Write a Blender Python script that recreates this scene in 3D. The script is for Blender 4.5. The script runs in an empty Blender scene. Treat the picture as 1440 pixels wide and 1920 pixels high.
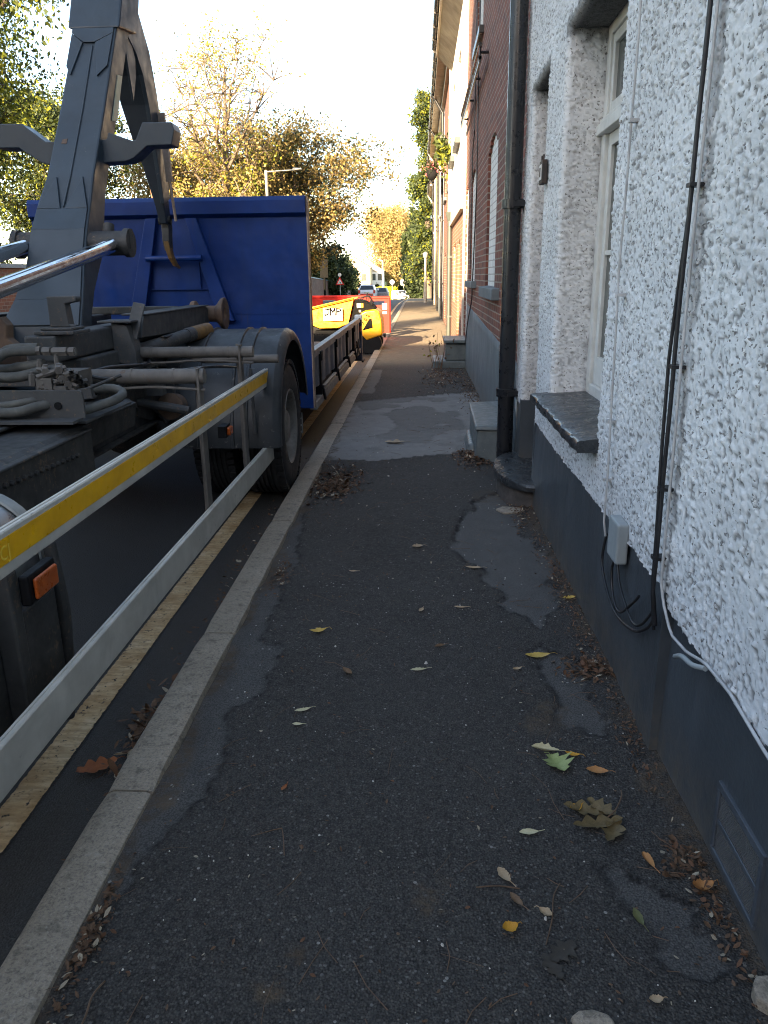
import bpy, math, random
import numpy as np
from mathutils import Matrix, Vector

sc = bpy.context.scene
col = sc.collection
R_ = math.radians

# ---------------------------------------------------------------- camera
cam_d = bpy.data.cameras.new("camera")
cam = bpy.data.objects.new("camera", cam_d)
col.objects.link(cam)
cam_d.sensor_fit = 'VERTICAL'
cam_d.sensor_height = 32.0
cam_d.sensor_width = 24.0
cam_d.lens = 1442.0 / 1920.0 * 32.0
cam_d.clip_start = 0.05
cam_d.clip_end = 3000.0
CR = ((0.99891128, -0.0015587, 0.04662437),
      (0.04501423, 0.29457844, -0.95456653),
      (-0.01224665, 0.95562603, 0.29432789))
m4 = Matrix(CR).to_4x4()
m4.translation = Vector((0, 0, 1.5))
cam.matrix_world = m4
sc.camera = cam

# ---------------------------------------------------------------- light
SUN_EL, SUN_DX, SUN_DY = 18.0, 0.82, 2.0          # light travels towards +x (right) and +y (ahead)
world = bpy.data.worlds.new("World")
sc.world = world
world.use_nodes = True
wn = world.node_tree
wn.nodes.clear()
w_out = wn.nodes.new("ShaderNodeOutputWorld")
w_bg = wn.nodes.new("ShaderNodeBackground")
w_sky = wn.nodes.new("ShaderNodeTexSky")
w_sky.sky_type = 'NISHITA'
w_sky.sun_disc = False
w_sky.sun_elevation = R_(SUN_EL)
w_sky.sun_rotation = math.atan2(-SUN_DX, -SUN_DY)
w_sky.air_density = 0.8
w_sky.dust_density = 0.7
w_sky.ozone_density = 0.4
w_bg.inputs[1].default_value = 0.077
w_tint = wn.nodes.new("ShaderNodeMix"); w_tint.data_type = 'RGBA'; w_tint.blend_type = 'MULTIPLY'
w_tint.inputs[0].default_value = 1.0; w_tint.inputs[7].default_value = (1.06, 1.0, 0.90, 1)
wn.links.new(w_sky.outputs[0], w_tint.inputs[6])
wn.links.new(w_tint.outputs[2], w_bg.inputs[0])
wn.links.new(w_bg.outputs[0], w_out.inputs[0])

sun_d = bpy.data.lights.new("sun", 'SUN')
sun_d.energy = 5.0
sun_d.angle = R_(0.5)
sun_d.color = (1.0, 0.75, 0.46)
sun = bpy.data.objects.new("sun", sun_d)
col.objects.link(sun)
h_ = math.hypot(SUN_DX, SUN_DY)
ldir = Vector((SUN_DX / h_ * math.cos(R_(SUN_EL)), SUN_DY / h_ * math.cos(R_(SUN_EL)), -math.sin(R_(SUN_EL))))
sun.rotation_euler = ldir.to_track_quat('-Z', 'Y').to_euler()
sun.location = (-8, -16, 20)

sc.view_settings.view_transform = 'Standard'
sc.view_settings.look = 'None'
sc.view_settings.gamma = 1.0
sc.view_settings.use_curve_mapping = False
sc.view_settings.exposure = 3.15
sc.cycles.filter_width = 1.05
sc.cycles.max_bounces = 6
sc.cycles.transparent_max_bounces = 8
sc.cycles.use_denoising = True

rng = np.random.default_rng(7)
random.seed(7)

# ---------------------------------------------------------------- helpers
def link(o, parent=None):
    col.objects.link(o)
    if parent is not None:
        o.parent = parent
        loc = parent.get('_base')
        if loc is not None:
            o.matrix_parent_inverse = Matrix.Translation(Vector(loc)).inverted()
    return o

def tag(o, label=None, cat=None, group=None, kind=None):
    if label: o['label'] = label
    if cat: o['category'] = cat
    if group: o['group'] = group
    if kind: o['kind'] = kind
    return o

def thing(name, label, cat, base=(0, 0, 0), group=None):
    o = bpy.data.objects.new(name, None)
    o.empty_display_size = 0.2
    col.objects.link(o)
    o.location = base
    o['_base'] = list(base)
    return tag(o, label, cat, group)

class MB:
    """collects faces and builds ONE mesh object"""
    def __init__(s):
        s.v = []; s.f = []; s.mi = []
    def add(s, vs, fs, m=0):
        k = len(s.v)
        s.v.extend([tuple(map(float, p)) for p in vs])
        s.f.extend([tuple(i + k for i in f) for f in fs])
        s.mi.extend([m] * len(fs))
        return s
    def box(s, x0, x1, y0, y1, z0, z1, m=0):
        if x0 > x1: x0, x1 = x1, x0
        if y0 > y1: y0, y1 = y1, y0
        if z0 > z1: z0, z1 = z1, z0
        vs = [(x, y, z) for z in (z0, z1) for y in (y0, y1) for x in (x0, x1)]
        return s.add(vs, [(0, 2, 3, 1), (4, 5, 7, 6), (0, 1, 5, 4), (2, 6, 7, 3), (0, 4, 6, 2), (1, 3, 7, 5)], m)
    def hexa(s, b, t, m=0):
        """two quads (4 points each, same winding) -> solid"""
        return s.add(list(b) + list(t), [(3, 2, 1, 0), (4, 5, 6, 7), (0, 1, 5, 4), (1, 2, 6, 5), (2, 3, 7, 6), (3, 0, 4, 7)], m)
    def bar(s, p0, p1, w, h, up=(0, 0, 1), m=0):
        p0 = Vector(p0); p1 = Vector(p1); d = (p1 - p0).normalized()
        up = Vector(up); a = d.cross(up)
        if a.length < 1e-4: a = d.cross(Vector((1, 0, 0)))
        a.normalize(); b = a.cross(d).normalized()
        q = [a * (sx * w / 2) + b * (sz * h / 2) for sx, sz in ((-1, -1), (1, -1), (1, 1), (-1, 1))]
        return s.hexa([p0 + c for c in q], [p1 + c for c in q], m)
    def prism(s, poly, axis, a, b, m=0):
        """poly: 2d points in the two other axes (order x,y,z), extruded along axis from a to b"""
        n = len(poly)
        def mk(p, w):
            if axis == 0: return (w, p[0], p[1])
            if axis == 1: return (p[0], w, p[1])
            return (p[0], p[1], w)
        vs = [mk(p, a) for p in poly] + [mk(p, b) for p in poly]
        fs = [tuple(range(n - 1, -1, -1)), tuple(range(n, 2 * n))]
        fs += [(i, (i + 1) % n, n + (i + 1) % n, n + i) for i in range(n)]
        return s.add(vs, fs, m)
    def loft(s, rings, cap=True, closed=True, m=0):
        n = len(rings[0]); vs = [p for r in rings for p in r]; fs = []
        for k in range(len(rings) - 1):
            for i in range(n if closed else n - 1):
                j = (i + 1) % n
                fs.append((k * n + i, k * n + j, (k + 1) * n + j, (k + 1) * n + i))
        if cap:
            fs.append(tuple(range(n - 1, -1, -1)))
            L = (len(rings) - 1) * n
            fs.append(tuple(range(L, L + n)))
        return s.add(vs, fs, m)
    def tube(s, path, r, n=10, cap=True, m=0):
        path = [Vector(p) for p in path]
        rs = r if isinstance(r, (list, tuple)) else [r] * len(path)
        rings = []; ref = None
        for i, p in enumerate(path):
            d = (path[min(i + 1, len(path) - 1)] - path[max(i - 1, 0)])
            if d.length < 1e-9: d = Vector((0, 0, 1))
            d.normalize()
            if ref is None:
                ref = Vector((0, 0, 1)) if abs(d.z) < 0.9 else Vector((1, 0, 0))
            a = d.cross(ref)
            if a.length < 1e-4: a = d.cross(Vector((0, 1, 0)))
            a.normalize(); b = a.cross(d).normalized(); ref = b
            rings.append([p + a * (rs[i] * math.cos(t)) + b * (rs[i] * math.sin(t)) for t in [2 * math.pi * k / n for k in range(n)]])
        return s.loft(rings, cap, True, m)
    def lathe(s, prof, origin, axis=(1, 0, 0), n=40, m=0, a0=0.0, a1=2 * math.pi):
        """prof: (along, radius) pairs, turned about axis through origin"""
        ax = Vector(axis).normalized(); o = Vector(origin)
        ref = Vector((0, 0, 1)) if abs(ax.z) < 0.9 else Vector((1, 0, 0))
        u = ax.cross(ref).normalized(); w = u.cross(ax).normalized()
        full = abs(a1 - a0) > 6.28
        k = n if full else n + 1
        rings = []
        for a, r in prof:
            rings.append([o + ax * a + (u * math.cos(t) + w * math.sin(t)) * r for t in [a0 + (a1 - a0) * i / n for i in range(k)]])
        return s.loft(rings, False, full, m)
    def mesh(s, name, mats, smooth=None):
        me = bpy.data.meshes.new(name)
        me.from_pydata(s.v, [], s.f)
        for mt in (mats if isinstance(mats, (list, tuple)) else [mats]): me.materials.append(mt)
        if any(s.mi): me.polygons.foreach_set('material_index', s.mi)
        import bmesh
        bm = bmesh.new(); bm.from_mesh(me)
        bmesh.ops.recalc_face_normals(bm, faces=bm.faces)
        bm.to_mesh(me); bm.free()
        if smooth is not None:
            me.polygons.foreach_set('use_smooth', [True] * len(me.polygons))
            me.set_sharp_from_angle(angle=R_(smooth))
        me.update()
        return me
    def build(s, name, mats, parent=None, smooth=None, bevel=0.0, seg=2):
        o = bpy.data.objects.new(name, s.mesh(name, mats, smooth))
        link(o, parent)
        if bevel > 0:
            b = o.modifiers.new('bevel', 'BEVEL'); b.width = bevel; b.segments = seg
            b.limit_method = 'ANGLE'; b.angle_limit = R_(35); b.harden_normals = False
        return o

def build_each(mb, name, mats, parent=None, **k):
    """every connected piece as an object of its own"""
    par = list(range(len(mb.v)))
    def find(i):
        while par[i] != i: par[i] = par[par[i]]; i = par[i]
        return i
    for f in mb.f:
        for i in f[1:]: par[find(i)] = find(f[0])
    groups = {}
    for f, mi in zip(mb.f, mb.mi): groups.setdefault(find(f[0]), []).append((f, mi))
    out = []
    for g in groups.values():
        ids = sorted({i for f, _ in g for i in f}); mp = {i: k_ for k_, i in enumerate(ids)}
        b = MB(); b.v = [mb.v[i] for i in ids]; b.f = [tuple(mp[i] for i in f) for f, _ in g]; b.mi = [m for _, m in g]
        out.append(b.build(name, mats, parent, **k))
    return out

def np_mesh(name, V, F, mats, mi=None, smooth=False, attrs=None, parent=None):
    """V (n,3), F (m,k) arrays"""
    me = bpy.data.meshes.new(name)
    V = np.asarray(V, np.float32); F = np.asarray(F, np.int32)
    me.vertices.add(len(V)); me.vertices.foreach_set('co', V.ravel())
    k = F.shape[1]
    me.loops.add(F.size); me.loops.foreach_set('vertex_index', F.ravel())
    me.polygons.add(len(F)); me.polygons.foreach_set('loop_start', np.arange(0, F.size, k, dtype=np.int32))
    for mt in (mats if isinstance(mats, (list, tuple)) else [mats]): me.materials.append(mt)
    if mi is not None: me.polygons.foreach_set('material_index', np.asarray(mi, np.int32))
    if smooth: me.polygons.foreach_set('use_smooth', np.ones(len(F), bool))
    for an, arr in (attrs or {}).items():
        a = me.attributes.new(an, 'FLOAT', 'POINT'); a.data.foreach_set('value', np.asarray(arr, np.float32))
    me.update(); me.validate()
    o = bpy.data.objects.new(name, me)
    return link(o, parent)

def _hash(ix, iy, iz, seed):
    h = (ix.astype(np.int64) * 374761393 + iy.astype(np.int64) * 668265263 + iz.astype(np.int64) * 2147483647 + seed * 974634777) & 0xFFFFFFFF
    h = ((h ^ (h >> 13)) * 1274126177) & 0xFFFFFFFF
    h = ((h ^ (h >> 16)) * 2246822519) & 0xFFFFFFFF
    return ((h ^ (h >> 15)) & 0xFFFF) / 65535.0

def vnoise(x, y, z, s, seed=0):
    """smooth value noise 0..1, cell size s"""
    x = np.asarray(x, float) / s; y = np.asarray(y, float) / s; z = np.asarray(z, float) / s
    ix, iy, iz = np.floor(x), np.floor(y), np.floor(z)
    fx, fy, fz = x - ix, y - iy, z - iz
    fx = fx * fx * (3 - 2 * fx); fy = fy * fy * (3 - 2 * fy); fz = fz * fz * (3 - 2 * fz)
    r = 0
    for dx in (0, 1):
        for dy in (0, 1):
            for dz in (0, 1):
                w = (fx if dx else 1 - fx) * (fy if dy else 1 - fy) * (fz if dz else 1 - fz)
                r = r + w * _hash(ix + dx, iy + dy, iz + dz, seed)
    return r

def beads(x, y, z, s, seed):
    """rounded stones of a thrown render: distance to the nearest jittered cell point, and a size per stone"""
    x = np.asarray(x) / s; y = np.asarray(y) / s; z = np.asarray(z) / s
    ix, iy, iz = np.floor(x), np.floor(y), np.floor(z)
    best = np.full(x.shape, 9.0); amp = np.zeros(x.shape)
    for dx in (-1, 0, 1):
        for dy in (-1, 0, 1):
            for dz in (-1, 0, 1):
                cx_, cy_, cz_ = ix + dx, iy + dy, iz + dz
                px = cx_ + .15 + .7 * _hash(cx_, cy_, cz_, seed); py = cy_ + .15 + .7 * _hash(cx_, cy_, cz_, seed + 1); pz_ = cz_ + .15 + .7 * _hash(cx_, cy_, cz_, seed + 2)
                d = np.sqrt((x - px) ** 2 + (y - py) ** 2 + (z - pz_) ** 2)
                m = d < best
                best = np.where(m, d, best); amp = np.where(m, _hash(cx_, cy_, cz_, seed + 3), amp)
    return best, amp

def inpoly(px, py, poly):
    c = np.zeros(px.shape, bool); n = len(poly)
    for i in range(n):
        x0, y0 = poly[i]; x1, y1 = poly[(i + 1) % n]
        if y0 == y1: continue
        cond = ((y0 > py) != (y1 > py)) & (px < (x1 - x0) * (py - y0) / (y1 - y0) + x0)
        c ^= cond
    return c

def smooth01(a, lo, hi):
    t = np.clip((a - lo) / (hi - lo), 0, 1)
    return t * t * (3 - 2 * t)

# ---------------------------------------------------------------- materials
def new_mat(name):
    m = bpy.data.materials.new(name); m.use_nodes = True
    nt = m.node_tree
    b = nt.nodes["Principled BSDF"]
    return m, nt, b

def N(nt, t, **kw):
    n = nt.nodes.new(t)
    for k, v in kw.items(): setattr(n, k, v)
    return n

def coords(nt): return N(nt, "ShaderNodeTexCoord").outputs['Object']

def noise(nt, vec, scale, detail=4, rough=0.6, dist=0.0):
    n = N(nt, "ShaderNodeTexNoise")
    n.inputs['Scale'].default_value = scale; n.inputs['Detail'].default_value = detail
    n.inputs['Roughness'].default_value = rough; n.inputs['Distortion'].default_value = dist
    nt.links.new(vec, n.inputs['Vector'])
    return n.outputs['Fac']

def ramp(nt, fac, stops):
    r = N(nt, "ShaderNodeValToRGB"); e = r.color_ramp.elements
    while len(e) < len(stops): e.new(0.5)
    for k, (p, c) in enumerate(stops):
        e[k].position = p; e[k].color = (*c, 1) if len(c) == 3 else c
    nt.links.new(fac, r.inputs[0])
    return r.outputs[0]

def mixc(nt, fac, a, b, mode='MIX'):
    n = N(nt, "ShaderNodeMix", data_type='RGBA', blend_type=mode)
    for sock, v in ((n.inputs[0], fac), (n.inputs[6], a), (n.inputs[7], b)):
        if hasattr(v, 'is_linked') or hasattr(v, 'links'): nt.links.new(v, sock)
        elif isinstance(v, (int, float)): sock.default_value = v
        else: sock.default_value = (*v, 1)
    return n.outputs[2]

def math_(nt, op, a, b=None, c=None):
    n = N(nt, "ShaderNodeMath", operation=op)
    for i, v in enumerate((a, b, c)):
        if v is None: continue
        if hasattr(v, 'links'): nt.links.new(v, n.inputs[i])
        else: n.inputs[i].default_value = v
    return n.outputs[0]

def rngmap(nt, v, a, b, c=0.0, d=1.0):
    n = N(nt, "ShaderNodeMapRange"); nt.links.new(v, n.inputs[0])
    for i, q in enumerate((a, b, c, d)): n.inputs[i + 1].default_value = q
    return n.outputs[0]

def attr(nt, name): return N(nt, "ShaderNodeAttribute", attribute_name=name).outputs['Fac']

def bump(nt, b, h, strength=0.3, dist=0.01, prev=None):
    n = N(nt, "ShaderNodeBump"); n.inputs['Strength'].default_value = strength; n.inputs['Distance'].default_value = dist
    nt.links.new(h, n.inputs['Height'])
    if prev is not None: nt.links.new(prev, n.inputs['Normal'])
    nt.links.new(n.outputs[0], b.inputs['Normal'])
    return n.outputs[0]

def paint(name, c, c2=None, rough=0.5, metal=0.0, scale=6.0, wear=None, wear_amt=0.62, spec=0.5, bstr=0.08, bscale=40.0, bdist=0.004, lo=0.35, hi=0.7):
    """two tones in large patches, optional wear specks, small bumps"""
    m, nt, b = new_mat(name); v = coords(nt)
    c2 = c2 or tuple(x * 0.72 for x in c)
    f = noise(nt, v, scale, 6, 0.62, 0.4)
    colr = ramp(nt, f, [(lo, c2), (hi, c)])
    if wear is not None:
        w = noise(nt, v, scale * 7, 5, 0.7)
        w2 = noise(nt, v, scale * 0.9, 3, 0.5)
        k = rngmap(nt, math_(nt, 'ADD', math_(nt, 'MULTIPLY', w, 0.7), math_(nt, 'MULTIPLY', w2, 0.3)), wear_amt - 0.05, wear_amt + 0.03)
        colr = mixc(nt, k, colr, wear)
    nt.links.new(colr, b.inputs['Base Color'])
    nt.links.new(rngmap(nt, noise(nt, v, scale * 3, 4, 0.6), 0.3, 0.7, max(0.03, rough - 0.12), min(1.0, rough + 0.15)), b.inputs['Roughness'])
    b.inputs['Metallic'].default_value = metal
    b.inputs['Specular IOR Level'].default_value = spec
    if bstr > 0: bump(nt, b, noise(nt, v, bscale, 4, 0.6), bstr, bdist)
    return m

def leaf_mat(name, stops, rough=0.6, trans=0.35, scale=1.6, spec=0.3):
    m, nt, b = new_mat(name); v = coords(nt)
    f = noise(nt, v, scale, 3, 0.6)
    f2 = noise(nt, v, scale * 9, 2, 0.6)
    fac = math_(nt, 'ADD', math_(nt, 'MULTIPLY', f, 0.6), math_(nt, 'MULTIPLY', f2, 0.4))
    c = ramp(nt, fac, stops)
    nt.links.new(c, b.inputs['Base Color']); b.inputs['Roughness'].default_value = rough
    b.inputs['Specular IOR Level'].default_value = spec
    if trans > 0:
        t = N(nt, "ShaderNodeBsdfTranslucent"); nt.links.new(c, t.inputs[0])
        mx = N(nt, "ShaderNodeMixShader"); mx.inputs[0].default_value = trans
        nt.links.new(b.outputs[0], mx.inputs[1]); nt.links.new(t.outputs[0], mx.inputs[2])
        nt.links.new(mx.outputs[0], nt.nodes["Material Output"].inputs[0])
    return m

def brick_mat(name, c1, c2, mortar, soot=(0.05, 0.03, 0.028), bw=0.225, bh=0.075, white=False, sootamt=0.5):
    m, nt, b = new_mat(name); v = coords(nt)
    s = N(nt, "ShaderNodeSeparateXYZ"); nt.links.new(v, s.inputs[0])
    cmb = N(nt, "ShaderNodeCombineXYZ")
    nt.links.new(math_(nt, 'ADD', s.outputs[0], s.outputs[1]), cmb.inputs[0]); nt.links.new(s.outputs[2], cmb.inputs[1])
    wob = N(nt, "ShaderNodeVectorMath", operation='ADD')
    nz = N(nt, "ShaderNodeTexNoise"); nz.inputs['Scale'].default_value = 7.0; nz.inputs['Detail'].default_value = 3; nt.links.new(v, nz.inputs['Vector'])
    sc_ = N(nt, "ShaderNodeVectorMath", operation='SCALE'); sc_.inputs['Scale'].default_value = 0.012
    nt.links.new(nz.outputs['Color'], sc_.inputs[0])
    nt.links.new(cmb.outputs[0], wob.inputs[0]); nt.links.new(sc_.outputs[0], wob.inputs[1])
    br = N(nt, "ShaderNodeTexBrick"); br.offset = 0.5
    br.inputs['Scale'].default_value = 1.0; br.inputs['Brick Width'].default_value = bw; br.inputs['Row Height'].default_value = bh
    br.inputs['Mortar Size'].default_value = 0.008; br.inputs['Mortar Smooth'].default_value = 0.25; br.inputs['Bias'].default_value = -0.1
    br.inputs['Color1'].default_value = (*c1, 1); br.inputs['Color2'].default_value = (*c2, 1); br.inputs['Mortar'].default_value = (*mortar, 1)
    nt.links.new(wob.outputs[0], br.inputs['Vector'])
    f = noise(nt, v, 2.2, 6, 0.65, 0.3)
    c = mixc(nt, rngmap(nt, f, 0.45, 0.75, 0.0, sootamt), br.outputs['Color'], soot)
    g = noise(nt, v, 60, 4, 0.7)
    c = mixc(nt, 0.35, c, mixc(nt, g, (0.3, 0.3, 0.3), (1.0, 1.0, 1.0)), 'MULTIPLY')
    nt.links.new(c, b.inputs['Base Color']); b.inputs['Roughness'].default_value = 0.88
    h = math_(nt, 'ADD', math_(nt, 'MULTIPLY', br.outputs['Fac'], -0.7), math_(nt, 'MULTIPLY', g, 0.35))
    bump(nt, b, h, 0.7, 0.012)
    return m

M = {}
# hook-lift truck
M['mast'] = paint('mast_paint', (0.036, 0.052, 0.068), (0.026, 0.038, 0.051), 0.45, scale=3.0, wear=(0.15, 0.14, 0.13), wear_amt=0.69, bstr=0.05)
M['frame'] = paint('frame_paint', (0.085, 0.086, 0.086), (0.042, 0.044, 0.047), 0.62, scale=5.0, wear=(0.17, 0.115, 0.075), wear_amt=0.62, bstr=0.15)
M['chassis'] = paint('chassis_paint', (0.056, 0.055, 0.053), (0.024, 0.024, 0.025), 0.65, scale=6.0, wear=(0.13, 0.09, 0.06), wear_amt=0.61, bstr=0.2)
M['dirty_tube'] = paint('dirty_tube', (0.165, 0.15, 0.135), (0.07, 0.065, 0.06), 0.7, scale=5.0, wear=(0.12, 0.07, 0.04), wear_amt=0.66, bstr=0.15)
M['chrome'] = paint('chrome_rod', (0.8, 0.8, 0.8), (0.7, 0.7, 0.7), 0.12, metal=1.0, bstr=0.0)
M['tank'] = paint('tank_alloy', (0.42, 0.43, 0.44), (0.26, 0.26, 0.26), 0.36, metal=0.85, scale=4, wear=(0.16, 0.11, 0.07), wear_amt=0.66)
M['alu'] = paint('alloy_rail', (0.62, 0.60, 0.545), (0.45, 0.435, 0.39), 0.5, metal=0.1, scale=5.0, wear=(0.2, 0.19, 0.17), wear_amt=0.67, bstr=0.05)
M['tape'] = paint('yellow_tape', (0.95, 0.52, 0.004), (0.75, 0.38, 0.004), 0.35, scale=7.0, wear=(0.22, 0.14, 0.03), wear_amt=0.68, bstr=0.03)
M['tapemark'] = paint('tape_mark', (0.95, 0.70, 0.10), (0.9, 0.62, 0.06), 0.4)
M['rubber'] = paint('tyre_rubber', (0.032, 0.032, 0.034), (0.018, 0.018, 0.02), 0.82, scale=8.0, wear=(0.07, 0.06, 0.05), wear_amt=0.66, bstr=0.25)
M['hose'] = paint('hose_rubber', (0.13, 0.128, 0.115), (0.06, 0.06, 0.056), 0.7, scale=9.0, wear=(0.14, 0.1, 0.07), wear_amt=0.68)
M['guard'] = paint('mudguard_plastic', (0.055, 0.06, 0.066), (0.022, 0.025, 0.028), 0.5, scale=4.0, wear=(0.18, 0.17, 0.155), wear_amt=0.64, bstr=0.12)
M['rim'] = paint('rim_paint', (0.30, 0.28, 0.26), (0.15, 0.135, 0.12), 0.6, scale=7, wear=(0.12, 0.07, 0.045), wear_amt=0.64)
M['amber'] = paint('amber_lens', (0.50, 0.10, 0.012), (0.36, 0.07, 0.012), 0.3, scale=20, wear=(0.2, 0.07, 0.03), wear_amt=0.68)
M['rust'] = paint('rusty_steel', (0.18, 0.11, 0.07), (0.09, 0.06, 0.045), 0.75, scale=9, bstr=0.3)
M['mast_dark'] = paint('mast_shaded_paint', (0.026, 0.036, 0.050), (0.018, 0.026, 0.037), 0.5, scale=3.0, bstr=0.05)  # mast paint darkened to carry the shade on the goose-neck's inner face
M['ochre'] = paint('ochre_paint', (0.28, 0.155, 0.04), (0.14, 0.08, 0.035), 0.6, scale=9, wear=(0.1, 0.07, 0.05), wear_amt=0.62)
M['sticker'] = paint('sticker', (0.6, 0.58, 0.4), (0.45, 0.43, 0.3), 0.5)
# flatbed, dumper, barrier, cars
def blue_mat():
    m, nt, b = new_mat('blue_steel'); v = coords(nt)
    f = noise(nt, v, 3.0, 6, 0.62, 0.4)
    c = ramp(nt, f, [(0.3, (0.003, 0.024, 0.125)), (0.7, (0.005, 0.038, 0.20))])
    mp = N(nt, "ShaderNodeMapping"); mp.inputs['Scale'].default_value = (14, 14, 0.9); nt.links.new(v, mp.inputs[0])
    st = noise(nt, mp.outputs[0], 1.0, 5, 0.65)
    c = mixc(nt, rngmap(nt, st, 0.5, 0.75, 0.0, 0.55), c, (0.010, 0.036, 0.13))
    w = noise(nt, v, 26, 5, 0.75)
    c = mixc(nt, rngmap(nt, w, 0.68, 0.75, 0.0, 0.7), c, (0.07, 0.06, 0.06))
    nt.links.new(c, b.inputs['Base Color'])
    nt.links.new(rngmap(nt, st, 0.3, 0.7, 0.32, 0.55), b.inputs['Roughness'])
    ms = N(nt, "ShaderNodeMapping"); ms.inputs['Scale'].default_value = (1.2, 20, 46); ms.inputs['Rotation'].default_value = (0, .22, 0); nt.links.new(v, ms.inputs[0])
    sc1 = rngmap(nt, noise(nt, ms.outputs[0], 1.0, 4, 0.7), 0.70, 0.74); patch = rngmap(nt, noise(nt, v, 1.7, 3, 0.6), 0.5, 0.6)
    c = mixc(nt, math_(nt, 'MULTIPLY', math_(nt, 'MULTIPLY', sc1, patch), 0.7), c, (0.11, 0.12, 0.17))
    rs_ = N(nt, "ShaderNodeSeparateXYZ"); nt.links.new(v, rs_.inputs[0])
    runs = N(nt, "ShaderNodeMapping"); runs.inputs['Scale'].default_value = (34, 34, 1.6); nt.links.new(v, runs.inputs[0])
    rr2 = math_(nt, 'MULTIPLY', rngmap(nt, noise(nt, runs.outputs[0], 1.0, 4, 0.7), 0.60, 0.74), rngmap(nt, noise(nt, v, 2.6, 3, 0.6), 0.48, 0.62))
    c = mixc(nt, math_(nt, 'MULTIPLY', rr2, 0.6), c, (0.055, 0.04, 0.04))
    nt.links.new(c, b.inputs['Base Color'])
    b.inputs['Specular IOR Level'].default_value = 0.3
    bump(nt, b, noise(nt, v, 2.2, 3, 0.5), 0.5, 0.045)
    return m
M['blue'] = blue_mat()
M['edge'] = paint('worn_edge', (0.40, 0.31, 0.25), (0.22, 0.16, 0.12), 0.6, scale=14)
M['bedside'] = paint('bed_side', (0.26, 0.24, 0.235), (0.12, 0.12, 0.14), 0.5, scale=5, wear=(0.15, 0.12, 0.10), wear_amt=0.66)
M['bedrail'] = paint('bed_rail', (0.34, 0.32, 0.30), (0.20, 0.185, 0.17), 0.5, metal=0.1, scale=6, wear=(0.14, 0.09, 0.06), wear_amt=0.64)
M['bedblue'] = paint('bed_blue', (0.030, 0.045, 0.085), (0.02, 0.03, 0.055), 0.5, scale=5, wear=(0.13, 0.11, 0.10), wear_amt=0.66)
M['timber'] = paint('deck_timber', (0.16, 0.12, 0.09), (0.08, 0.06, 0.05), 0.85, scale=10)
M['yellow'] = paint('dumper_yellow', (0.66, 0.32, 0.004), (0.54, 0.25, 0.004), 0.35, scale=5, wear=(0.3, 0.18, 0.05), wear_amt=0.72, bstr=0.03)
M['black'] = paint('black_plastic', (0.011, 0.0115, 0.013), (0.007, 0.007, 0.008), 0.55, scale=8, wear=(0.04, 0.037, 0.034), wear_amt=0.72, spec=0.15)
M['ink'] = paint('print_black', (0.004, 0.004, 0.004), (0.003, 0.003, 0.003), 0.8, spec=0.1, bstr=0.0)
M['signwhite'] = paint('sign_white', (0.50, 0.50, 0.49), (0.44, 0.44, 0.43), 0.6, spec=0.1, bstr=0.0)
M['white'] = paint('white_paint', (0.78, 0.78, 0.76), (0.68, 0.68, 0.66), 0.4, scale=5, bstr=0.03)
M['greyprint'] = paint('grey_print', (0.4, 0.42, 0.44), rough=0.6)
M['red'] = paint('red_plastic', (0.50, 0.022, 0.014), (0.40, 0.018, 0.012), 0.6, scale=5, wear=(0.4, 0.12, 0.09), wear_amt=0.72, bstr=0.05, spec=0.2)
M['reflector'] = paint('reflector_grey', (0.5, 0.5, 0.5), (0.4, 0.4, 0.4), 0.3)
M['carwhite'] = paint('car_white', (0.7, 0.7, 0.72), (0.64, 0.64, 0.66), 0.25, scale=2, bstr=0.0)
M['carglass'] = paint('car_glass', (0.03, 0.035, 0.04), (0.02, 0.024, 0.03), 0.08, bstr=0.0)
M['carred'] = paint('red_lens', (0.55, 0.05, 0.03), (0.45, 0.04, 0.02), 0.3)
# houses
def roughcast_mat():
    m, nt, b = new_mat('roughcast_white'); v = coords(nt)
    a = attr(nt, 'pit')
    mp = N(nt, "ShaderNodeMapping"); mp.inputs['Scale'].default_value = (1, .6, 1); nt.links.new(v, mp.inputs[0])
    pn = noise(nt, mp.outputs[0], 78, 2, 0.55); dn = noise(nt, v, 3.2, 3, 0.6)
    pk = rngmap(nt, math_(nt, 'ADD', pn, math_(nt, 'MULTIPLY', math_(nt, 'SUBTRACT', dn, 0.5), 0.22)), 0.62, 0.675)
    g = noise(nt, v, 2.4, 5, 0.6, 0.3)
    base = ramp(nt, g, [(0.3, (0.57, 0.58, 0.585)), (0.65, (0.70, 0.71, 0.715))])
    mos = attr(nt, 'moss_dark')
    fine = noise(nt, v, 150, 3, 0.6)
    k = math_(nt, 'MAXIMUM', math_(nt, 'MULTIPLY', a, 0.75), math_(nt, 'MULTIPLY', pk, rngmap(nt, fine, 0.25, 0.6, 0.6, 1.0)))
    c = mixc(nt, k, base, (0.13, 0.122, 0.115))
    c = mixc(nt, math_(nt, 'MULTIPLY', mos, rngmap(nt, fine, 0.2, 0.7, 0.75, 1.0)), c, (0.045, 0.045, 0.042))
    nt.links.new(c, b.inputs['Base Color']); b.inputs['Roughness'].default_value = 0.72
    b.inputs['Specular IOR Level'].default_value = 0.35
    h = math_(nt, 'SUBTRACT', math_(nt, 'ADD', noise(nt, mp.outputs[0], 85, 4, 0.65), math_(nt, 'MULTIPLY', noise(nt, v, 240, 2, 0.5), 0.35)), math_(nt, 'MULTIPLY', pk, 0.5))
    bump(nt, b, h, 0.55, 0.0045)
    return m
M['roughcast'] = roughcast_mat()
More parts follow.
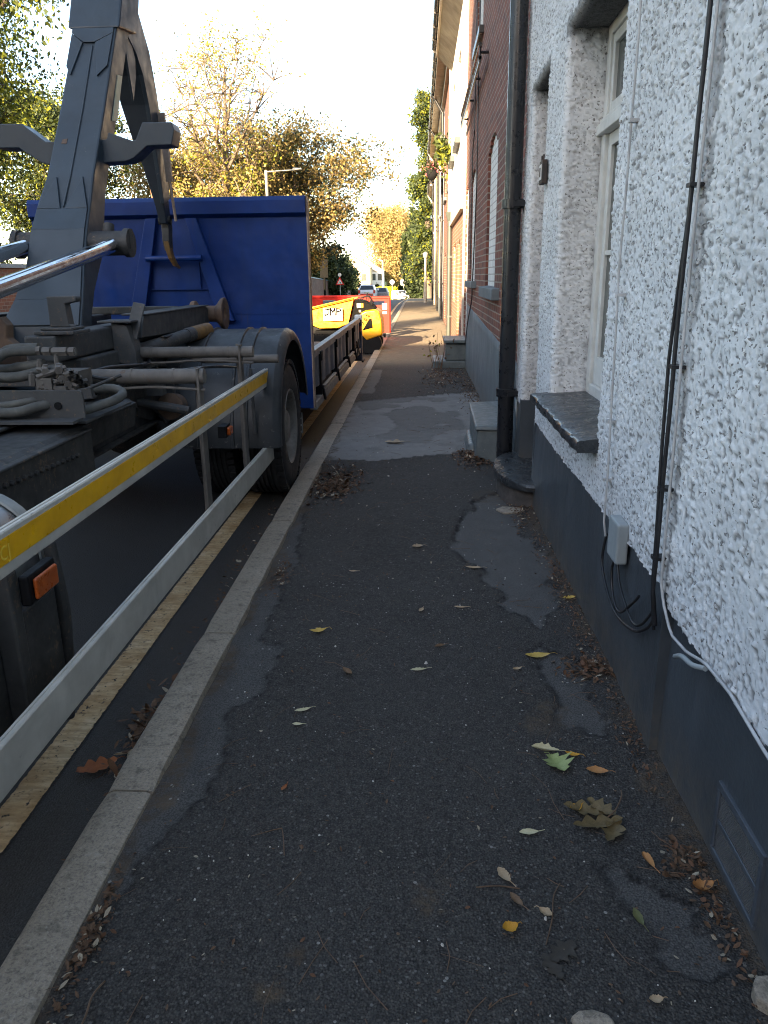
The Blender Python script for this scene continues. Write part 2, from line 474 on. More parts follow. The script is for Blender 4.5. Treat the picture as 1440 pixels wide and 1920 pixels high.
def plinth_mat(name, c, c2, r0=0.3, sp=0.5):
    m, nt, b = new_mat(name); v = coords(nt)
    f = noise(nt, v, 2.5, 6, 0.65, 0.5)
    col_ = ramp(nt, f, [(0.3, c2), (0.68, c)])
    mp = N(nt, "ShaderNodeMapping"); mp.inputs['Scale'].default_value = (5, 5, 1.1); nt.links.new(v, mp.inputs[0])
    st = noise(nt, mp.outputs[0], 1.0, 5, 0.65)
    col_ = mixc(nt, rngmap(nt, st, 0.5, 0.8, 0, 0.3), col_, tuple(x * 1.7 for x in c))
    big = noise(nt, v, 1.1, 5, 0.7, 0.8)
    col_ = mixc(nt, rngmap(nt, big, 0.52, 0.66, 0, 0.45), col_, tuple(x * 1.55 for x in c))
    s = N(nt, "ShaderNodeSeparateXYZ"); nt.links.new(v, s.inputs[0])
    low = math_(nt, 'MULTIPLY', rngmap(nt, s.outputs[2], 0.26, 0.0, 0, 0.9), rngmap(nt, noise(nt, v, 14, 6, 0.75), 0.36, 0.62))
    col_ = mixc(nt, low, col_, (0.12, 0.105, 0.085))
    chip = rngmap(nt, noise(nt, v, 38, 5, 0.75), 0.655, 0.69)
    col_ = mixc(nt, chip, col_, (0.13, 0.12, 0.11))
    nt.links.new(col_, b.inputs['Base Color'])
    nt.links.new(rngmap(nt, st, 0.3, 0.7, r0, r0 + 0.25), b.inputs['Roughness']); b.inputs['Specular IOR Level'].default_value = sp
    bump(nt, b, math_(nt, 'ADD', noise(nt, v, 9, 4, 0.6), math_(nt, 'MULTIPLY', noise(nt, v, 70, 3, 0.6), 0.25)), 0.25, 0.02)
    return m
M['plinth'] = plinth_mat('plinth_dark', (0.064, 0.075, 0.086), (0.047, 0.056, 0.065))
M['plinth_grey'] = plinth_mat('plinth_grey', (0.13, 0.152, 0.165), (0.098, 0.118, 0.128), 0.7, 0.15)
M['step_grey'] = paint('step_grey', (0.115, 0.138, 0.145), (0.07, 0.087, 0.093), 0.5, scale=7, wear=(0.22, 0.22, 0.21), wear_amt=0.64, bstr=0.35, bscale=18, bdist=0.015)
M['slate'] = paint('black_slate', (0.042, 0.046, 0.050), (0.024, 0.027, 0.030), 0.3, scale=6, wear=(0.075, 0.075, 0.075), wear_amt=0.66, bstr=0.6, bscale=13, bdist=0.02)
M['stepside'] = paint('step_side', (0.10, 0.09, 0.085), (0.05, 0.046, 0.045), 0.8, scale=12, bstr=0.4)
M['frame_white'] = paint('frame_white', (0.66, 0.66, 0.63), (0.52, 0.52, 0.49), 0.45, scale=8, wear=(0.32, 0.31, 0.28), wear_amt=0.69)
M['pane'] = paint('window_pane', (0.060, 0.075, 0.070), (0.045, 0.056, 0.053), 0.06, scale=2, bstr=0.0, spec=0.6)
M['blackpipe'] = paint('black_pipe', (0.016, 0.018, 0.022), (0.011, 0.012, 0.015), 0.3, scale=5, wear=(0.05, 0.05, 0.052), wear_amt=0.7, bstr=0.04)
M['cable_black'] = paint('cable_black', (0.018, 0.019, 0.022), (0.012, 0.012, 0.014), 0.45, scale=12, bstr=0.05)
M['cable_white'] = paint('cable_white', (0.52, 0.53, 0.535), (0.34, 0.345, 0.345), 0.55, scale=14)
M['box_grey'] = paint('box_grey', (0.30, 0.335, 0.345), (0.25, 0.28, 0.29), 0.5, scale=6, bstr=0.03)
M['ventgrey'] = paint('vent_grey', (0.085, 0.10, 0.12), (0.06, 0.07, 0.085), 0.45, scale=10, wear=(0.16, 0.15, 0.14), wear_amt=0.67)
M['ventbar'] = paint('vent_bar', (0.12, 0.12, 0.115), (0.085, 0.085, 0.085), 0.6)
M['doorblack'] = paint('door_paint', (0.03, 0.035, 0.04), (0.022, 0.025, 0.03), 0.35)
M['iron'] = paint('wrought_iron', (0.02, 0.018, 0.017), (0.05, 0.03, 0.02), 0.6, scale=20)
M['brick'] = brick_mat('red_brick', (0.20, 0.060, 0.036), (0.10, 0.036, 0.027), (0.27, 0.225, 0.185))
M['brick2'] = brick_mat('brown_brick', (0.27, 0.115, 0.06), (0.17, 0.075, 0.045), (0.33, 0.28, 0.22))
M['brick_white'] = brick_mat('white_painted_brick', (0.74, 0.74, 0.72), (0.70, 0.70, 0.68), (0.42, 0.41, 0.39), soot=(0.4, 0.39, 0.37), sootamt=0.35)
M['garden_brick'] = brick_mat('garden_brick', (0.20, 0.085, 0.055), (0.12, 0.06, 0.045), (0.22, 0.19, 0.16))
M['render_white'] = paint('render_white', (0.76, 0.74, 0.70), (0.62, 0.60, 0.56), 0.75, scale=3, bstr=0.15)
M['render_cream'] = paint('render_cream', (0.66, 0.54, 0.36), (0.52, 0.43, 0.29), 0.75, scale=3, bstr=0.15)
M['render_yellow'] = paint('render_yellow', (0.62, 0.46, 0.2), (0.5, 0.37, 0.17), 0.75, scale=3, bstr=0.15)
M['roof'] = brick_mat('roof_slate', (0.07, 0.07, 0.075), (0.05, 0.05, 0.055), (0.03, 0.03, 0.03), bw=0.3, bh=0.2)
M['soffit'] = paint('soffit_wood', (0.40, 0.34, 0.25), (0.22, 0.18, 0.13), 0.6, scale=2.5)
M['pipe_green'] = paint('pipe_greygreen', (0.04, 0.05, 0.045), (0.03, 0.037, 0.034), 0.5, scale=6, wear=(0.18, 0.27, 0.24), wear_amt=0.68)
M['pipe_pale'] = paint('pipe_pale', (0.52, 0.49, 0.43), (0.42, 0.39, 0.34), 0.5, scale=6)
# street
def asphalt_mat():
    m, nt, b = new_mat('pavement_asphalt'); v = coords(nt)
    big = noise(nt, v, 1.3, 6, 0.62, 0.3); med = noise(nt, v, 9, 5, 0.65); fine = noise(nt, v, 180, 3, 0.6)
    dark = ramp(nt, big, [(0.3, (0.035, 0.0332, 0.0318)), (0.7, (0.056, 0.0535, 0.051))])
    ag = N(nt, "ShaderNodeTexVoronoi"); ag.inputs['Scale'].default_value = 185; nt.links.new(v, ag.inputs['Vector'])
    agw = N(nt, "ShaderNodeTexWhiteNoise"); nt.links.new(ag.outputs['Color'], agw.inputs['Vector'])
    dark = mixc(nt, rngmap(nt, agw.outputs['Value'], 0.35, 1.0, 0, 0.85), dark, (0.098, 0.092, 0.084))
    dark = mixc(nt, rngmap(nt, ag.outputs['Distance'], 0.40, 0.75, 0, 0.6), dark, (0.006, 0.006, 0.006))
    ab = N(nt, "ShaderNodeTexVoronoi"); ab.inputs['Scale'].default_value = 85; nt.links.new(v, ab.inputs['Vector'])
    abw = N(nt, "ShaderNodeTexWhiteNoise"); nt.links.new(ab.outputs['Color'], abw.inputs['Vector'])
    dark = mixc(nt, math_(nt, 'MULTIPLY', math_(nt, 'GREATER_THAN', abw.outputs['Value'], 0.90), math_(nt, 'LESS_THAN', ab.outputs['Distance'], 0.34)), dark, (0.135, 0.13, 0.122))
    md = noise(nt, v, 45, 4, 0.7)
    dark = mixc(nt, rngmap(nt, md, 0.45, 0.72, 0, 0.5), dark, (0.084, 0.079, 0.073))
    pale = ramp(nt, med, [(0.3, (0.165, 0.162, 0.155)), (0.7, (0.235, 0.23, 0.22))])
    pale = mixc(nt, rngmap(nt, fine, 0.4, 0.7, 0, 0.5), pale, (0.10, 0.10, 0.105))
    c = mixc(nt, attr(nt, 'pale'), dark, pale)
    smo = ramp(nt, med, [(0.3, (0.082, 0.080, 0.076)), (0.7, (0.125, 0.122, 0.116))])
    smo = mixc(nt, rngmap(nt, agw.outputs['Value'], 0.5, 1.0, 0, 0.55), smo, (0.105, 0.102, 0.10))
    smo = mixc(nt, rngmap(nt, ag.outputs['Distance'], 0.35, 0.7, 0, 0.6), smo, (0.022, 0.022, 0.024))
    c = mixc(nt, attr(nt, 'smooth_patch'), c, smo)
    c = mixc(nt, math_(nt, 'MULTIPLY', attr(nt, 'crack'), rngmap(nt, noise(nt, v, 16, 4, 0.7), 0.4, 0.6)), c, (0.011, 0.010, 0.010))
    beige = ramp(nt, med, [(0.3, (0.14, 0.117, 0.085)), (0.7, (0.215, 0.18, 0.132))])
    c = mixc(nt, attr(nt, 'beige'), c, beige)
    dirt = ramp(nt, med, [(0.3, (0.05, 0.036, 0.026)), (0.7, (0.11, 0.085, 0.06))])
    c = mixc(nt, math_(nt, 'MULTIPLY', attr(nt, 'dirt'), rngmap(nt, noise(nt, v, 30, 4, 0.7), 0.35, 0.6)), c, dirt)
    vo = N(nt, "ShaderNodeTexVoronoi"); vo.inputs['Scale'].default_value = 34; nt.links.new(v, vo.inputs['Vector'])
    wn_ = N(nt, "ShaderNodeTexWhiteNoise"); nt.links.new(vo.outputs['Color'], wn_.inputs['Vector'])
    speck = math_(nt, 'MULTIPLY', math_(nt, 'LESS_THAN', vo.outputs['Distance'], 0.16), math_(nt, 'GREATER_THAN', wn_.outputs['Value'], 0.955))
    c = mixc(nt, math_(nt, 'MULTIPLY', speck, 0.75), c, (0.30, 0.29, 0.27))
    nt.links.new(c, b.inputs['Base Color'])
    nt.links.new(rngmap(nt, med, 0.3, 0.7, 0.82, 0.95), b.inputs['Roughness'])
    b.inputs['Specular IOR Level'].default_value = 0.22
    vg = N(nt, "ShaderNodeTexVoronoi"); vg.inputs['Scale'].default_value = 150; nt.links.new(v, vg.inputs['Vector'])
    amt = math_(nt, 'SUBTRACT', 1.0, math_(nt, 'MULTIPLY', math_(nt, 'MAXIMUM', attr(nt, 'pale'), attr(nt, 'smooth_patch')), 0.7))
    h = math_(nt, 'MULTIPLY', math_(nt, 'SUBTRACT', math_(nt, 'MULTIPLY', fine, 0.6), vg.outputs['Distance']), amt)
    bump(nt, b, h, 0.9, 0.0055)
    return m
M['asphalt'] = asphalt_mat()
def road_mat():
    m, nt, b = new_mat('road_asphalt'); v = coords(nt)
    big = noise(nt, v, 0.8, 6, 0.62, 0.3); fine = noise(nt, v, 150, 3, 0.6)
    c = ramp(nt, big, [(0.3, (0.019, 0.0172, 0.0155)), (0.7, (0.033, 0.030, 0.0265))])
    c = mixc(nt, rngmap(nt, fine, 0.45, 0.75, 0, 0.7), c, (0.065, 0.063, 0.062))
    nt.links.new(c, b.inputs['Base Color']); b.inputs['Roughness'].default_value = 0.72
    vg = N(nt, "ShaderNodeTexVoronoi"); vg.inputs['Scale'].default_value = 150; nt.links.new(v, vg.inputs['Vector'])
    bump(nt, b, math_(nt, 'SUBTRACT', math_(nt, 'MULTIPLY', fine, 0.5), vg.outputs['Distance']), 0.7, 0.004)
    return m
M['road'] = road_mat()
def kerb_mat():
    m, nt, b = new_mat('granite_kerb'); v = coords(nt)
    f = noise(nt, v, 3, 5, 0.6); g = noise(nt, v, 130, 4, 0.7); h = noise(nt, v, 22, 5, 0.65)
    c = ramp(nt, f, [(0.3, (0.255, 0.215, 0.162)), (0.7, (0.355, 0.303, 0.235))])
    c = mixc(nt, rngmap(nt, g, 0.5, 0.68, 0, 0.75), c, (0.11, 0.10, 0.095))
    c = mixc(nt, rngmap(nt, g, 0.42, 0.28, 0, 0.6), c, (0.50, 0.47, 0.43))
    c = mixc(nt, rngmap(nt, h, 0.54, 0.70, 0, 0.75), c, (0.085, 0.075, 0.062))
    h2 = noise(nt, v, 62, 5, 0.75)
    c = mixc(nt, rngmap(nt, h2, 0.55, 0.70, 0, 0.75), c, (0.065, 0.06, 0.055))
    c = mixc(nt, rngmap(nt, h2, 0.42, 0.30, 0, 0.5), c, (0.40, 0.37, 0.33))
    nt.links.new(c, b.inputs['Base Color']); b.inputs['Roughness'].default_value = 0.8
    bump(nt, b, math_(nt, 'ADD', g, math_(nt, 'MULTIPLY', h, 1.2)), 0.55, 0.006)
    return m
M['kerb'] = kerb_mat()
def line_mat():
    m, nt, b = new_mat('worn_yellow_line'); v = coords(nt)
    mp = N(nt, "ShaderNodeMapping"); mp.inputs['Scale'].default_value = (9, 60, 9); nt.links.new(v, mp.inputs[0])
    st = noise(nt, mp.outputs[0], 1.0, 4, 0.6, 0.3)
    med = noise(nt, v, 7, 6, 0.7); fin = noise(nt, v, 60, 4, 0.7)
    c = ramp(nt, med, [(0.32, (0.42, 0.25, 0.105)), (0.5, (0.58, 0.40, 0.21)), (0.68, (0.70, 0.54, 0.34))])
    c = mixc(nt, rngmap(nt, st, 0.40, 0.62, 0.45, 0.0), c, (0.22, 0.125, 0.05))
    c = mixc(nt, rngmap(nt, fin, 0.55, 0.70, 0, 0.8), c, (0.12, 0.08, 0.045))
    nt.links.new(c, b.inputs['Base Color']); b.inputs['Roughness'].default_value = 0.75
    bump(nt, b, math_(nt, 'ADD', st, math_(nt, 'MULTIPLY', fin, 0.5)), 0.5, 0.006)
    # worn through to the asphalt in places and along ragged edges
    s = N(nt, "ShaderNodeSeparateXYZ"); nt.links.new(v, s.inputs[0])
    e = math_(nt, 'ABSOLUTE', math_(nt, 'SUBTRACT', s.outputs[0], -1.262))
    lim = math_(nt, 'ADD', 0.038, math_(nt, 'MULTIPLY', noise(nt, v, 38, 4, 0.7), 0.030))
    al = math_(nt, 'LESS_THAN', e, lim)
    hole = math_(nt, 'LESS_THAN', noise(nt, v, 30, 6, 0.75), 0.615)
    nt.links.new(math_(nt, 'MULTIPLY', al, hole), b.inputs['Alpha'])
    return m
M['line'] = line_mat()
M['grass'] = leaf_mat('grass', [(0.3, (0.05, 0.09, 0.018)), (0.7, (0.14, 0.19, 0.03))], trans=0.0, scale=1.0)
M['soil'] = paint('bank_soil', (0.07, 0.055, 0.035), (0.035, 0.04, 0.018), 0.9, scale=1.2, bstr=0.4, bscale=8, bdist=0.1)
M['bark'] = paint('bark', (0.13, 0.10, 0.075), (0.06, 0.048, 0.038), 0.9, scale=8, bstr=0.5, bscale=14, bdist=0.03)
M['barkpale'] = paint('bark_pale', (0.24, 0.19, 0.12), (0.12, 0.095, 0.065), 0.9, scale=5, bstr=0.4, bscale=14, bdist=0.03)
M['pole_wood'] = paint('pole_wood', (0.20, 0.115, 0.07), (0.12, 0.07, 0.045), 0.8, scale=6)
M['galv'] = paint('galvanised', (0.30, 0.31, 0.30), (0.23, 0.24, 0.23), 0.5, metal=0.3, scale=6)
M['leaf_willow'] = leaf_mat('leaf_willow', [(0.28, (0.045, 0.075, 0.018)), (0.46, (0.15, 0.18, 0.022)), (0.70, (0.36, 0.33, 0.03))], trans=0.5, scale=0.9)
M['leaf_autumn'] = leaf_mat('leaf_autumn', [(0.3, (0.16, 0.125, 0.055)), (0.5, (0.29, 0.225, 0.08)), (0.72, (0.42, 0.33, 0.115))], trans=0.4, scale=0.5)
M['leaf_russet'] = leaf_mat('leaf_russet', [(0.3, (0.05, 0.048, 0.022)), (0.5, (0.13, 0.10, 0.035)), (0.75, (0.26, 0.17, 0.05))], trans=0.3, scale=0.5)
M['leaf_dark'] = leaf_mat('leaf_dark', [(0.3, (0.014, 0.022, 0.012)), (0.6, (0.03, 0.046, 0.018)), (0.8, (0.075, 0.088, 0.025))], trans=0.25, scale=0.6)
M['leaf_ivy'] = leaf_mat('leaf_ivy', [(0.3, (0.018, 0.03, 0.015)), (0.55, (0.045, 0.065, 0.02)), (0.8, (0.15, 0.15, 0.03))], trans=0.25, scale=0.4)
M['leaf_gold'] = leaf_mat('leaf_gold', [(0.3, (0.16, 0.13, 0.07)), (0.5, (0.30, 0.23, 0.10)), (0.75, (0.46, 0.33, 0.13))], trans=0.35, scale=0.3)
M['leaf_lime'] = leaf_mat('leaf_lime', [(0.3, (0.35, 0.36, 0.02)), (0.7, (0.6, 0.56, 0.03))], trans=0.2, scale=1.5)
M['litter1'] = leaf_mat('litter_brown', [(0.3, (0.06, 0.036, 0.022)), (0.6, (0.14, 0.08, 0.045)), (0.8, (0.24, 0.15, 0.09))], trans=0.05, scale=25)
M['litter2'] = leaf_mat('litter_rust', [(0.3, (0.07, 0.035, 0.02)), (0.7, (0.16, 0.075, 0.035))], trans=0.05, scale=25)
M['litter3'] = leaf_mat('litter_pale', [(0.3, (0.24, 0.2, 0.14)), (0.7, (0.42, 0.37, 0.28))], trans=0.05, scale=25)
M['stone_white'] = paint('white_chip', (0.62, 0.6, 0.55), (0.5, 0.48, 0.44), 0.7, scale=30)
M['twig'] = paint('twig', (0.16, 0.10, 0.06), (0.09, 0.055, 0.035), 0.8, scale=30)

# ================================================================ SETTING
def gz(y):
    """street level along its length: flat, over a crest, down to a dip, up a verge"""
    y = np.asarray(y, float)
    a = np.where(y < 44, 0.0, -0.000268 * (y - 44) ** 2 - 0.012 * (y - 44))
    lo = -0.000268 * (120 - 44) ** 2 - 0.012 * (120 - 44)
    b = lo - 0.030 * (y - 120) + 0.00020 * (y - 120) ** 2
    z = np.where(y < 120, a, b)
    return np.where(y > 180, lo - 0.030 * 60 + 0.72 + (y - 180) * 0.028, z)
def g1(y): return float(gz(y))

# terrain: one sheet to the horizon
xs = np.array([-900, -500, -260, -150, -90, -60, -40, -28, -20, -15, -12, -10.2, -9.2, 1.6, 4, 8, 14, 20, 30, 60, 120, 260, 500, 900.])
ys = np.concatenate([np.arange(-80, 44, 6.), np.arange(44, 200, 4.), np.arange(200, 420, 20.), np.array([460, 520, 600, 800, 1200, 1600.])])
GX, GY = np.meshgrid(xs, ys)
GZ = gz(np.minimum(GY, 260)) - 0.16
bank = smooth01(-GX, 9.6, 22) * 1.8
GZ = GZ + bank * smooth01(-GY, -75, -40) + np.where(GY > 260, (GY - 260) * 0.004 - 0.0, 0)
nx = len(xs)
idx = np.arange(len(ys) * nx).reshape(len(ys), nx)
F = np.stack([idx[:-1, :-1], idx[:-1, 1:], idx[1:, 1:], idx[1:, :-1]], -1).reshape(-1, 4)
ground = np_mesh('ground', np.stack([GX, GY, GZ], -1).reshape(-1, 3), F, M['soil'], smooth=True)
tag(ground, kind='structure')

# road
def strip(name, x0, x1, ylist, dz, mat, nxs=2):
    xx = np.linspace(x0, x1, nxs); A, B = np.meshgrid(xx, ylist)
    ids = np.arange(A.size).reshape(A.shape)
    f = np.stack([ids[:-1, :-1], ids[:-1, 1:], ids[1:, 1:], ids[1:, :-1]], -1).reshape(-1, 4)
    o = np_mesh(name, np.stack([A, B, gz(B) + dz], -1).reshape(-1, 3), f, mat, smooth=True)
    return tag(o, kind='structure')
YL = np.concatenate([np.array([-60., -30, -10, 0, 20, 40]), np.arange(44, 182, 3.)])
strip('road', -7.4, -0.95, YL, -0.09, M['road'])
strip('yellow_line', -1.316, -1.208, YL, -0.086, M['line'])
strip('yellow_line', -7.15, -7.05, YL, -0.086, M['line'])
strip('far_pavement', -8.9, -7.55, YL, 0.0, M['road'])

# kerb stones with joints
kb = MB(); kr = random.Random(3)
yj = [-8.0, -6.2, -4.4, -2.6, -0.8, 0.9, 1.969, 3.059, 4.69, 6.4, 8.1]
while yj[-1] < 46: yj.append(yj[-1] + kr.uniform(1.0, 1.7))
for a, b in zip(yj[:-1], yj[1:]):
    n = max(2, int((b - a) / 0.12)) if a < 14 else 2
    rows = []
    j0 = kr.uniform(-0.004, 0.004); jz = kr.uniform(-0.004, 0.004)
    for k in range(n + 1):
        y = a + 0.004 + (b - a - 0.008) * k / n
        w = kr.uniform(-0.002, 0.002) if a < 14 else 0.0
        e = 0.010 if k in (0, n) else 0.0
        rows.append([(-0.965 + j0, y, -0.22), (-0.965 + j0, y, -0.022 - e), (-0.955 + j0, y, -0.006 - e + jz), (-0.935 + j0, y, 0.004 - e + jz),
                     (-0.835 + j0, y, 0.004 - e + jz), (-0.818 + j0 + w, y, -0.002 - e + jz), (-0.811 + j0 + w, y, -0.022 - e), (-0.811 + j0 + w, y, -0.22)])
    kb.loft(rows, cap=True)
kb.add([(-0.966, 46, -0.2), (-0.811, 46, -0.2), (-0.811, 46, 0.004), (-0.966, 46, 0.004)], [(0, 1, 2, 3)])
yk = np.arange(46, 176, 3.)
for a, b in zip(yk[:-1], yk[1:]):
    kb.hexa([(-0.965, a, g1(a) - .2), (-0.811, a, g1(a) - .2), (-0.811, b - .01, g1(b) - .2), (-0.965, b - .01, g1(b) - .2)],
            [(-0.965, a, g1(a) + .004), (-0.811, a, g1(a) + .004), (-0.811, b - .01, g1(b) + .004), (-0.965, b - .01, g1(b) + .004)])
tag(kb.build('kerb', M['kerb'], smooth=35), kind='structure')
fk = MB()
for a, b in zip(YL[:-1], YL[1:]):
    fk.hexa([(-7.55, a, g1(a) - .2), (-7.4, a, g1(a) - .2), (-7.4, b, g1(b) - .2), (-7.55, b, g1(b) - .2)],
            [(-7.55, a, g1(a) + .01), (-7.4, a, g1(a) + .01), (-7.4, b, g1(b) + .01), (-7.55, b, g1(b) + .01)])
tag(fk.build('far_kerb', M['kerb']), kind='structure')

# pavement: a fine grid with its own repairs, dirt and lumps
yy = [-8.0, -4, -2, 0.0, 0.8]
while yy[-1] < 46: yy.append(yy[-1] + max(0.011, 0.0062 * yy[-1]))
yy = np.array(yy + list(np.arange(48, 176, 3.)))
xx = np.concatenate([[-0.818], np.arange(-0.80, 0.99, 0.0155)])
PX, PY = np.meshgrid(xx, yy)
z0 = np.zeros_like(PX)
wx = PX + (vnoise(PX, PY, z0, 0.16, 1) - 0.5) * 0.10 + (vnoise(PX, PY, z0, 0.05, 2) - 0.5) * 0.05
wy = PY + (vnoise(PX, PY, z0, 0.16, 3) - 0.5) * 0.12 + (vnoise(PX, PY, z0, 0.05, 4) - 0.5) * 0.05
wx1 = PX + (vnoise(PX, PY, z0, 0.3, 5) - 0.5) * 0.03; wy1 = PY + (vnoise(PX, PY, z0, 0.3, 6) - 0.5) * 0.05
pale = inpoly(wx1, wy1, [(-0.83, 6.40), (-0.39, 6.33), (0.39, 6.66), (1.0, 6.9), (1.0, 10.7), (0.655, 10.3), (-0.2, 9.9), (-0.87, 9.5)]).astype(float)
blot = vnoise(PX, PY, z0, 0.55, 8) * 0.65 + vnoise(PX, PY, z0, 0.2, 9) * 0.35
pale *= 1 - 0.42 * smooth01(blot, 0.56, 0.62) * (1 - smooth01(-wy1, -8.2, -7.0) * 0.4)
far = smooth01(wy1, 12.6, 13.0) * 0.62
beige = smooth01(wy1, 12.9, 14.5)
pale = np.maximum(pale, 0.55 * inpoly(wx1, wy1, [(-0.9, 10.2), (-0.62, 10.2), (-0.62, 12.9), (-0.9, 12.9)]))
smo = inpoly(wx, wy, [(0.56, 5.42), (0.30, 4.85), (0.20, 4.50), (0.15, 4.29), (0.27, 3.97), (0.38, 3.6), (0.47, 3.1), (0.56, 3.2), (0.70, 3.5), (0.72, 4.2), (0.62, 4.6), (0.9, 5.4)]).astype(float)
smo = np.maximum(smo, inpoly(wx, wy, [(-0.83, 6.2), (-0.74, 4.6), (-0.68, 3.9), (-0.69, 3.04), (-0.60, 2.9), (-0.59, 2.75), (-0.66, 2.45), (-0.63, 2.0), (-0.70, 1.72), (-0.76, 1.58), (-0.80, 1.3), (-0.9, 1.2), (-0.9, 6.2)]) * 0.75)
smo = np.maximum(smo, inpoly(wx, wy, [(0.50, 2.95), (0.62, 2.8), (0.70, 2.4), (0.62, 2.28), (0.5, 2.4)]) * 0.8)
smo = np.maximum(smo, inpoly(wx, wy, [(0.5, 1.72), (0.66, 1.62), (0.70, 1.4), (0.56, 1.38)]) * 0.6)
def edge_of(a):
    gy, gx = np.gradient(a); return np.clip((np.abs(gx) + np.abs(gy)) * 1.6, 0, 1)
crack = np.maximum(edge_of(smo), 0.8 * edge_of(pale)) * (PY < 12)
dirt = np.maximum(smooth01(PX + (vnoise(PX, PY, z0, 0.12, 14) - .5) * .14, 0.67, 0.75), smooth01(-PX + (vnoise(PX, PY, z0, 0.12, 15) - .5) * .10, 0.765, 0.80))
for (bx, by, br, ba) in ((0.45, 2.42, 0.09, 0.8), (0.40, 2.33, 0.06, 0.7), (0.02, 1.56, 0.05, 1.0), (-0.28, 1.39, 0.03, 0.9), (-0.33, 1.29, 0.04, 1.0), (0.52, 5.25, 0.16, 0.6), (0.62, 5.0, 0.1, 0.9), (-0.63, 5.6, 0.16, 0.8), (0.06, 1.63, 0.03, .6)):
    dd = np.hypot(PX - bx, PY - by) / br + (vnoise(PX, PY, z0, br * 0.35, 18) - .5) * 1.1
    dirt = np.maximum(dirt, ba * (1 - smooth01(dd, 0.5, 1.0)))
hz = (vnoise(PX, PY, z0, 0.5, 20) - .5) * 0.012 + (vnoise(PX, PY, z0, 0.045, 21) - .5) * 0.004 * (1 - np.maximum(pale, smo) * 0.6)
hz += -0.010 * smo - 0.004 * (pale > 0.3) + 0.006 * dirt * smooth01(PX, 0.6, 0.75)
hz -= 0.028 * smooth01(-PX, 0.70, 0.80) * (PY < 6.2) * vnoise(PX, PY, z0, 0.25, 22)
dd = np.hypot((PX + 0.64) / 0.17, (PY - 5.6) / 0.5)
hz -= 0.03 * (1 - smooth01(dd, 0.5, 1.1))
fade = (PY < 46)
hz = np.where(fade, hz, 0.0)
ids = np.arange(PX.size).reshape(PX.shape)
F = np.stack([ids[:-1, :-1], ids[:-1, 1:], ids[1:, 1:], ids[1:, :-1]], -1).reshape(-1, 4)
pav = np_mesh('pavement', np.stack([PX, PY, gz(PY) + hz], -1).reshape(-1, 3), F, M['asphalt'], smooth=True,
              attrs={'pale': pale.ravel(), 'smooth_patch': smo.ravel(), 'dirt': dirt.ravel(), 'beige': beige.ravel(), 'crack': crack.ravel()})
tag(pav, kind='structure')
def pz(x, y):
    i = int(np.argmin(np.abs(yy - y))); j = int(np.argmin(np.abs(xx - x)))
    return float((gz(PY) + hz)[i, j]) if False else float(hz[i, j] + g1(y))

# grass verge beyond the dip
vs = []
vg = MB()
for k in range(12):
    pass
yv = np.arange(176, 262, 6.)
xv = np.linspace(-14, 40, 28)
VX, VY = np.meshgrid(xv, yv)
VZ = gz(VY) - 0.06 + smooth01(VY, 178, 200) * 0.5 + (vnoise(VX, VY, VX * 0, 5., 31) - .5) * 0.3
ids = np.arange(VX.size).reshape(VX.shape)
F = np.stack([ids[:-1, :-1], ids[:-1, 1:], ids[1:, 1:], ids[1:, :-1]], -1).reshape(-1, 4)
tag(np_mesh('verge', np.stack([VX, VY, VZ], -1).reshape(-1, 3), F, M['grass'], smooth=True), kind='structure')

# ================================================================ WHITE ROUGHCAST COTTAGE
WX = 0.752                                    # wall plane; the street side faces -x
cot = thing('roughcast_cottage', 'white roughcast cottage with black plinth and sash window, nearest on the right', 'house', (WX, 3.0, 0))
def rough_disp(x, y, z):
    y = y / 1.65
    c = vnoise(x, y * 1.65, z, 0.35, 43); d = vnoise(x, y, z, 0.0085, 44)
    b1, a1 = beads(x, y, z, 0.0155, 61); b2, a2 = beads(x, y, z, 0.024, 71)
    dens = smooth01(vnoise(x, y, z, 0.16, 75), 0.25, 0.65)
    h = 0.0056 * (0.3 + a1) * smooth01(-b1, -0.54, -0.22) * (0.3 + 0.7 * dens) * (a1 > 0.30)
    h = np.maximum(h, 0.0074 * a2 * smooth01(-b2, -0.46, -0.18) * (a2 > 0.68))
    pit = smooth01(b1, 0.44, 0.58) * smooth01(vnoise(x, y, z, 0.013, 46), 0.50, 0.62)  # dirt specks between beads, doubling as painted shade at their edges
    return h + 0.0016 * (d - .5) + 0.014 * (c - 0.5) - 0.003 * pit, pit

def rough_grid(name, P0, Nrm, parent, moss_dark=None):
    """P0 (r,c,3) positions, Nrm (r,c,3) normals"""
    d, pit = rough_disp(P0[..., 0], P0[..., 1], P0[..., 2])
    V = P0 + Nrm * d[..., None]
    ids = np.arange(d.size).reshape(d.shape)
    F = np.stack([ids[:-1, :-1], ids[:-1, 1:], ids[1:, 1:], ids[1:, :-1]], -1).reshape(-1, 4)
    return V.reshape(-1, 3), F, pit.ravel(), (moss_dark.ravel() if moss_dark is not None else np.zeros(d.size))
RC = 0.035                                   # rounded corner of the openings
DOOR = (5.10, 5.76, 0.20, 2.66); WIN = (3.27, 4.50, 0.80, 2.69)
ygrid = [1.0]
while ygrid[-1] < 6.05: ygrid.append(ygrid[-1] + max(0.005, 0.0025 * ygrid[-1]))
ygrid = np.array(ygrid); zgrid = np.arange(0.50, 4.05, 0.0066)
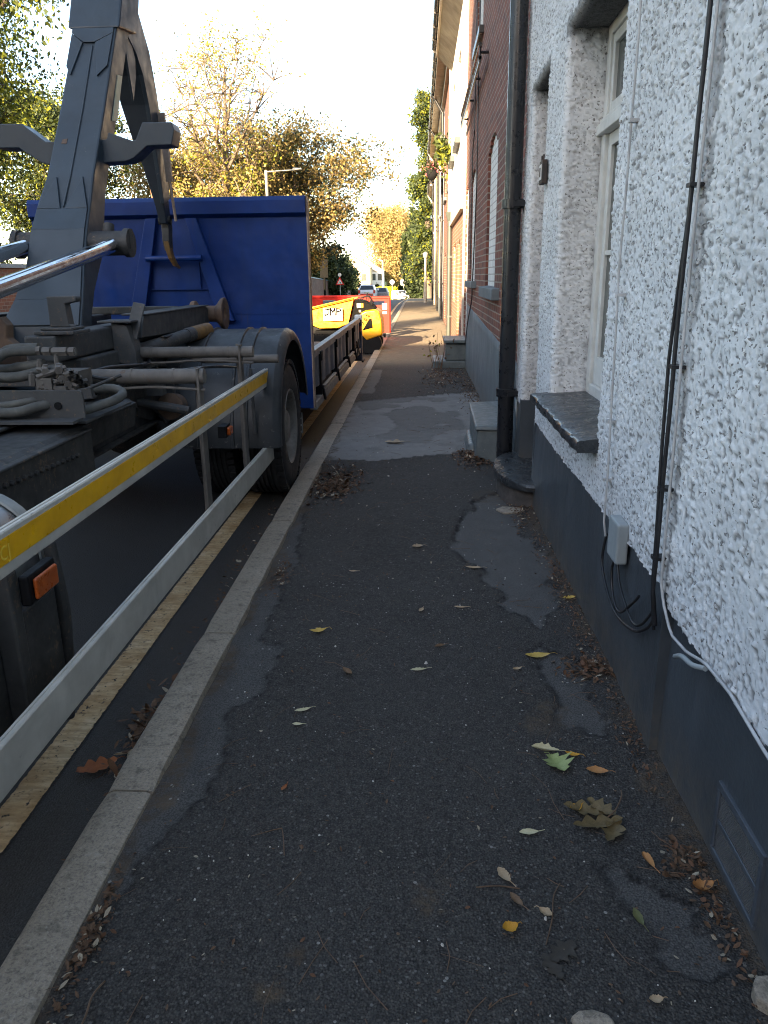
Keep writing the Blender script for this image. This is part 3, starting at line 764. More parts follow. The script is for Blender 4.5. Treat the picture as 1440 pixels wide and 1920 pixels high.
# snap grid lines to the opening edges
for y0, y1, z0_, z1_ in (DOOR, WIN):
    for e in (y0 - RC, y1 + RC): ygrid[np.argmin(np.abs(ygrid - e))] = e
    for e in (z1_ + RC,): zgrid[np.argmin(np.abs(zgrid - e))] = e
zgrid[np.argmin(np.abs(zgrid - 0.80))] = 0.80
AY, AZ = np.meshgrid(ygrid, zgrid)
low = 0.562 - 0.05 * smooth01(-AY, -2.25, -2.16) + (vnoise(AY, AZ * 0, AZ * 0, 0.03, 51) - .5) * 0.014
P0 = np.stack([np.full_like(AY, WX), AY, AZ], -1)
Nn = np.zeros_like(P0); Nn[..., 0] = -1
moss_dark = np.zeros_like(AY)
for y0, y1, z0_, z1_ in (DOOR, WIN):
    inside = (AY > y0 - 0.06) & (AY < y1 + 0.04)
    moss_dark = np.maximum(moss_dark, inside * (1 - smooth01(AZ - z1_ + (vnoise(AY, AZ, AZ * 0, 0.03, 55) - .5) * .05, 0.015, 0.06)) * (AZ > z1_ - .05) * 0.9)
moss_dark = np.maximum(moss_dark, 0.85 * (1 - smooth01(np.abs(AY - 2.21 + (vnoise(AY, AZ, AZ * 0, 0.05, 56) - .5) * 0.03), 0.004, 0.028)) * smooth01(vnoise(AY, AZ, AZ * 0, 0.06, 57), 0.25, 0.55) * 0.75)  # darker broken strip beside the cables
V, F, pit, ms = rough_grid('wall', P0, Nn, cot, moss_dark)
cy = AY[:-1, :-1] * 0.5 + AY[1:, 1:] * 0.5; cz = AZ[:-1, :-1] * 0.5 + AZ[1:, 1:] * 0.5
keep = (cz > (low[:-1, :-1]))
for y0, y1, z0_, z1_ in (DOOR, WIN):
    keep &= ~((cy > y0 - RC) & (cy < y1 + RC) & (cz > (z0_ if z0_ > 0.5 else 0.0)) & (cz < z1_ + RC))
F = F[keep.ravel()]
Vs, Fs, Ps, Ms = [V], [F], [pit], [ms]
off = len(V)
def reveal_strip(kind, y0, y1, zt, zb, depth):
    """rough reveals: a jamb at either side and the head, with rounded arrises"""
    global off
    k = 6
    t = np.linspace(0, math.pi / 2, k)
    prof = [(-0.0, 0.0, -1.0, 0.0)]
    pts = []
    for a in t:       # offset along the wall into the opening (u), depth into the wall (w), normal
        pts.append((RC * math.sin(a), RC * (1 - math.cos(a)), math.cos(a), math.sin(a)))
    n = max(4, int((depth - RC) / 0.009))
    for i in range(1, n + 1): pts.append((RC, RC + (depth - RC) * i / n, 0.0, 1.0))
    pts = np.array(pts)
    zz = zgrid[(zgrid >= zb - 1e-6) & (zgrid <= zt + RC + 1e-6)]
    for side, edge in ((1, y0 - RC), (-1, y1 + RC)):
        U, Z = np.meshgrid(np.arange(len(pts)), zz)
        p = pts[U]
        P = np.stack([WX + p[..., 1], edge + side * p[..., 0], Z], -1)
        Nm = np.stack([-p[..., 2], side * p[..., 3], np.zeros_like(Z)], -1)
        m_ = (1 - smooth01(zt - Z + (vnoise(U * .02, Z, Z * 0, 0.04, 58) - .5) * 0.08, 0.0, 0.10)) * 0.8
        m_ = np.maximum(m_, 0.6 * smooth01(p[..., 1], depth - 0.05, depth) * smooth01(vnoise(U * .02, Z, Z * 0, 0.05, 59), .4, .6))  # darker in places towards the back of the reveal
        v, f, q, mm = rough_grid('r', P, Nm, cot, m_)
        if side < 0: f = f[:, ::-1]
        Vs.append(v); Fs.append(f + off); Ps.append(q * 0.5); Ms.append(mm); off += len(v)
    yg = ygrid[(ygrid >= y0 - RC - 1e-6) & (ygrid <= y1 + RC + 1e-6)]
    U, Yg = np.meshgrid(np.arange(len(pts)), yg)
    p = pts[U]
    P = np.stack([WX + p[..., 1], Yg, zt + RC - p[..., 0]], -1)
    Nm = np.stack([-p[..., 2], np.zeros_like(Yg), -p[..., 3]], -1)
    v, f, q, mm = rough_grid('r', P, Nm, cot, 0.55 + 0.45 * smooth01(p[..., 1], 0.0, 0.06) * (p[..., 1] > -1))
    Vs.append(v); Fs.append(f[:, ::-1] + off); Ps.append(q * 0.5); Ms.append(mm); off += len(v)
reveal_strip('win', WIN[0], WIN[1], WIN[3], 0.80, 0.215)
reveal_strip('door', DOOR[0], DOOR[1], DOOR[3], 0.50, 0.34)
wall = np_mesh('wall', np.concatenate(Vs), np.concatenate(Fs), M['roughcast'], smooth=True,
               attrs={'pit': np.concatenate(Ps), 'moss_dark': np.concatenate(Ms)}, parent=cot)
# the rest of the house: side, back and upper walls, plain
b = MB()
b.box(WX, 0.95, -4.0, 1.0, 0.45, 5.6); b.box(WX, 0.95, 1.0, 6.05, 4.02, 5.6)
b.box(0.97, 6.5, -4.0, -3.8, 0, 5.6); b.box(0.97, 6.5, 5.86, 6.05, 0, 5.6); b.box(6.3, 6.5, -3.8, 5.86, 0, 5.6)
b.box(1.25, 1.3, -3.8, 5.86, 0, 5.6)
b.build('upper_wall', M['roughcast'], cot)
b = MB(); b.prism([(0.45, 5.55), (3.6, 8.2), (6.8, 5.55), (6.8, 5.67), (3.6, 8.34), (0.45, 5.67)], 1, -4.1, 6.05)
b.build('roof', M['roof'], cot)
# plinth
def plinth_panel(y0, y1, x, zt, nz=14):
    ys_ = np.linspace(y0, y1, max(6, int((y1 - y0) / 0.04))); zs_ = np.linspace(-0.05, zt, nz)
    A, B = np.meshgrid(ys_, zs_)
    X = x + (vnoise(A, B, A * 0, 0.3, 61) - .5) * 0.012 + 0.012 * (B / zt)
    X[0] -= 0.01
    return X, A, B
VV, FF = [], []; o_ = 0
for y0, y1, x, zt in ((2.215, 5.10, 0.752, 0.60), (-4.0, 2.26, 0.776, 0.55), (5.76, 6.05, 0.752, 0.60)):
    X, A, B = plinth_panel(y0, y1, x, zt)
    ids = np.arange(A.size).reshape(A.shape) + o_
    FF.append(np.stack([ids[:-1, :-1], ids[:-1, 1:], ids[1:, 1:], ids[1:, :-1]], -1).reshape(-1, 4)); VV.append(np.stack([X, A, B], -1).reshape(-1, 3)); o_ += A.size
np_mesh('plinth', np.concatenate(VV), np.concatenate(FF), M['plinth'], smooth=True, parent=cot)
b = MB(); b.box(0.748, 0.80, 2.211, 2.2165, -0.05, 0.56); b.build('plinth_edge', M['plinth'], cot)
b = MB()      # plinth returns in the doorway, and the step at the 2.2 m break
b.box(0.748, 1.10, 5.735, 5.80, -0.05, 0.60); b.box(0.757, 1.10, 5.06, 5.112, -0.05, 0.575)
build_each(b, 'plinth_return', M['plinth'], cot)
# black door at the back of the recess
b = MB(); b.box(1.085, 1.13, 5.10, 5.76, 0.16, 2.66)
dr = b.build('door', M['doorblack'], cot)
b = MB()
for z0_, z1_ in ((0.35, 0.95), (1.15, 1.95)):
    for y0, y1 in ((5.17, 5.40), (5.46, 5.69)): b.box(1.075, 1.084, y0, y1, z0_, z1_)
b.build('door_panel', M['doorblack'], dr, bevel=0.004)
# sash window
fx = 0.955
win = MB()
yA, yB = 3.20, 4.56
win.box(fx, fx + .09, 4.43, yB, 0.84, 2.74); win.box(fx, fx + .09, yA, 3.33, 0.84, 2.74)       # box frame stiles
win.box(fx, fx + .09, 3.33, 4.43, 2.64, 2.74); win.box(fx + .001, fx + .09, 3.33, 4.43, 0.84, 0.90)
wf = win.build('window', M['frame_white'], cot, bevel=0.005)
b = MB(); b.box(fx - .03, fx + .05, 3.24, 4.52, 2.185, 2.235); b.box(fx - .015, fx + .05, 3.24, 4.52, 2.236, 2.262)
b.build('transom', M['frame_white'], wf, bevel=0.004)
b = MB()      # lower sash, a little behind the frame
for y0, y1 in ((4.36, 4.428), (3.332, 3.40)): b.box(fx + .02, fx + .06, y0, y1, 0.902, 2.183)
b.box(fx + .02, fx + .06, 3.40, 4.36, 0.902, 1.055); b.box(fx + .02, fx + .06, 3.40, 4.36, 2.12, 2.183)
b.box(fx + .024, fx + .056, 3.40, 4.36, 1.585, 1.61); b.box(fx + .024, fx + .056, 3.87, 3.895, 1.055, 2.12)
b.build('sash', M['frame_white'], wf, bevel=0.004)
b = MB()      # upper fixed light
for y0, y1 in ((4.385, 4.428), (3.332, 3.375)): b.box(fx + .012, fx + .055, y0, y1, 2.264, 2.638)
b.box(fx + .012, fx + .055, 3.375, 4.385, 2.264, 2.325); b.box(fx + .012, fx + .055, 3.375, 4.385, 2.59, 2.638)
b.build('sash', M['frame_white'], wf, bevel=0.004)
b = MB(); b.box(fx + .038, fx + .042, 3.40, 4.36, 1.055, 2.12); b.box(fx + .032, fx + .036, 3.375, 4.385, 2.325, 2.59)
b.build('pane', M['pane'], wf)
# slate sill, worn front edge
sb = MB(); rs = []
sr = random.Random(5)
ysl = np.linspace(3.20, 4.575, 34)
for y in ysl:
    e = sr.uniform(-0.006, 0.006); z = 0.825 + sr.uniform(-0.002, 0.002)
    rs.append([(0.66 + e, y, z - 0.052), (0.652 + e, y, z - 0.03 + e), (0.656 + e, y, z - 0.006), (0.668, y, z), (0.80, y, z + 0.012), (0.985, y, z + 0.022), (0.985, y, z - 0.05)])
sb.loft(rs)
sb.build('window_sill', M['slate'], cot, smooth=50)
# round slate doorstep on its plinth
st = MB()
cx, cyy, rr = 0.757, 5.42, 0.51
def arc(r, z, n=28): return [(cx - r * 0.44 * math.sin(t), cyy - r * math.cos(t), z) for t in [math.pi * i / n for i in range(n + 1)]]
rings = [arc(rr - .03, 0.115), arc(rr, 0.122), arc(rr + .004, 0.150), arc(rr - .010, 0.168), arc(rr * 0.6, 0.171), arc(rr * 0.2, 0.172), arc(0.001, 0.1722)]
st.loft(rings, cap=False, closed=False)
st.box(cx - .002, 1.085, 5.101, 5.757, 0.10, 0.1655)
ds = st.build('doorstep', M['slate'], cot, smooth=40)
b = MB(); b.loft([arc(rr - .05, -0.04), arc(rr - .055, 0.06), arc(rr - .05, 0.118)], cap=False, closed=False)
b.build('riser', M['stepside'], ds, smooth=40)
# airbrick by the pavement: frame with fine louvres
vt = MB(); vx = 0.770
y0, y1, z0_, z1_ = 1.455, 1.728, 0.035, 0.245
vt.box(vx, 0.80, y0, y1, z1_ - .022, z1_); vt.box(vx, 0.80, y0, y1, z0_, z0_ + .014)
vt.box(vx, 0.80, y0, y0 + .016, z0_ + .014, z1_ - .022); vt.box(vx, 0.80, y1 - .016, y1, z0_ + .014, z1_ - .022)
vt.box(vx + .003, 0.80, y0 + .016, y1 - .016, 0.128, 0.141)
vf = vt.build('air_vent', M['ventgrey'], cot, bevel=0.002)
b = MB()
for k in range(26):
    zk_ = z0_ + .018 + k * (z1_ - z0_ - .044) / 25
    if abs(zk_ - .1345) > .008: b.box(vx + .005, vx + .010, y0 + .017, y1 - .017, zk_ - .0022, zk_ + .0014)
b.build('grille', M['ventbar'], vf)
b = MB(); b.box(vx + .0115, vx + .013, y0 + .017, y1 - .017, z0_ + .016, z1_ - .024); b.build('backing', M['black'], vf)
# cables up the wall
def wob(path, a, seed, n=60):
    r = random.Random(seed); P = [Vector(p) for p in path]; out = []
    L = [0]
    for p, q in zip(P[:-1], P[1:]): L.append(L[-1] + (q - p).length)
    ph = [r.uniform(0, 6.28) for _ in range(4)]
    for i in range(n + 1):
        s_ = L[-1] * i / n; k = 0
        while k < len(P) - 2 and s_ > L[k + 1]: k += 1
        t = (s_ - L[k]) / max(1e-9, L[k + 1] - L[k]); p = P[k].lerp(P[k + 1], t)
        out.append(p + Vector((0, a * math.sin(s_ * 5 + ph[0]) + a * .6 * math.sin(s_ * 13 + ph[1]), 0)))
    return out
def smoothp(path, n=8):
    P = [Vector(p) for p in path]; out = []
    for i in range(len(P) - 1):
        a, b_, c, d = P[max(i - 1, 0)], P[i], P[i + 1], P[min(i + 2, len(P) - 1)]
        for k in range(n):
            t = k / n
            out.append(0.5 * ((2 * b_) + (-a + c) * t + (2 * a - 5 * b_ + 4 * c - d) * t * t + (-a + 3 * b_ - 3 * c + d) * t ** 3))
    return out + [P[-1]]
cxx = 0.722
b = MB(); b.tube(wob([(cxx, 2.235, 4.0), (cxx, 2.25, 1.7), (cxx, 2.245, 0.56), (0.738, 2.235, 0.44)], 0.004, 1), 0.0065, 8)
b.tube(wob([(cxx + .004, 2.247, 4.0), (cxx + .004, 2.262, 1.7), (cxx, 2.30, 1.25), (cxx, 2.275, 0.9), (cxx, 2.255, 0.56), (0.738, 2.25, 0.42)], 0.004, 2), 0.0055, 8)
b.build('cable', M['cable_black'], cot, smooth=60)
b = MB(); b.tube(wob([(cxx + .016, 2.222, 4.0), (cxx + .012, 2.232, 1.5), (cxx + .012, 2.212, 0.60), (0.742, 2.20, 0.535), (0.742, 2.102, 0.474), (0.742, 1.963, 0.487), (0.742, 1.829, 0.526), (0.742, 1.67, 0.534), (0.742, 1.45, 0.508), (0.742, 1.0, 0.50)], 0.002, 3, 120), 0.0045, 8)
b.build('cable', M['cable_white'], cot, smooth=60)
b = MB(); b.tube(wob([(cxx + .006, 2.955, 4.0), (cxx + .006, 2.975, 2.0), (cxx + .006, 2.985, 1.5), (cxx + .006, 2.955, 1.0), (cxx + .004, 2.925, 0.56), (0.736, 2.92, 0.50)], 0.006, 4), 0.0045, 8)
b.build('cable', M['cable_white'], cot, smooth=60)
b = MB()
for z in (3.4, 2.95, 2.35, 1.72, 1.24, 0.88, 0.66):
    b = MB(); b.box(cxx - .009, WX, 2.235, 2.268, z - .005, z + .005); b.tube([(cxx - .006, 2.27, z), (WX, 2.275, z)], 0.006, 6); b.build('cable_clip', M['cable_black'], cot)
b = MB()
for z in (3.1, 2.55, 2.0, 1.42, 0.95, 0.72): b.box(cxx - .002, WX, 2.962, 2.992, z - .006, z + .006)
build_each(b, 'cable_clip', M['cable_white'], cot)
b = MB(); b.box(0.712, 0.756, 2.665, 2.80, 0.475, 0.63)
jb = b.build('junction_box', M['box_grey'], cot, bevel=0.008)
b = MB(); b.tube(smoothp([(0.740, 2.927, 0.51), (0.733, 2.931, 0.373), (0.733, 2.722, 0.28), (0.733, 2.463, 0.316), (0.733, 2.30, 0.40), (0.738, 2.245, 0.47)]), 0.0055, 8)
b.tube(smoothp([(0.735, 2.72, 0.478), (0.733, 2.65, 0.40), (0.733, 2.47, 0.345), (0.733, 2.36, 0.385), (0.735, 2.27, 0.47)]), 0.005, 8)
b.tube(smoothp([(0.735, 2.735, 0.478), (0.733, 2.78, 0.42), (0.733, 2.74, 0.33), (0.733, 2.63, 0.305), (0.733, 2.47, 0.415), (0.738, 2.43, 0.455)]), 0.005, 8)
b.build('cable', M['cable_black'], cot, smooth=60)
b = MB(); b.tube(smoothp([(0.735, 2.03, 0.44), (0.728, 1.96, 0.477), (0.728, 1.88, 0.494), (0.74, 1.82, 0.515)]), 0.0075, 8)
b.build('conduit', M['box_grey'], cot, smooth=60)
# house number plaque beside the door
pq = MB(); pq.box(0.712, 0.742, 4.93, 5.045, 2.005, 2.135)
pq.tube([(0.722, 4.955, 2.135), (0.722, 4.955, 2.165)], 0.006, 6); pq.tube([(0.722, 5.02, 2.135), (0.722, 5.02, 2.165)], 0.006, 6)
pl = pq.build('number_plaque', M['iron'], cot, bevel=0.003)
b = MB(); b.box(0.7085, 0.7115, 4.948, 5.027, 2.028, 2.112); b.build('tile', M['white'], pl)
b = MB(); b.box(0.7065, 0.7082, 4.972, 4.979, 2.045, 2.095); b.box(0.7065, 0.7082, 4.992, 5.006, 2.045, 2.095); b.build('number_stroke', M['iron'], pl)

# ================================================================ TERRACE
def facade(mb, x, y0, y1, z0, z1, holes, depth=0.11, m=0):
    """street front as quads with reveals; holes: (y0,y1,z0,z1, arch_rise)"""
    cols_ = [(y0, y1, [])]
    ed = {y0, y1}; hs = []
    for (a, b_, c, d, rise) in holes:
        if rise > 0:
            n = 8
            for k in range(n):
                ya = a + (b_ - a) * k / n; yb = a + (b_ - a) * (k + 1) / n
                t = ((k + .5) / n) * 2 - 1
                hs.append((ya, yb, c, d - rise * t * t)); ed |= {ya, yb}
        else: hs.append((a, b_, c, d)); ed |= {a, b_}
    ed = sorted(ed)
    def q(p): mb.add(p, [(0, 1, 2, 3)], m)
    prev = []
    for a, b_ in zip(ed[:-1], ed[1:]):
        if b_ - a < 1e-6: continue
        mid = (a + b_) / 2
        here = sorted([(h[2], h[3]) for h in hs if h[0] <= mid <= h[1]])
        z = z0
        for c, d in here:
            if c > z: q([(x, a, z), (x, b_, z), (x, b_, c), (x, a, c)])
            q([(x, a, c), (x, b_, c), (x + depth, b_, c), (x + depth, a, c)])
            q([(x, a, d), (x, b_, d), (x + depth, b_, d), (x + depth, a, d)])
            z = d
        q([(x, a, z), (x, b_, z), (x, b_, z1), (x, a, z1)])
        # jambs where the opening starts, stops or steps
        zs_ = sorted({v for p in here + prev for v in p})
        for u, w in zip(zs_[:-1], zs_[1:]):
            mm_ = (u + w) / 2
            if any(c < mm_ < d for c, d in here) != any(c < mm_ < d for c, d in prev):
                q([(x, a, u), (x + depth, a, u), (x + depth, a, w), (x, a, w)])
        prev = here
def shell(mb, x, y0, y1, z1, depth=6.0, m=0):
    mb.box(x + 0.12, x + depth, y0, y0 + .02, -1.5, z1, m); mb.box(x + 0.12, x + depth, y1 - .02, y1, -1.5, z1, m)
    mb.box(x + depth - .02, x + depth, y0 + .02, y1 - .02, -1.5, z1, m)
    mb.add([(x, y0, -1.5), (x + .12, y0, -1.5), (x + .12, y0, z1), (x, y0, z1)], [(0, 1, 2, 3)], m)
    mb.add([(x, y1, -1.5), (x + .12, y1, -1.5), (x + .12, y1, z1), (x, y1, z1)], [(0, 1, 2, 3)], m)
def gable_roof(parent, x, y0, y1, z, depth=6.0, over=0.34, rise=2.6):
    b = MB(); b.prism([(x - over, z), (x + depth / 2, z + rise), (x + depth + over, z), (x + depth + over, z + .13), (x + depth / 2, z + rise + .15), (x - over, z + .13)], 1, y0, y1)
    return b.build('roof', M['roof'], parent)
def downpipe(parent, mat, x, y, z0, z1, r=0.035, wallx=None, brackets=(), hopper=None, off=None):
    b = MB()
    path = [(x, y, z0), (x, y, z1)]
    if off: path += off
    b.tube(path, r, 14)
    for z in brackets: b.tube([(x, y, z - .03), (x, y, z + .03)], r * 1.28, 14); b.box(x, wallx + .01, y - r * 1.5, y + r * 1.5, z - .02, z + .02)
    if hopper: b.hexa([(x - .05, y - .05, hopper), (x + .05, y - .05, hopper), (x + .05, y + .05, hopper), (x - .05, y + .05, hopper)],
                      [(x - .10, y - .11, hopper + .2), (x + .08, y - .11, hopper + .2), (x + .08, y + .11, hopper + .2), (x - .10, y + .11, hopper + .2)])
    return b.build('downpipe', mat, parent, smooth=50)
def window_fill(parent, x, y0, y1, z0, z1, mat_f=None, bars=1, depth=0.09):
    mat_f = mat_f or M['frame_white']
    b = MB(); t = 0.06; xf = x + depth
    b.box(xf, xf + .06, y0, y0 + t, z0, z1); b.box(xf, xf + .06, y1 - t, y1, z0, z1)
    b.box(xf, xf + .06, y0 + t, y1 - t, z0, z0 + t); b.box(xf, xf + .06, y0 + t, y1 - t, z1 - t, z1)
    if bars: b.box(xf + .01, xf + .05, y0 + t, y1 - t, (z0 + z1) / 2 - .025, (z0 + z1) / 2 + .025)
    f = b.build('window', mat_f, parent)
    b = MB(); b.box(xf + .03, xf + .035, y0 + t, y1 - t, z0 + t, z1 - t); b.build('pane', M['pane'], f)
    return f
HX = 0.775
# ---- red brick house with bricked-up windows
bh = thing('red_brick_house', 'red brick house with white bricked-up windows and grey plinth beside the white cottage', 'house', (HX, 9.5, 0))
hol = [(8.45, 9.62, 1.36, 2.92, 0.16), (11.55, 12.75, 1.40, 2.95, 0.16), (13.35, 14.05, 0.46, 2.90, 0.12), (10.95, 12.0, 4.42, 5.9, 0.0)]
b = MB(); facade(b, HX, 6.06, 14.2, -0.2, 6.5, hol, 0.10)
shell(b, HX, 6.06, 14.2, 6.5); b.build('wall', M['brick'], bh)
b = MB()
for a, c, d, e, r in hol: b.box(HX + .032 if d > .5 else HX + .03, HX + .16, a - .01, c + .01, d, e)
build_each(b, 'bricked_window', M['brick_white'], bh)
b = MB(); b.hexa([(HX - .075, 7.93, 1.245), (HX - .075, 9.66, 1.245), (HX + .1, 9.66, 1.245), (HX + .1, 7.93, 1.245)],
                 [(HX - .075, 7.93, 1.355), (HX - .075, 9.66, 1.355), (HX + .1, 9.66, 1.375), (HX + .1, 7.93, 1.375)])
b.build('window_sill', M['plinth_grey'], bh, bevel=0.008)
b = MB(); b.box(HX - .075, HX + .1, 11.15, 12.85, 1.31, 1.40); b.build('window_sill', M['plinth_grey'], bh, bevel=0.008)
b = MB(); b.box(HX - .06, HX + .1, 10.8, 12.1, 4.33, 4.42); b.build('window_sill', M['blackpipe'], bh, bevel=0.006)
b = MB(); X_, A_, B_ = plinth_panel(6.06, 13.1, HX - .022, 0.80, 12)
B_ = B_ * (1 + 0.0); topz = 0.80 + (A_ - 6.06) / 7.0 * 0.22; B_ = np.where(B_ > 0, B_ / 0.80 * topz, B_)
ids = np.arange(A_.size).reshape(A_.shape)
Vp = np.stack([X_, A_, B_], -1).reshape(-1, 3); Fp = np.stack([ids[:-1, :-1], ids[:-1, 1:], ids[1:, 1:], ids[1:, :-1]], -1).reshape(-1, 4)
# top fillet back to the wall
top = np.stack([np.full(A_.shape[1], HX + .01), A_[-1], B_[-1] + .012], -1)
Vp = np.concatenate([Vp, top]); t0 = A_.size; last = ids[-1]
Ft = np.stack([last[:-1], last[1:], t0 + np.arange(1, len(last)), t0 + np.arange(len(last) - 1)], -1)
np_mesh('plinth', Vp, np.concatenate([Fp, Ft]), M['plinth_grey'], smooth=True, parent=bh)
b = MB(); b.box(HX - .014, HX + .02, 6.08, 6.17, 0.0, 1.95); b.build('quoin_strip', M['render_white'], bh)
gable_roof(bh, HX, 6.06, 14.2, 6.5)
b = MB()      # iron sign rail fixed along the wall
for x, z in ((HX - .10, 3.85), (HX - .10, 3.98)): b.tube([(x, 9.9, z), (x, 14.0, z)], 0.024, 8)
for y in (9.95, 11.2, 12.5, 13.9): b.tube([(HX - .10, y, 3.83), (HX - .10, y, 4.0)], 0.014, 6); b.tube([(HX - .10, y, 3.91), (HX + .02, y, 3.91)], 0.016, 6)
b.box(HX - .112, HX - .09, 9.9, 14.0, 3.80, 3.86); b.build('sign_rail', M['blackpipe'], bh)
b = MB(); b.tube(wob([(HX - .02, 11.2, 6.4), (HX - .02, 11.3, 3.9), (HX - .02, 11.2, 2.6), (HX - .03, 11.6, 1.15), (HX - .04, 12.4, 0.75), (HX - .05, 12.6, 0.45)], 0.01, 8), 0.009, 6)
b.tube(wob([(HX - .02, 11.9, 6.4), (HX - .02, 11.9, 3.4), (HX - .02, 12.2, 3.2), (HX - .02, 12.3, 1.6)], 0.01, 9), 0.008, 6)
b.tube([(HX - .05, 12.6, 0.45), (HX - .09, 11.9, 0.62)], 0.006, 6)
b.build('cable', M['cable_black'], bh)
downpipe(bh, M['blackpipe'], 0.668, 6.02, 0.10, 6.2, 0.062, HX, (0.62, 1.98, 3.5))
# grey steps at either door of the brick house
b = MB(); b.hexa([(0.455, 6.33, -0.03), (0.79, 6.20, -0.03), (0.79, 7.42, -0.03), (0.475, 7.42, -0.03)], [(0.475, 6.35, 0.262), (0.79, 6.24, 0.275), (0.79, 7.42, 0.30), (0.49, 7.42, 0.285)])
sp = b.build('step', M['step_grey'], bh, bevel=0.018, seg=3)
b = MB(); b.hexa([(0.452, 6.33, 0.258), (0.792, 6.215, 0.27), (0.792, 7.44, 0.296), (0.468, 7.44, 0.283)], [(0.462, 6.34, 0.294), (0.792, 6.225, 0.306), (0.792, 7.44, 0.332), (0.475, 7.44, 0.318)])
b.build('step_top', M['step_grey'], sp, bevel=0.01, seg=3)
b = MB(); b.hexa([(0.40, 6.55, -0.02), (0.47, 6.52, -0.02), (0.48, 7.3, -0.02), (0.42, 7.3, -0.02)], [(0.42, 6.6, 0.09), (0.47, 6.56, 0.10), (0.48, 7.25, 0.10), (0.44, 7.2, 0.09)])
b.build('mortar_lump', M['step_grey'], sp, bevel=0.02, seg=3)
b = MB(); b.box(0.22, 0.79, 13.05, 14.1, -0.05, 0.115); b.box(0.42, 0.79, 13.1, 14.05, 0.115, 0.40)
sp = b.build('step', M['step_grey'], bh, bevel=0.02, seg=3)
b = MB(); b.box(0.40, 0.79, 13.04, 14.08, 0.403, 0.455); b.build('step_top', M['step_grey'], sp, bevel=0.012, seg=3)

# ---- house with white rendered upper storey
h2 = thing('rendered_house', 'house with white rendered upper storey over brick, grey-green downpipe at its far corner', 'house', (HX, 17, 0))
b = MB(); facade(b, HX, 14.22, 20.0, -0.2, 2.66, [(16.0, 16.9, 0.1, 2.2, .1), (17.9, 19.0, 0.9, 2.2, .1)], 0.10); shell(b, HX, 14.22, 20.0, 6.35)
b.build('wall', M['brick2'], h2)
b = MB(); facade(b, HX - .05, 14.45, 20.0, 2.66, 6.25, [(15.6, 16.7, 3.9, 5.4, 0), (18.0, 19.1, 3.9, 5.4, 0)], 0.14)
b.add([(HX - .05, 14.45, 2.66), (HX + .1, 14.45, 2.66), (HX + .1, 14.45, 6.25), (HX - .05, 14.45, 6.25)], [(0, 1, 2, 3)])
b.add([(HX - .05, 14.45, 2.66), (HX - .05, 20, 2.66), (HX + .1, 20, 2.66), (HX + .1, 14.45, 2.66)], [(0, 1, 2, 3)])
b.build('rendered_wall', M['render_white'], h2)
b = MB(); b.box(HX - .075, HX - .002, 14.45, 20.0, 2.60, 2.66); b.build('drip_moulding', M['pipe_pale'], h2)
b = MB(); b.box(HX - .03, HX + .1, 14.24, 14.43, 0.1, 6.3); b.build('corner_strip', M['pipe_pale'], h2)
window_fill(h2, HX, 15.6, 16.7, 3.9, 5.4); window_fill(h2, HX, 18.0, 19.1, 3.9, 5.4); window_fill(h2, HX, 17.9, 19.0, 0.9, 2.2)
b = MB(); b.box(HX - .14, HX + .05, 15.45, 16.85, 3.80, 3.90); b.box(HX - .14, HX + .05, 17.85, 19.25, 3.80, 3.90); build_each(b, 'window_sill', M['pipe_green'], h2)
b = MB(); b.box(HX + .07, HX + .1, 16.0, 16.9, 0.1, 2.2); b.build('door', M['doorblack'], h2)
b = MB(); b.box(HX - .42, HX + .1, 14.22, 20.0, 6.26, 6.36); b.prism([(HX - .38, 6.26), (HX - .05, 6.26), (HX - .05, 5.95)], 1, 14.46, 19.98)
b.build('soffit', M['soffit'], h2)
def gutter(parent, x, y0, y1, z, mat):
    b = MB(); b.lathe([(0, .062), (y1 - y0, .062)], (x, y0, z), (0, 1, 0), 10, a0=math.pi / 2 * 0, a1=math.pi * 2)
    for y in np.arange(y0 + .4, y1, 0.9): b.box(x - .068, x + .068, y - .02, y + .02, z - .068, z + .05)
    return b.build('gutter', mat, parent, smooth=50)
gutter(h2, HX - .46, 14.2, 20.0, 6.45, M['blackpipe'])
gable_roof(h2, HX, 14.2, 20.0, 6.5, over=0.40)
downpipe(h2, M['pipe_green'], HX - .07, 19.75, 0.0, 2.75, 0.052, HX, (0.5, 1.9), hopper=2.72)
downpipe(h2, M['pipe_pale'], HX - .07, 19.95, 2.9, 6.05, 0.045, HX, (3.6, 5.0), off=[(HX - .36, 19.95, 6.36), (HX - .46, 19.95, 6.42)])
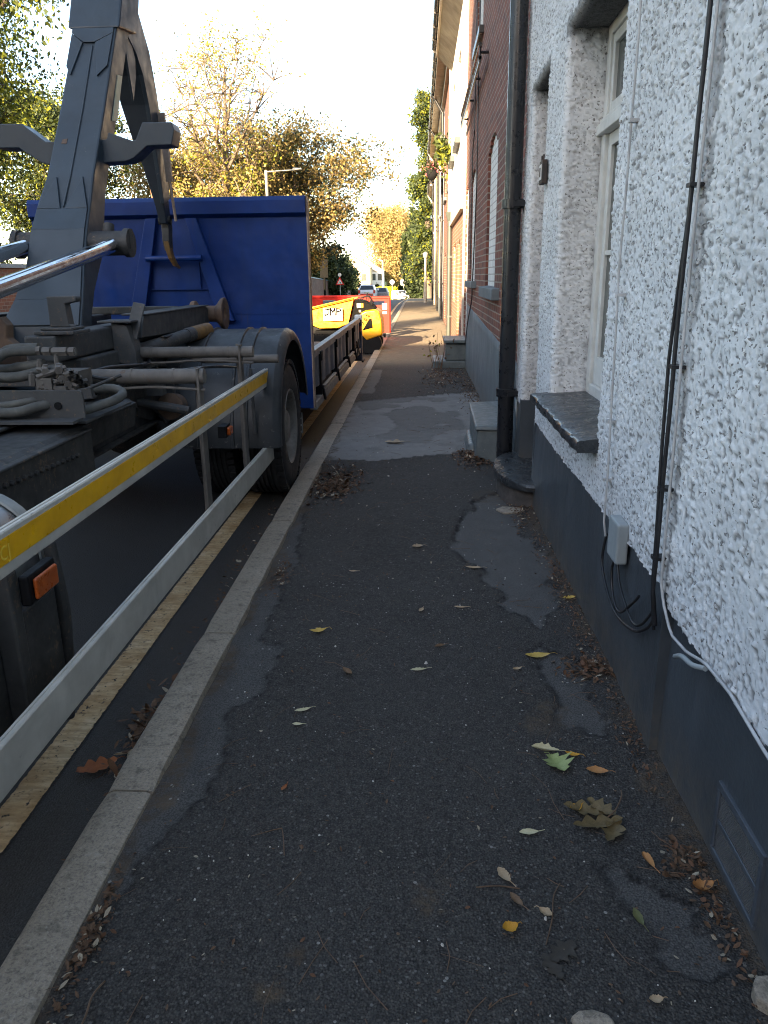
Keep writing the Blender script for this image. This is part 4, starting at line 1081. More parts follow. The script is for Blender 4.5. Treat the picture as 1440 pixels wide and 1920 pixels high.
# ---- further houses of the row
def row_house(name, label, y0, y1, zt, matw, pipe_mat, seed, X=HX, band=None, over=0.36, holes_z=((0.95, 2.3), (3.7, 5.1))):
    r = random.Random(seed)
    t = thing(name, label, 'house', (X, (y0 + y1) / 2, g1((y0 + y1) / 2)))
    L = y1 - y0; g = g1((y0 + y1) / 2)
    wy = [(y0 + L * .16, y0 + L * .36), (y0 + L * .64, y0 + L * .84)]
    hol = [(wy[0][0], wy[0][1], g + holes_z[0][0], g + holes_z[0][1], .08), (wy[1][0], wy[1][1] - .2, g + .08, g + 2.15, .08)] + [(a, c, g + holes_z[1][0], g + holes_z[1][1], 0) for a, c in wy]
    b = MB(); facade(b, X, y0, y1, g - .6, zt, hol, 0.10); shell(b, X, y0, y1, zt)
    b.build('wall', matw, t)
    window_fill(t, X, *hol[0][:4])
    for h in hol[2:]: window_fill(t, X, *h[:4])
    b = MB(); b.box(X + .07, X + .1, *hol[1][:4]); b.build('door', M['doorblack'], t)
    b = MB()
    for h in (hol[0], hol[2], hol[3]): b.box(X - .06, X + .1, h[0] - .08, h[1] + .08, h[2] - .09, h[2])
    build_each(b, 'window_sill', M['step_grey'] if seed % 2 else M['pipe_pale'], t)
    b = MB(); b.box(X - over + .02, X + .1, y0, y1, zt - .10, zt); b.box(X - .10, X + .05, y0, y1, zt - .32, zt - .10)
    b.build('soffit', M['soffit'], t)
    gutter(t, X - over - .03, y0, y1, zt + .07, M['blackpipe'])
    gable_roof(t, X, y0, y1, zt + .02, over=over)
    downpipe(t, pipe_mat, X - .07, y1 - .25, g + .05, zt - .5, 0.045, X, (g + 1.2, g + 3.2), off=[(X - over + .05, y1 - .25, zt - .12), (X - over - .03, y1 - .25, zt + .03)])
    if band: b = MB(); b.box(X - .03, X + .01, y0, y1, g - .3, g + band); b.build('plinth', M['plinth_grey'], t)
    return t
h3 = row_house('terraced_house', 'brown brick terraced house with black downpipe and hanging basket', 20.02, 27.4, 6.9, M['brick'], M['blackpipe'], 1)
h4 = row_house('terraced_house', 'cream rendered terraced house just past the hanging basket', 27.42, 33.5, 6.95, M['render_white'], M['blackpipe'], 2, band=0.6)
h5 = row_house('terraced_house', 'yellow painted terraced house between the cream house and the last brick house', 33.52, 39.8, 6.9, M['render_yellow'], M['pipe_pale'], 3)
h6 = row_house('terraced_house', 'last brick terraced house of the row, nearest the ivy-clad tree', 39.82, 47.0, 6.8, M['brick2'], M['blackpipe'], 4)
h7 = row_house('terraced_house', 'pale terraced house at the far end of the row behind the white lamp post', 47.02, 54.0, 6.4, M['render_cream'], M['pipe_pale'], 5, X=HX + .1)
# hanging basket on the brown brick house
hb = thing('hanging_basket', 'hanging flower basket with pink flowers on the wall of a terraced house', 'basket', (0.38, 26.2, 4.3))
b = MB(); b.lathe([(0.0, 0.20), (-.10, 0.185), (-.20, 0.15), (-.28, 0.09), (-.30, 0.0)], (0.36, 26.2, 4.62), (0, 0, 1), 14); b.build('basket', M['black'], hb, smooth=50)
b = MB(); b.tube([(HX, 26.2, 5.05), (0.36, 26.2, 5.10)], 0.012, 6); b.tube([(HX, 26.2, 4.75), (0.45, 26.2, 5.08)], 0.010, 6); b.tube([(0.36, 26.2, 5.1), (0.36, 26.2, 4.6)], 0.006, 5); b.build('bracket', M['iron'], hb)
# terrace across the road behind the camera, which keeps the sun off the near pavement
oc = thing('opposite_terrace', 'tall brick terrace across the road behind the viewer', 'building', (-10, -20, 0))
b = MB(); b.box(-11.9, -9.3, -50, -17.4, -0.5, 15.6); b.build('wall', M['brick2'], oc)
b = MB(); b.prism([(-12.0, 15.6), (-10.6, 16.9), (-9.1, 15.6)], 1, -50.2, -17.35); b.build('roof', M['roof'], oc)
for k in range(10):
    for z in (1.0, 4.2, 7.4):
        y = -49.5 + k * 3.1
        b = MB(); b.box(-9.29, -9.24, y, y + 1.2, z, z + 1.7); w_ = b.build('window', M['frame_white'], oc)
        b = MB(); b.box(-9.238, -9.232, y + .08, y + 1.12, z + .08, z + 1.62); b.build('pane', M['pane'], w_)

# the street also runs on behind the viewer: more of the row, and an added house blocking low sky
bk = thing('terraced_house', 'brick terraced house behind the viewer on the right', 'house', (HX, -14, 0))
b = MB(); b.box(HX, 7, -26, -4.02, -.5, 6.4); b.build('wall', M['brick'], bk)
gable_roof(bk, HX, -26, -4.02, 6.4)
bk = thing('sky_block_house', 'unseen brick house added behind the viewer to block low sky', 'house', (-2, -38, 0))
b = MB(); b.box(-8, 8, -46, -36, -.5, 12.5); b.build('wall', M['brick2'], bk)
b = MB(); b.prism([(-9, 12.5), (-1, 17), (9, 12.5)], 1, -46.5, -35.5); b.build('roof', M['roof'], bk)
wk = thing('shadow_block', 'unseen flat-roofed block added across the road to cast the street shadow edge', 'building', (-18, -25, 0))  # added out of view so its parapet casts the shadow edge ahead
b = MB(); b.box(-26, -11.95, -42, -17.7, -.5, 12.1); b.build('wall', M['brick2'], wk)
b = MB(); b.box(-26.2, -11.94, -42.2, -17.6, 12.102, 12.4); b.build('roof', M['step_grey'], wk)

def curve_mesh(tc, name):
    """letters as an ordinary mesh"""
    tmp = bpy.data.objects.new('tmp', tc); col.objects.link(tmp)
    me = bpy.data.meshes.new_from_object(tmp.evaluated_get(bpy.context.evaluated_depsgraph_get()))
    bpy.data.objects.remove(tmp)
    return bpy.data.objects.new(name, me)

# ================================================================ HOOK-LIFT TRUCK
tk = thing('hook_lift_truck', 'grey hook-lift truck with raised hook arm and aluminium side guard rails, parked at the kerb', 'truck', (-2.2, 3.5, -0.09))
TX = -2.21                                    # centre line
# chassis rails and cross members
b = MB()
for x0, x1 in ((-1.84, -1.77), (-2.65, -2.58)):
    b.box(x0, x1, -3.5, 6.7, 0.60, 0.90)
    b.box(x0 - .0, x1 + .045 if x0 > -2 else x1, -3.5, 6.7, 0.585, 0.602); b.box(x0, x1 + .045 if x0 > -2 else x1, -3.5, 6.7, 0.898, 0.912)
for y in (-1.5, 0.8, 2.6, 4.3, 6.5): b.box(-2.58, -1.84, y, y + .12, 0.64, 0.86)
cf = b.build('chassis', M['chassis'], tk, bevel=0.006)
b = MB()
for k in range(16):
    y = 2.45 + k * 0.045; z = 0.845 - 0.002 * k
    b.lathe([(0, .012), (.012, .011), (.016, 0.0)], (-1.456, y, z - .03), (1, 0, 0), 6)
for k in range(10): b.lathe([(0, .012), (.012, .011), (.015, 0.0)], (-1.768, 1.2 + k * .16, 0.80), (1, 0, 0), 6)
tag(b.build('rivet', M['chassis'], cf), kind='stuff')
# low dark tool box and brackets under the hose plate
b = MB(); b.prism([(-1.76, 0.885), (-1.50, 0.885), (-1.455, 0.86), (-1.455, 0.66), (-1.52, 0.60), (-1.76, 0.60)], 1, 2.1, 3.30)
b.prism([(-1.76, 0.885), (-1.56, 0.885), (-1.52, 0.86), (-1.54, 0.74), (-1.76, 0.66)], 1, 3.302, 4.05)
b.box(-1.50, -1.445, 2.1, 3.29, 0.858, 0.872); b.box(-1.56, -1.515, 3.30, 4.04, 0.858, 0.870)
b.build('side_box', M['chassis'], tk, bevel=0.01)
# rear axle and springs
b = MB(); b.tube([(-3.3, 5.75, .42), (-1.15, 5.75, .42)], 0.085, 14); b.lathe([(-.24, .1), (-.17, .2), (0, .24), (.17, .2), (.24, .1)], (TX, 5.75, .43), (0, 1, 0), 18)
for x in (-1.80, -2.62):
    rs = [[(x - .04, y, z - .03), (x + .04, y, z - .03), (x + .04, y, z + .03), (x - .04, y, z + .03)] for y, z in [(4.7, .70), (5.1, .60), (5.5, .55), (5.75, .54), (6.0, .55), (6.4, .60), (6.75, .70)]]
    b.loft(rs)
    b.hexa([(x - .07, 5.62, .44), (x + .07, 5.62, .44), (x + .07, 5.88, .44), (x - .07, 5.88, .44)], [(x - .06, 5.66, .60), (x + .06, 5.66, .60), (x + .06, 5.84, .60), (x - .06, 5.84, .60)])
b.build('axle', M['chassis'], tk, smooth=40)
b = MB()   # brake chamber and arm, dusty
b.lathe([(0, .0), (.005, .085), (.09, .10), (.11, .10), (.19, .08), (.2, .0)], (-1.95, 5.18, .64), (0.2, 1, 0.1), 16)
rs = [[(x, 5.0 - .03, z - .02), (x, 5.0 + .05, z - .02), (x, 5.0 + .05, z + .025), (x, 5.0 - .03, z + .025)] for x, z in [(-2.1, .66), (-2.02, .73), (-1.9, .755), (-1.8, .73), (-1.74, .67), (-1.66, .65)]]
b.loft(rs); b.tube([(-1.72, 5.0, .60), (-1.66, 5.05, .66)], .045, 10)
b.build('brake_actuator', M['frame'], tk, smooth=40)
# wheels
def tyre(parent, x_out, width, y, z, R=0.50, side=1, name='tyre'):
    """x_out: outer face; side=+1 outer face looks to +x"""
    w = width
    pr = [(-w * .06, .27), (-w * .02, .30), (0.004, .36), (0.0, .42), (-.012, .455), (-.03, .482), (-.055, .496), (-.06, .497)]
    inner = [(-w - a, r) for a, r in reversed(pr)]
    tread = []
    n = 5; x0 = -.06; x1 = -w + .06
    for k in range(n):
        a = x0 + (x1 - x0) * k / n; c = x0 + (x1 - x0) * (k + 1) / n
        tread += [(a - .004, .500), (c + .010, .500), (c + .008, .486), (c - .002, .486)]
    prof = pr + tread + inner
    b = MB(); b.lathe([(a * side, r * R / .5) for a, r in prof], (x_out, y, z), (1, 0, 0), 72)
    # sipes and shoulder blocks
    for k in range(56):
        t = 2 * math.pi * k / 56
        for xx_ in (-.028, -w + .028):
            c = Vector((x_out + xx_ * side, y + math.cos(t) * (R - .010), z + math.sin(t) * (R - .010)))
            rad = Vector((0, math.cos(t), math.sin(t))); tan = Vector((0, -math.sin(t), math.cos(t)))
            q = [c + Vector((sx * .024, 0, 0)) + tan * (sy * .019) for sx, sy in ((-1, -1), (1, -1), (1, 1), (-1, 1))]
            b.hexa([p - rad * .02 for p in q], [p + rad * .012 for p in q])
    return b.build(name, M['rubber'], parent, smooth=32)
def rim(parent, x_out, width, y, z, side=1):
    prof = [(-.02, .285), (-.004, .28), (-.012, .268), (-.05, .255), (-.10, .25), (-.125, .235), (-.13, .20), (-.105, .165), (-.10, .13), (-.04, .12), (-.03, .10), (-.025, .0)]
    b = MB(); b.lathe([(a * side, r) for a, r in prof], (x_out, y, z), (1, 0, 0), 48)
    for k in range(10):
        t = 2 * math.pi * k / 10; b.lathe([(0, .016), (.035, .015), (.04, .0)], (x_out - .108 * side, y + .185 * math.cos(t), z + .185 * math.sin(t)), (side, 0, 0), 6)
    return b.build('rim', M['rim'], parent, smooth=35)
for xo, sd in ((-0.972, 1), (-3.448, -1)):
    wh = bpy.data.objects.new('rear_wheel', None); link(wh, tk); wh['_base'] = [0, 0, 0]; wh.matrix_parent_inverse = Matrix.Translation(Vector(tk['_base'])).inverted()
    tyre(wh, xo, 0.29, 5.75, 0.41, side=sd); tyre(wh, xo - .345 * sd, 0.29, 5.75, 0.41, side=sd); rim(wh, xo, 0.29, 5.75, 0.41, sd)
# mudguards: ribbed half barrels
for x0, x1 in ((-1.74, -0.935), (-3.485, -2.68)):
    b = MB(); Y0, Z0, RR = 5.75, 0.42, 0.715
    ns = 44; a0, a1 = R_(182), R_(12)
    sgn = 1 if x0 > -2 else -1
    lip = x1 if sgn > 0 else x0; inn = x0 if sgn > 0 else x1
    xs_ = []
    u = 0.0
    W = abs(x1 - x0)
    profx = [(0.0, RR - .015), (0.0, RR)]
    for rb in (.13, .30, .60, .72): profx += [(rb * W - .012, RR), (rb * W - .006, RR + .012), (rb * W + .006, RR + .012), (rb * W + .012, RR)]
    profx += [(W - .10, RR), (W - .05, RR + .004), (W - .02, RR - .012), (W - .004, RR - .035), (W, RR - .065), (W - .006, RR - .085), (W - .014, RR - .06), (W - .03, RR - .03), (W - .06, RR - .014)]
    rings = []
    for k in range(ns + 1):
        t = a0 + (a1 - a0) * k / ns
        rings.append([(inn + sgn * px_, Y0 + r * math.cos(t), Z0 + r * math.sin(t)) for px_, r in profx])
    b.loft(rings, cap=True, closed=True)
    # straight skirt ahead of the wheel
    b2 = []
    for z in (0.42, 0.40): b2.append([(inn + sgn * px_, Y0 - r, z) for px_, r in profx])
    b.loft(b2)
    b.build('mudguard', M['guard'], tk, smooth=32)
    # flat dusty support straps
b = MB()
for x in (-1.62, -1.10): b.tube([(x, 5.02, 0.50), (x, 5.0, 0.93)], 0.012, 8)
build_each(b, 'mudguard_strap', M['frame'], tk)
# cross tubes that carry guards and rails, with end plates
for y, z, xa, xb, r in ((4.60, 1.075, -1.80, -0.99, .033), (3.70, 1.045, -1.80, -1.04, .036)):
    b = MB(); b.tube([(xa, y, z), (xb, y, z)], r, 18)
    for x in np.linspace(xa + .2, xb - .15, 3): b.tube([(x - .006, y, z), (x + .006, y, z)], r + .003, 18)
    b.tube(smoothp([(xa, y - .01, z - r - .02), (xa + .25, y - .01, z - r - .026), (xa + .5, y - .012, z - r - .014), (xb, y - .01, z - r - .03)]), 0.007, 8)
    b.build('cross_tube', M['dirty_tube'], tk, smooth=40)
b = MB(); b.tube([(-1.42, 5.08, 0.985), (-0.93, 5.08, 0.985)], 0.027, 16); b.tube([(-1.42, 5.08, 0.985), (-1.60, 5.12, 1.03)], 0.027, 16); b.box(-1.44, -1.39, 5.06, 5.10, 0.98, 1.05)
b.build('cross_tube', M['dirty_tube'], tk, smooth=40)
# side guard
for z0_, z1_, nm in ((0.793, 0.905, 1), (0.268, 0.398, 0)):
    b = MB()
    prof = [(-1.032, z0_), (-1.030, z0_ + .004), (-1.030, z1_ - .004), (-1.033, z1_), (-1.042, z1_), (-1.043, z1_ - .003), (-1.047, z1_ - .003), (-1.048, z1_), (-1.056, z1_), (-1.058, z1_ - .004), (-1.058, z0_)]
    yA, yB = (-2.5, 5.27) if nm else (-2.5, 5.32)
    b.prism(prof, 1, yA, yB)
    rl = b.build('guard_rail', M['alu'], tk)
    if nm:
        b = MB(); b.box(-1.0297, -1.0285, -2.4, 5.262, 0.824, 0.889); tp = b.build('reflective_tape', M['tape'], rl)
        tc = bpy.data.curves.new('lettering', 'FONT'); tc.body = "CJ"; tc.size = 0.052; tc.extrude = 0.0003; tc.materials.append(M['tapemark'])
        to = curve_mesh(tc, 'lettering'); link(to, tp); to.matrix_world = Matrix(((0, 0, 1, -1.0275), (1, 0, 0, 1.725), (0, 1, 0, 0.836), (0, 0, 0, 1)))
for y, zt in ((3.70, 1.085), (4.60, 1.12)):
    b = MB(); b.box(-1.072, -1.060, y - .038, y + .038, 0.275, zt); b.box(-1.10, -1.072, y + .03, y + .038, 0.275, zt)
    b.build('guard_post', M['dirty_tube'], tk, bevel=0.002)
# lamp on the guard and lamp on the front bracket
b = MB(); b.box(-1.075, -1.055, 4.18, 4.25, 0.655, 0.70); lm = b.build('marker_lamp', M['amber'], tk, bevel=0.006)
b = MB(); b.box(-1.12, -1.076, 4.16, 4.27, 0.645, 0.71); b.build('housing', M['black'], lm)
b = MB(); b.box(-1.108, -1.094, 1.995, 2.128, 0.618, 0.682); lm = b.build('marker_lamp', M['amber'], tk, bevel=0.008, seg=3)
b = MB(); b.box(-1.14, -1.109, 1.975, 2.145, 0.604, 0.697); b.build('housing', M['black'], lm, bevel=0.008)
b = MB(); b.box(-1.62, -1.20, 1.55, 2.06, 0.16, 0.70); b.box(-1.20, -1.14, 1.93, 1.985, 0.14, 0.72)
b.tube(smoothp([(-1.16, 2.22, 0.72), (-1.15, 2.235, 0.5), (-1.16, 2.23, 0.3), (-1.17, 2.20, 0.1)]), 0.022, 8)
b.box(-1.20, -1.15, 1.99, 2.2, 0.25, 0.58); b.box(-1.19, -1.16, 1.99, 2.16, 0.15, 0.245)
b.build('step_box', M['chassis'], tk, bevel=0.012)
# air tank
b = MB(); prof = [(0, 0), (.004, .10), (.02, .16), (.045, .195), (.07, .205), (.12, .205)]
pf = prof + [(1.3, .205), (1.35, .195), (1.39, .1), (1.4, 0)]
b.lathe([(a, r) for a, r in pf], (-1.40, 2.33, 0.665), (0, -1, 0), 40)
at = b.build('air_tank', M['tank'], tk, smooth=30)
b = MB()
for a in (2.24, 2.08): b.lathe([(-.028, .208), (-.024, .214), (.024, .214), (.028, .208)], (-1.40, a, 0.665), (0, 1, 0), 40)
b.build('tank_strap', M['galv'], at, smooth=30)
# hose plate, hoses and valve block
b = MB(); pl_ = [(-2.6, 0.93), (-2.6, 1.05), (-1.45, 1.05), (-1.434, 1.045), (-1.430, 1.03), (-1.43, 0.93)]
b.prism(pl_, 1, 3.2, 3.212); b.box(-2.6, -1.44, 3.10, 3.2, 0.922, 0.934)
b.box(-1.75, -1.434, 3.213, 3.75, 0.905, 0.915)
hp = b.build('valve_plate', M['frame'], tk)
b = MB(); b.lathe([(0, .016), (.004, .016)], (-1.54, 3.197, 0.985), (0, -1, 0), 16); b.lathe([(.004, .016), (.0045, 0)], (-1.54, 3.197, 0.985), (0, -1, 0), 16); b.build('hole_plug', M['black'], hp)
def hose(path, r=0.022, mat='hose'):
    b = MB(); b.tube(smoothp(path, 8), r, 12); return b.build('hose', M[mat], tk, smooth=60)
hose([(-2.5, 3.05, 0.99), (-1.9, 3.14, 0.975), (-1.72, 3.15, 0.965), (-1.62, 3.18, 0.985), (-1.57, 3.25, 0.99)], 0.021)
hose([(-2.5, 3.12, 1.02), (-1.95, 3.17, 1.00), (-1.78, 3.18, 0.99), (-1.66, 3.19, 1.005), (-1.60, 3.3, 1.005)], 0.016)
hose([(-2.6, 3.35, 1.10), (-1.95, 3.38, 1.085), (-1.80, 3.38, 1.085), (-1.70, 3.40, 1.105), (-1.60, 3.42, 1.118)], 0.023)
hose([(-2.6, 3.5, 1.13), (-1.95, 3.46, 1.11), (-1.82, 3.46, 1.12), (-1.70, 3.45, 1.135)], 0.023)
hose([(-2.4, 3.3, 1.15), (-2.0, 3.36, 1.13), (-1.90, 3.40, 1.16), (-1.84, 3.42, 1.19), (-1.72, 3.44, 1.195)], 0.021)
hose([(-2.5, 3.4, 1.18), (-2.05, 3.5, 1.15), (-1.94, 3.5, 1.17), (-1.87, 3.5, 1.20), (-1.74, 3.5, 1.205)], 0.019)
hose([(-1.50, 3.45, 1.02), (-1.42, 3.50, 1.015), (-1.37, 3.49, 0.995), (-1.38, 3.40, 0.975), (-1.47, 3.28, 0.95)], 0.021)
hose([(-1.56, 3.6, 1.06), (-1.45, 3.7, 1.035), (-1.2, 4.3, 1.02), (-1.15, 4.9, 0.95)], 0.008, 'cable_black')
b = MB(); vr = random.Random(11)
b.box(-1.72, -1.55, 3.38, 3.60, 1.02, 1.10)
for x, y, z, r_, h in ((-1.70, 3.40, 1.10, .013, .05), (-1.655, 3.36, 1.09, .018, .04), (-1.63, 3.42, 1.10, .010, .07), (-1.60, 3.37, 1.08, .015, .05), (-1.56, 3.35, 1.05, .012, .06), (-1.72, 3.36, 1.05, .016, .05)):
    b.tube([(x, y, z), (x + .004, y, z + h)], r_, 6); b.tube([(x + .004, y, z + h), (x + .004, y, z + h + .012)], r_ * .6, 8)
b.box(-1.69, -1.62, 3.33, 3.38, 1.03, 1.085); b.box(-1.60, -1.55, 3.31, 3.35, 0.99, 1.05)
for x0, x1, z in ((-1.76, -1.70, 1.195), (-1.69, -1.655, 1.192), (-1.645, -1.58, 1.19), (-1.57, -1.545, 1.19)): b.tube([(x0, 3.44, z), (x1, 3.44, z)], 0.021, 6)
b.tube([(-1.78, 3.45, 1.193), (-1.54, 3.44, 1.19)], 0.013, 10)
for x, z in ((-1.61, 1.13), (-1.67, 1.125), (-1.60, 1.09), (-1.575, 1.065), (-1.56, 1.035)): b.tube([(x, 3.40, z), (x + .03, 3.33, z - .012)], 0.018, 6)
for k in range(6): b.lathe([(0, .014), (.02, .017), (.04, .012)], (-1.545 + .006 * k, 3.34 + .03 * k, 1.10 - .022 * k), (.6, -.6, .2), 7)
for k in range(14): b.tube([(-1.60 + vr.uniform(-.1, .1), 3.33, 1.03 + vr.uniform(-.02, .08)), (-1.60 + vr.uniform(-.1, .1), 3.36 + vr.uniform(0, .1), 1.05 + vr.uniform(-.02, .08))], vr.uniform(.005, .012), 6)
b.build('valve_block', M['dirty_tube'], tk, smooth=40)
b = MB(); b.tube([(-1.47, 3.32, 1.035), (-1.34, 3.42, 1.085)], 0.0075, 8); b.hexa([(-1.50, 3.28, 1.0), (-1.43, 3.30, 1.0), (-1.43, 3.34, 1.0), (-1.50, 3.34, 1.0)], [(-1.49, 3.29, 1.04), (-1.44, 3.31, 1.045), (-1.44, 3.33, 1.045), (-1.49, 3.33, 1.04)])
b.build('lever', M['chassis'], tk)
# loose cables, clips and brackets along the frame
cr = random.Random(31)
for k in range(7):
    x0 = -1.76 + cr.uniform(-.05, .12); z0_ = .93 + cr.uniform(0, .10)
    b = MB(); b.tube(smoothp([(x0, 3.6 + cr.uniform(-.2, .2), z0_), (x0 + .05, 4.0, z0_ + cr.uniform(-.05, .04)), (x0 + cr.uniform(-.05, .1), 4.5, z0_ + cr.uniform(-.06, .02)), (x0 + cr.uniform(-.1, .05), 5.0, z0_ - cr.uniform(0, .12)), (x0 - .1, 5.6, z0_ - .15)]), cr.choice((.006, .008, .011, .014)), 7)
    b.build('cable', M[cr.choice(('cable_black', 'hose', 'cable_black'))], tk, smooth=60)
b = MB()
for y in (3.5, 3.95, 4.35, 4.95): b.box(-1.80, -1.70, y, y + .035, .905, .955); b.lathe([(0, .014), (.012, .013), (.016, 0)], (-1.72, y + .018, .955), (0, 0, 1), 6)
b.box(-1.70, -1.60, 4.72, 4.80, 0.80, 0.95); b.box(-1.66, -1.52, 4.86, 4.92, 0.62, 0.72); b.tube([(-1.9, 4.75, .78), (-1.45, 4.75, .70)], .028, 10)
tag(b.build('frame_bracket', M['frame'], tk), kind='stuff')
b = MB(); b.lathe([(0, 0), (.004, .075), (.14, .085), (.15, .06), (.15, 0)], (-1.60, 4.98, .70), (0, -1, .1), 18); b.build('air_valve', M['rust'], tk, smooth=40)
# tilt frame: box beams, stops, end rollers
for s in (1, -1):
    X = lambda x: TX + s * (x - TX)
    b = MB(); b.box(X(-1.95), X(-1.79), 3.78, 6.25, 1.105, 1.235); b.box(X(-1.97), X(-1.765), 4.0, 6.3, 0.93, 1.10)
    fr = b.build('tilt_frame', M['frame'], tk, bevel=0.012)
    b = MB(); b.prism([(X(-1.79), 1.04), (X(-1.66), 0.98), (X(-1.66), 1.095), (X(-1.70), 1.24), (X(-1.79), 1.255)], 1, 4.50, 4.62)
    b.box(X(-1.86), X(-1.66), 4.47, 4.64, 1.255, 1.268); b.bar((X(-1.70), 4.55, 1.16), (X(-1.655), 4.63, 1.36), 0.012, 0.075, (1, 0, 0))
    b.build('gusset', M['frame'], tk, bevel=0.005)
    b = MB(); b.prism([(4.62, 1.16), (6.05, 1.13), (6.20, 1.17), (6.22, 1.24), (6.10, 1.285), (4.70, 1.285)], 0, X(-1.70), X(-1.66))
    b.box(X(-1.80), X(-1.65), 4.7, 6.15, 1.286, 1.296); b.box(X(-1.655), X(-1.62), 4.95, 5.9, 1.135, 1.146)
    b.build('roller_arm', M['frame'], tk, bevel=0.004)
    b = MB(); ax_ = (s, 0, 0)
    b.lathe([(0, 0), (0, .095), (.012, .10), (.035, .10), (.045, .085), (.05, .062), (.19, .062), (.205, .075), (.235, .115), (.262, .125), (.268, .118), (.262, .05), (.24, .03), (.24, 0)], (X(-1.80), 6.2, 1.225), ax_, 36)
    b.build('end_roller', M['rust'], tk, smooth=35)
    b = MB(); st_ = [(X(-1.845), 1.272), (X(-1.845), 1.420), (X(-1.70), 1.422), (X(-1.695), 1.408), (X(-1.70), 1.393), (X(-1.757), 1.383), (X(-1.748), 1.285), (X(-1.738), 1.272)]
    b.prism(st_, 1, 3.86, 3.93); b.box(X(-1.88), X(-1.715), 3.82, 3.97, 1.258, 1.272); b.box(X(-1.90), X(-1.70), 3.79, 4.0, 1.238, 1.257)
    b.build('lock_stop', M['frame'], tk, bevel=0.005)
b = MB(); b.box(-2.65, -1.80, 5.75, 5.85, 1.25, 1.30); b.box(-2.65, -1.78, 6.1, 6.16, 1.23, 1.27); b.box(-2.62, -1.82, 4.05, 4.2, 0.95, 1.08)
build_each(b, 'cross_member', M['frame'], tk, bevel=0.005)
b = MB(); b.tube([(-1.74, 4.55, 1.06), (-1.60, 5.3, 1.12)], 0.045, 14); b.tube([(-1.60, 5.3, 1.12), (-1.585, 5.4, 1.125)], 0.05, 14); b.build('stop_arm', M['frame'], tk, smooth=40)
b = MB(); b.tube([(-1.585, 5.4, 1.125), (-1.53, 5.62, 1.14)], 0.05, 14); b.build('stop_buffer', M['ochre'], tk, smooth=40)
b = MB(); pc = [(-2.02, 1.22), (-1.98, 1.32), (-1.93, 1.34), (-1.90, 1.30), (-1.91, 1.24), (-1.86, 1.20), (-1.86, 1.12), (-2.04, 1.12)]
b.prism(pc, 1, 3.55, 3.62); b.build('hook_latch', M['rust'], tk, bevel=0.008)
# hook arm
sec = [  # z, x left, x right, y front, depth
    (0.85, -2.60, -2.03, 4.62, .16), (1.225, -2.557, -2.052, 4.70, .18), (1.385, -2.50, -2.065, 4.806, .20), (1.575, -2.462, -2.085, 4.929, .30), (1.80, -2.455, -2.09, 5.05, .30), (1.965, -2.445, -2.098, 5.174, .26),
    (2.14, -2.407, -2.099, 5.276, .27), (2.58, -2.381, -2.080, 5.542, .27), (3.09, -2.345, -2.055, 5.827, .26), (3.30, -2.35, -2.05, 5.94, .28)]
b = MB(); b.loft([[(xl, yf, z), (xr, yf, z), (xr, yf + d, z + .05), (xl, yf + d, z + .05)] for z, xl, xr, yf, d in sec])
arm = b.build('hook_arm', M['mast'], tk, bevel=0.012)
def on_front(x, z, lift=0.0):
    zs_ = [s[0] for s in sec]; y = float(np.interp(z, zs_, [s[3] for s in sec])); return (x, y - lift, z)
def plate(poly, t=0.012):
    b = MB(); n = len(poly); fr_ = [on_front(x, z, t) for x, z in poly]; bk = [on_front(x, z, -.002) for x, z in poly]
    b.add(fr_ + bk, [tuple(range(n)), tuple(range(2 * n - 1, n - 1, -1))] + [(i, (i + 1) % n, n + (i + 1) % n, n + i) for i in range(n)]); return b
# welded reinforcement plates with pointed ends
ps = [[(-2.545, 1.24), (-2.06, 1.24), (-2.075, 1.40), (-2.095, 1.60), (-2.105, 1.80), (-2.112, 1.96), (-2.165, 2.20), (-2.255, 1.93), (-2.285, 1.93), (-2.335, 2.20), (-2.43, 1.965), (-2.445, 1.80), (-2.452, 1.6), (-2.495, 1.40)],
      [(-2.342, 3.10), (-2.385, 2.84), (-2.33, 2.80), (-2.25, 3.03), (-2.20, 3.03), (-2.155, 2.79), (-2.075, 2.85), (-2.06, 3.10)]]
# keep pieces near-planar: cut the tall plate in slices
def plate_slices(poly, zs_, t):
    b = MB()
    for z0_, z1_ in zip(zs_[:-1], zs_[1:]):
        pass
    return b
for i, p in enumerate(ps):
    pass
b = MB()
def tri_plate(b, pts, t=0.016):
    fr_ = [on_front(x, z, t) for x, z in pts]; bk = [on_front(x, z, -.003) for x, z in pts]; n = len(pts)
    b.add(fr_ + bk, [tuple(range(n)), tuple(range(2 * n - 1, n - 1, -1))] + [(i, (i + 1) % n, n + (i + 1) % n, n + i) for i in range(n)])
zl = [1.235, 1.385, 1.575, 1.80, 1.93]
L_ = np.interp(zl, [s[0] for s in sec], [s[1] for s in sec]) + .012; Rr = np.interp(zl, [s[0] for s in sec], [s[2] for s in sec]) - .012
for k in range(4): tri_plate(b, [(L_[k], zl[k]), (Rr[k], zl[k]), (Rr[k + 1], zl[k + 1]), (L_[k + 1], zl[k + 1])])
tri_plate(b, [(-2.436, 1.931), (-2.285, 1.931), (-2.335, 2.13)]); tri_plate(b, [(-2.255, 1.931), (-2.110, 1.931), (-2.165, 2.13)])
tri_plate(b, [(-2.352, 3.085), (-2.365, 2.86), (-2.33, 2.80), (-2.27, 3.02)]); tri_plate(b, [(-2.15, 2.79), (-2.085, 2.86), (-2.068, 3.085), (-2.185, 3.02)]); tri_plate(b, [(-2.352, 3.086), (-2.265, 3.022), (-2.19, 3.022), (-2.068, 3.086), (-2.068, 3.12), (-2.352, 3.12)])
build_each(b, 'weld_plate', M['mast'], arm, bevel=0.003)
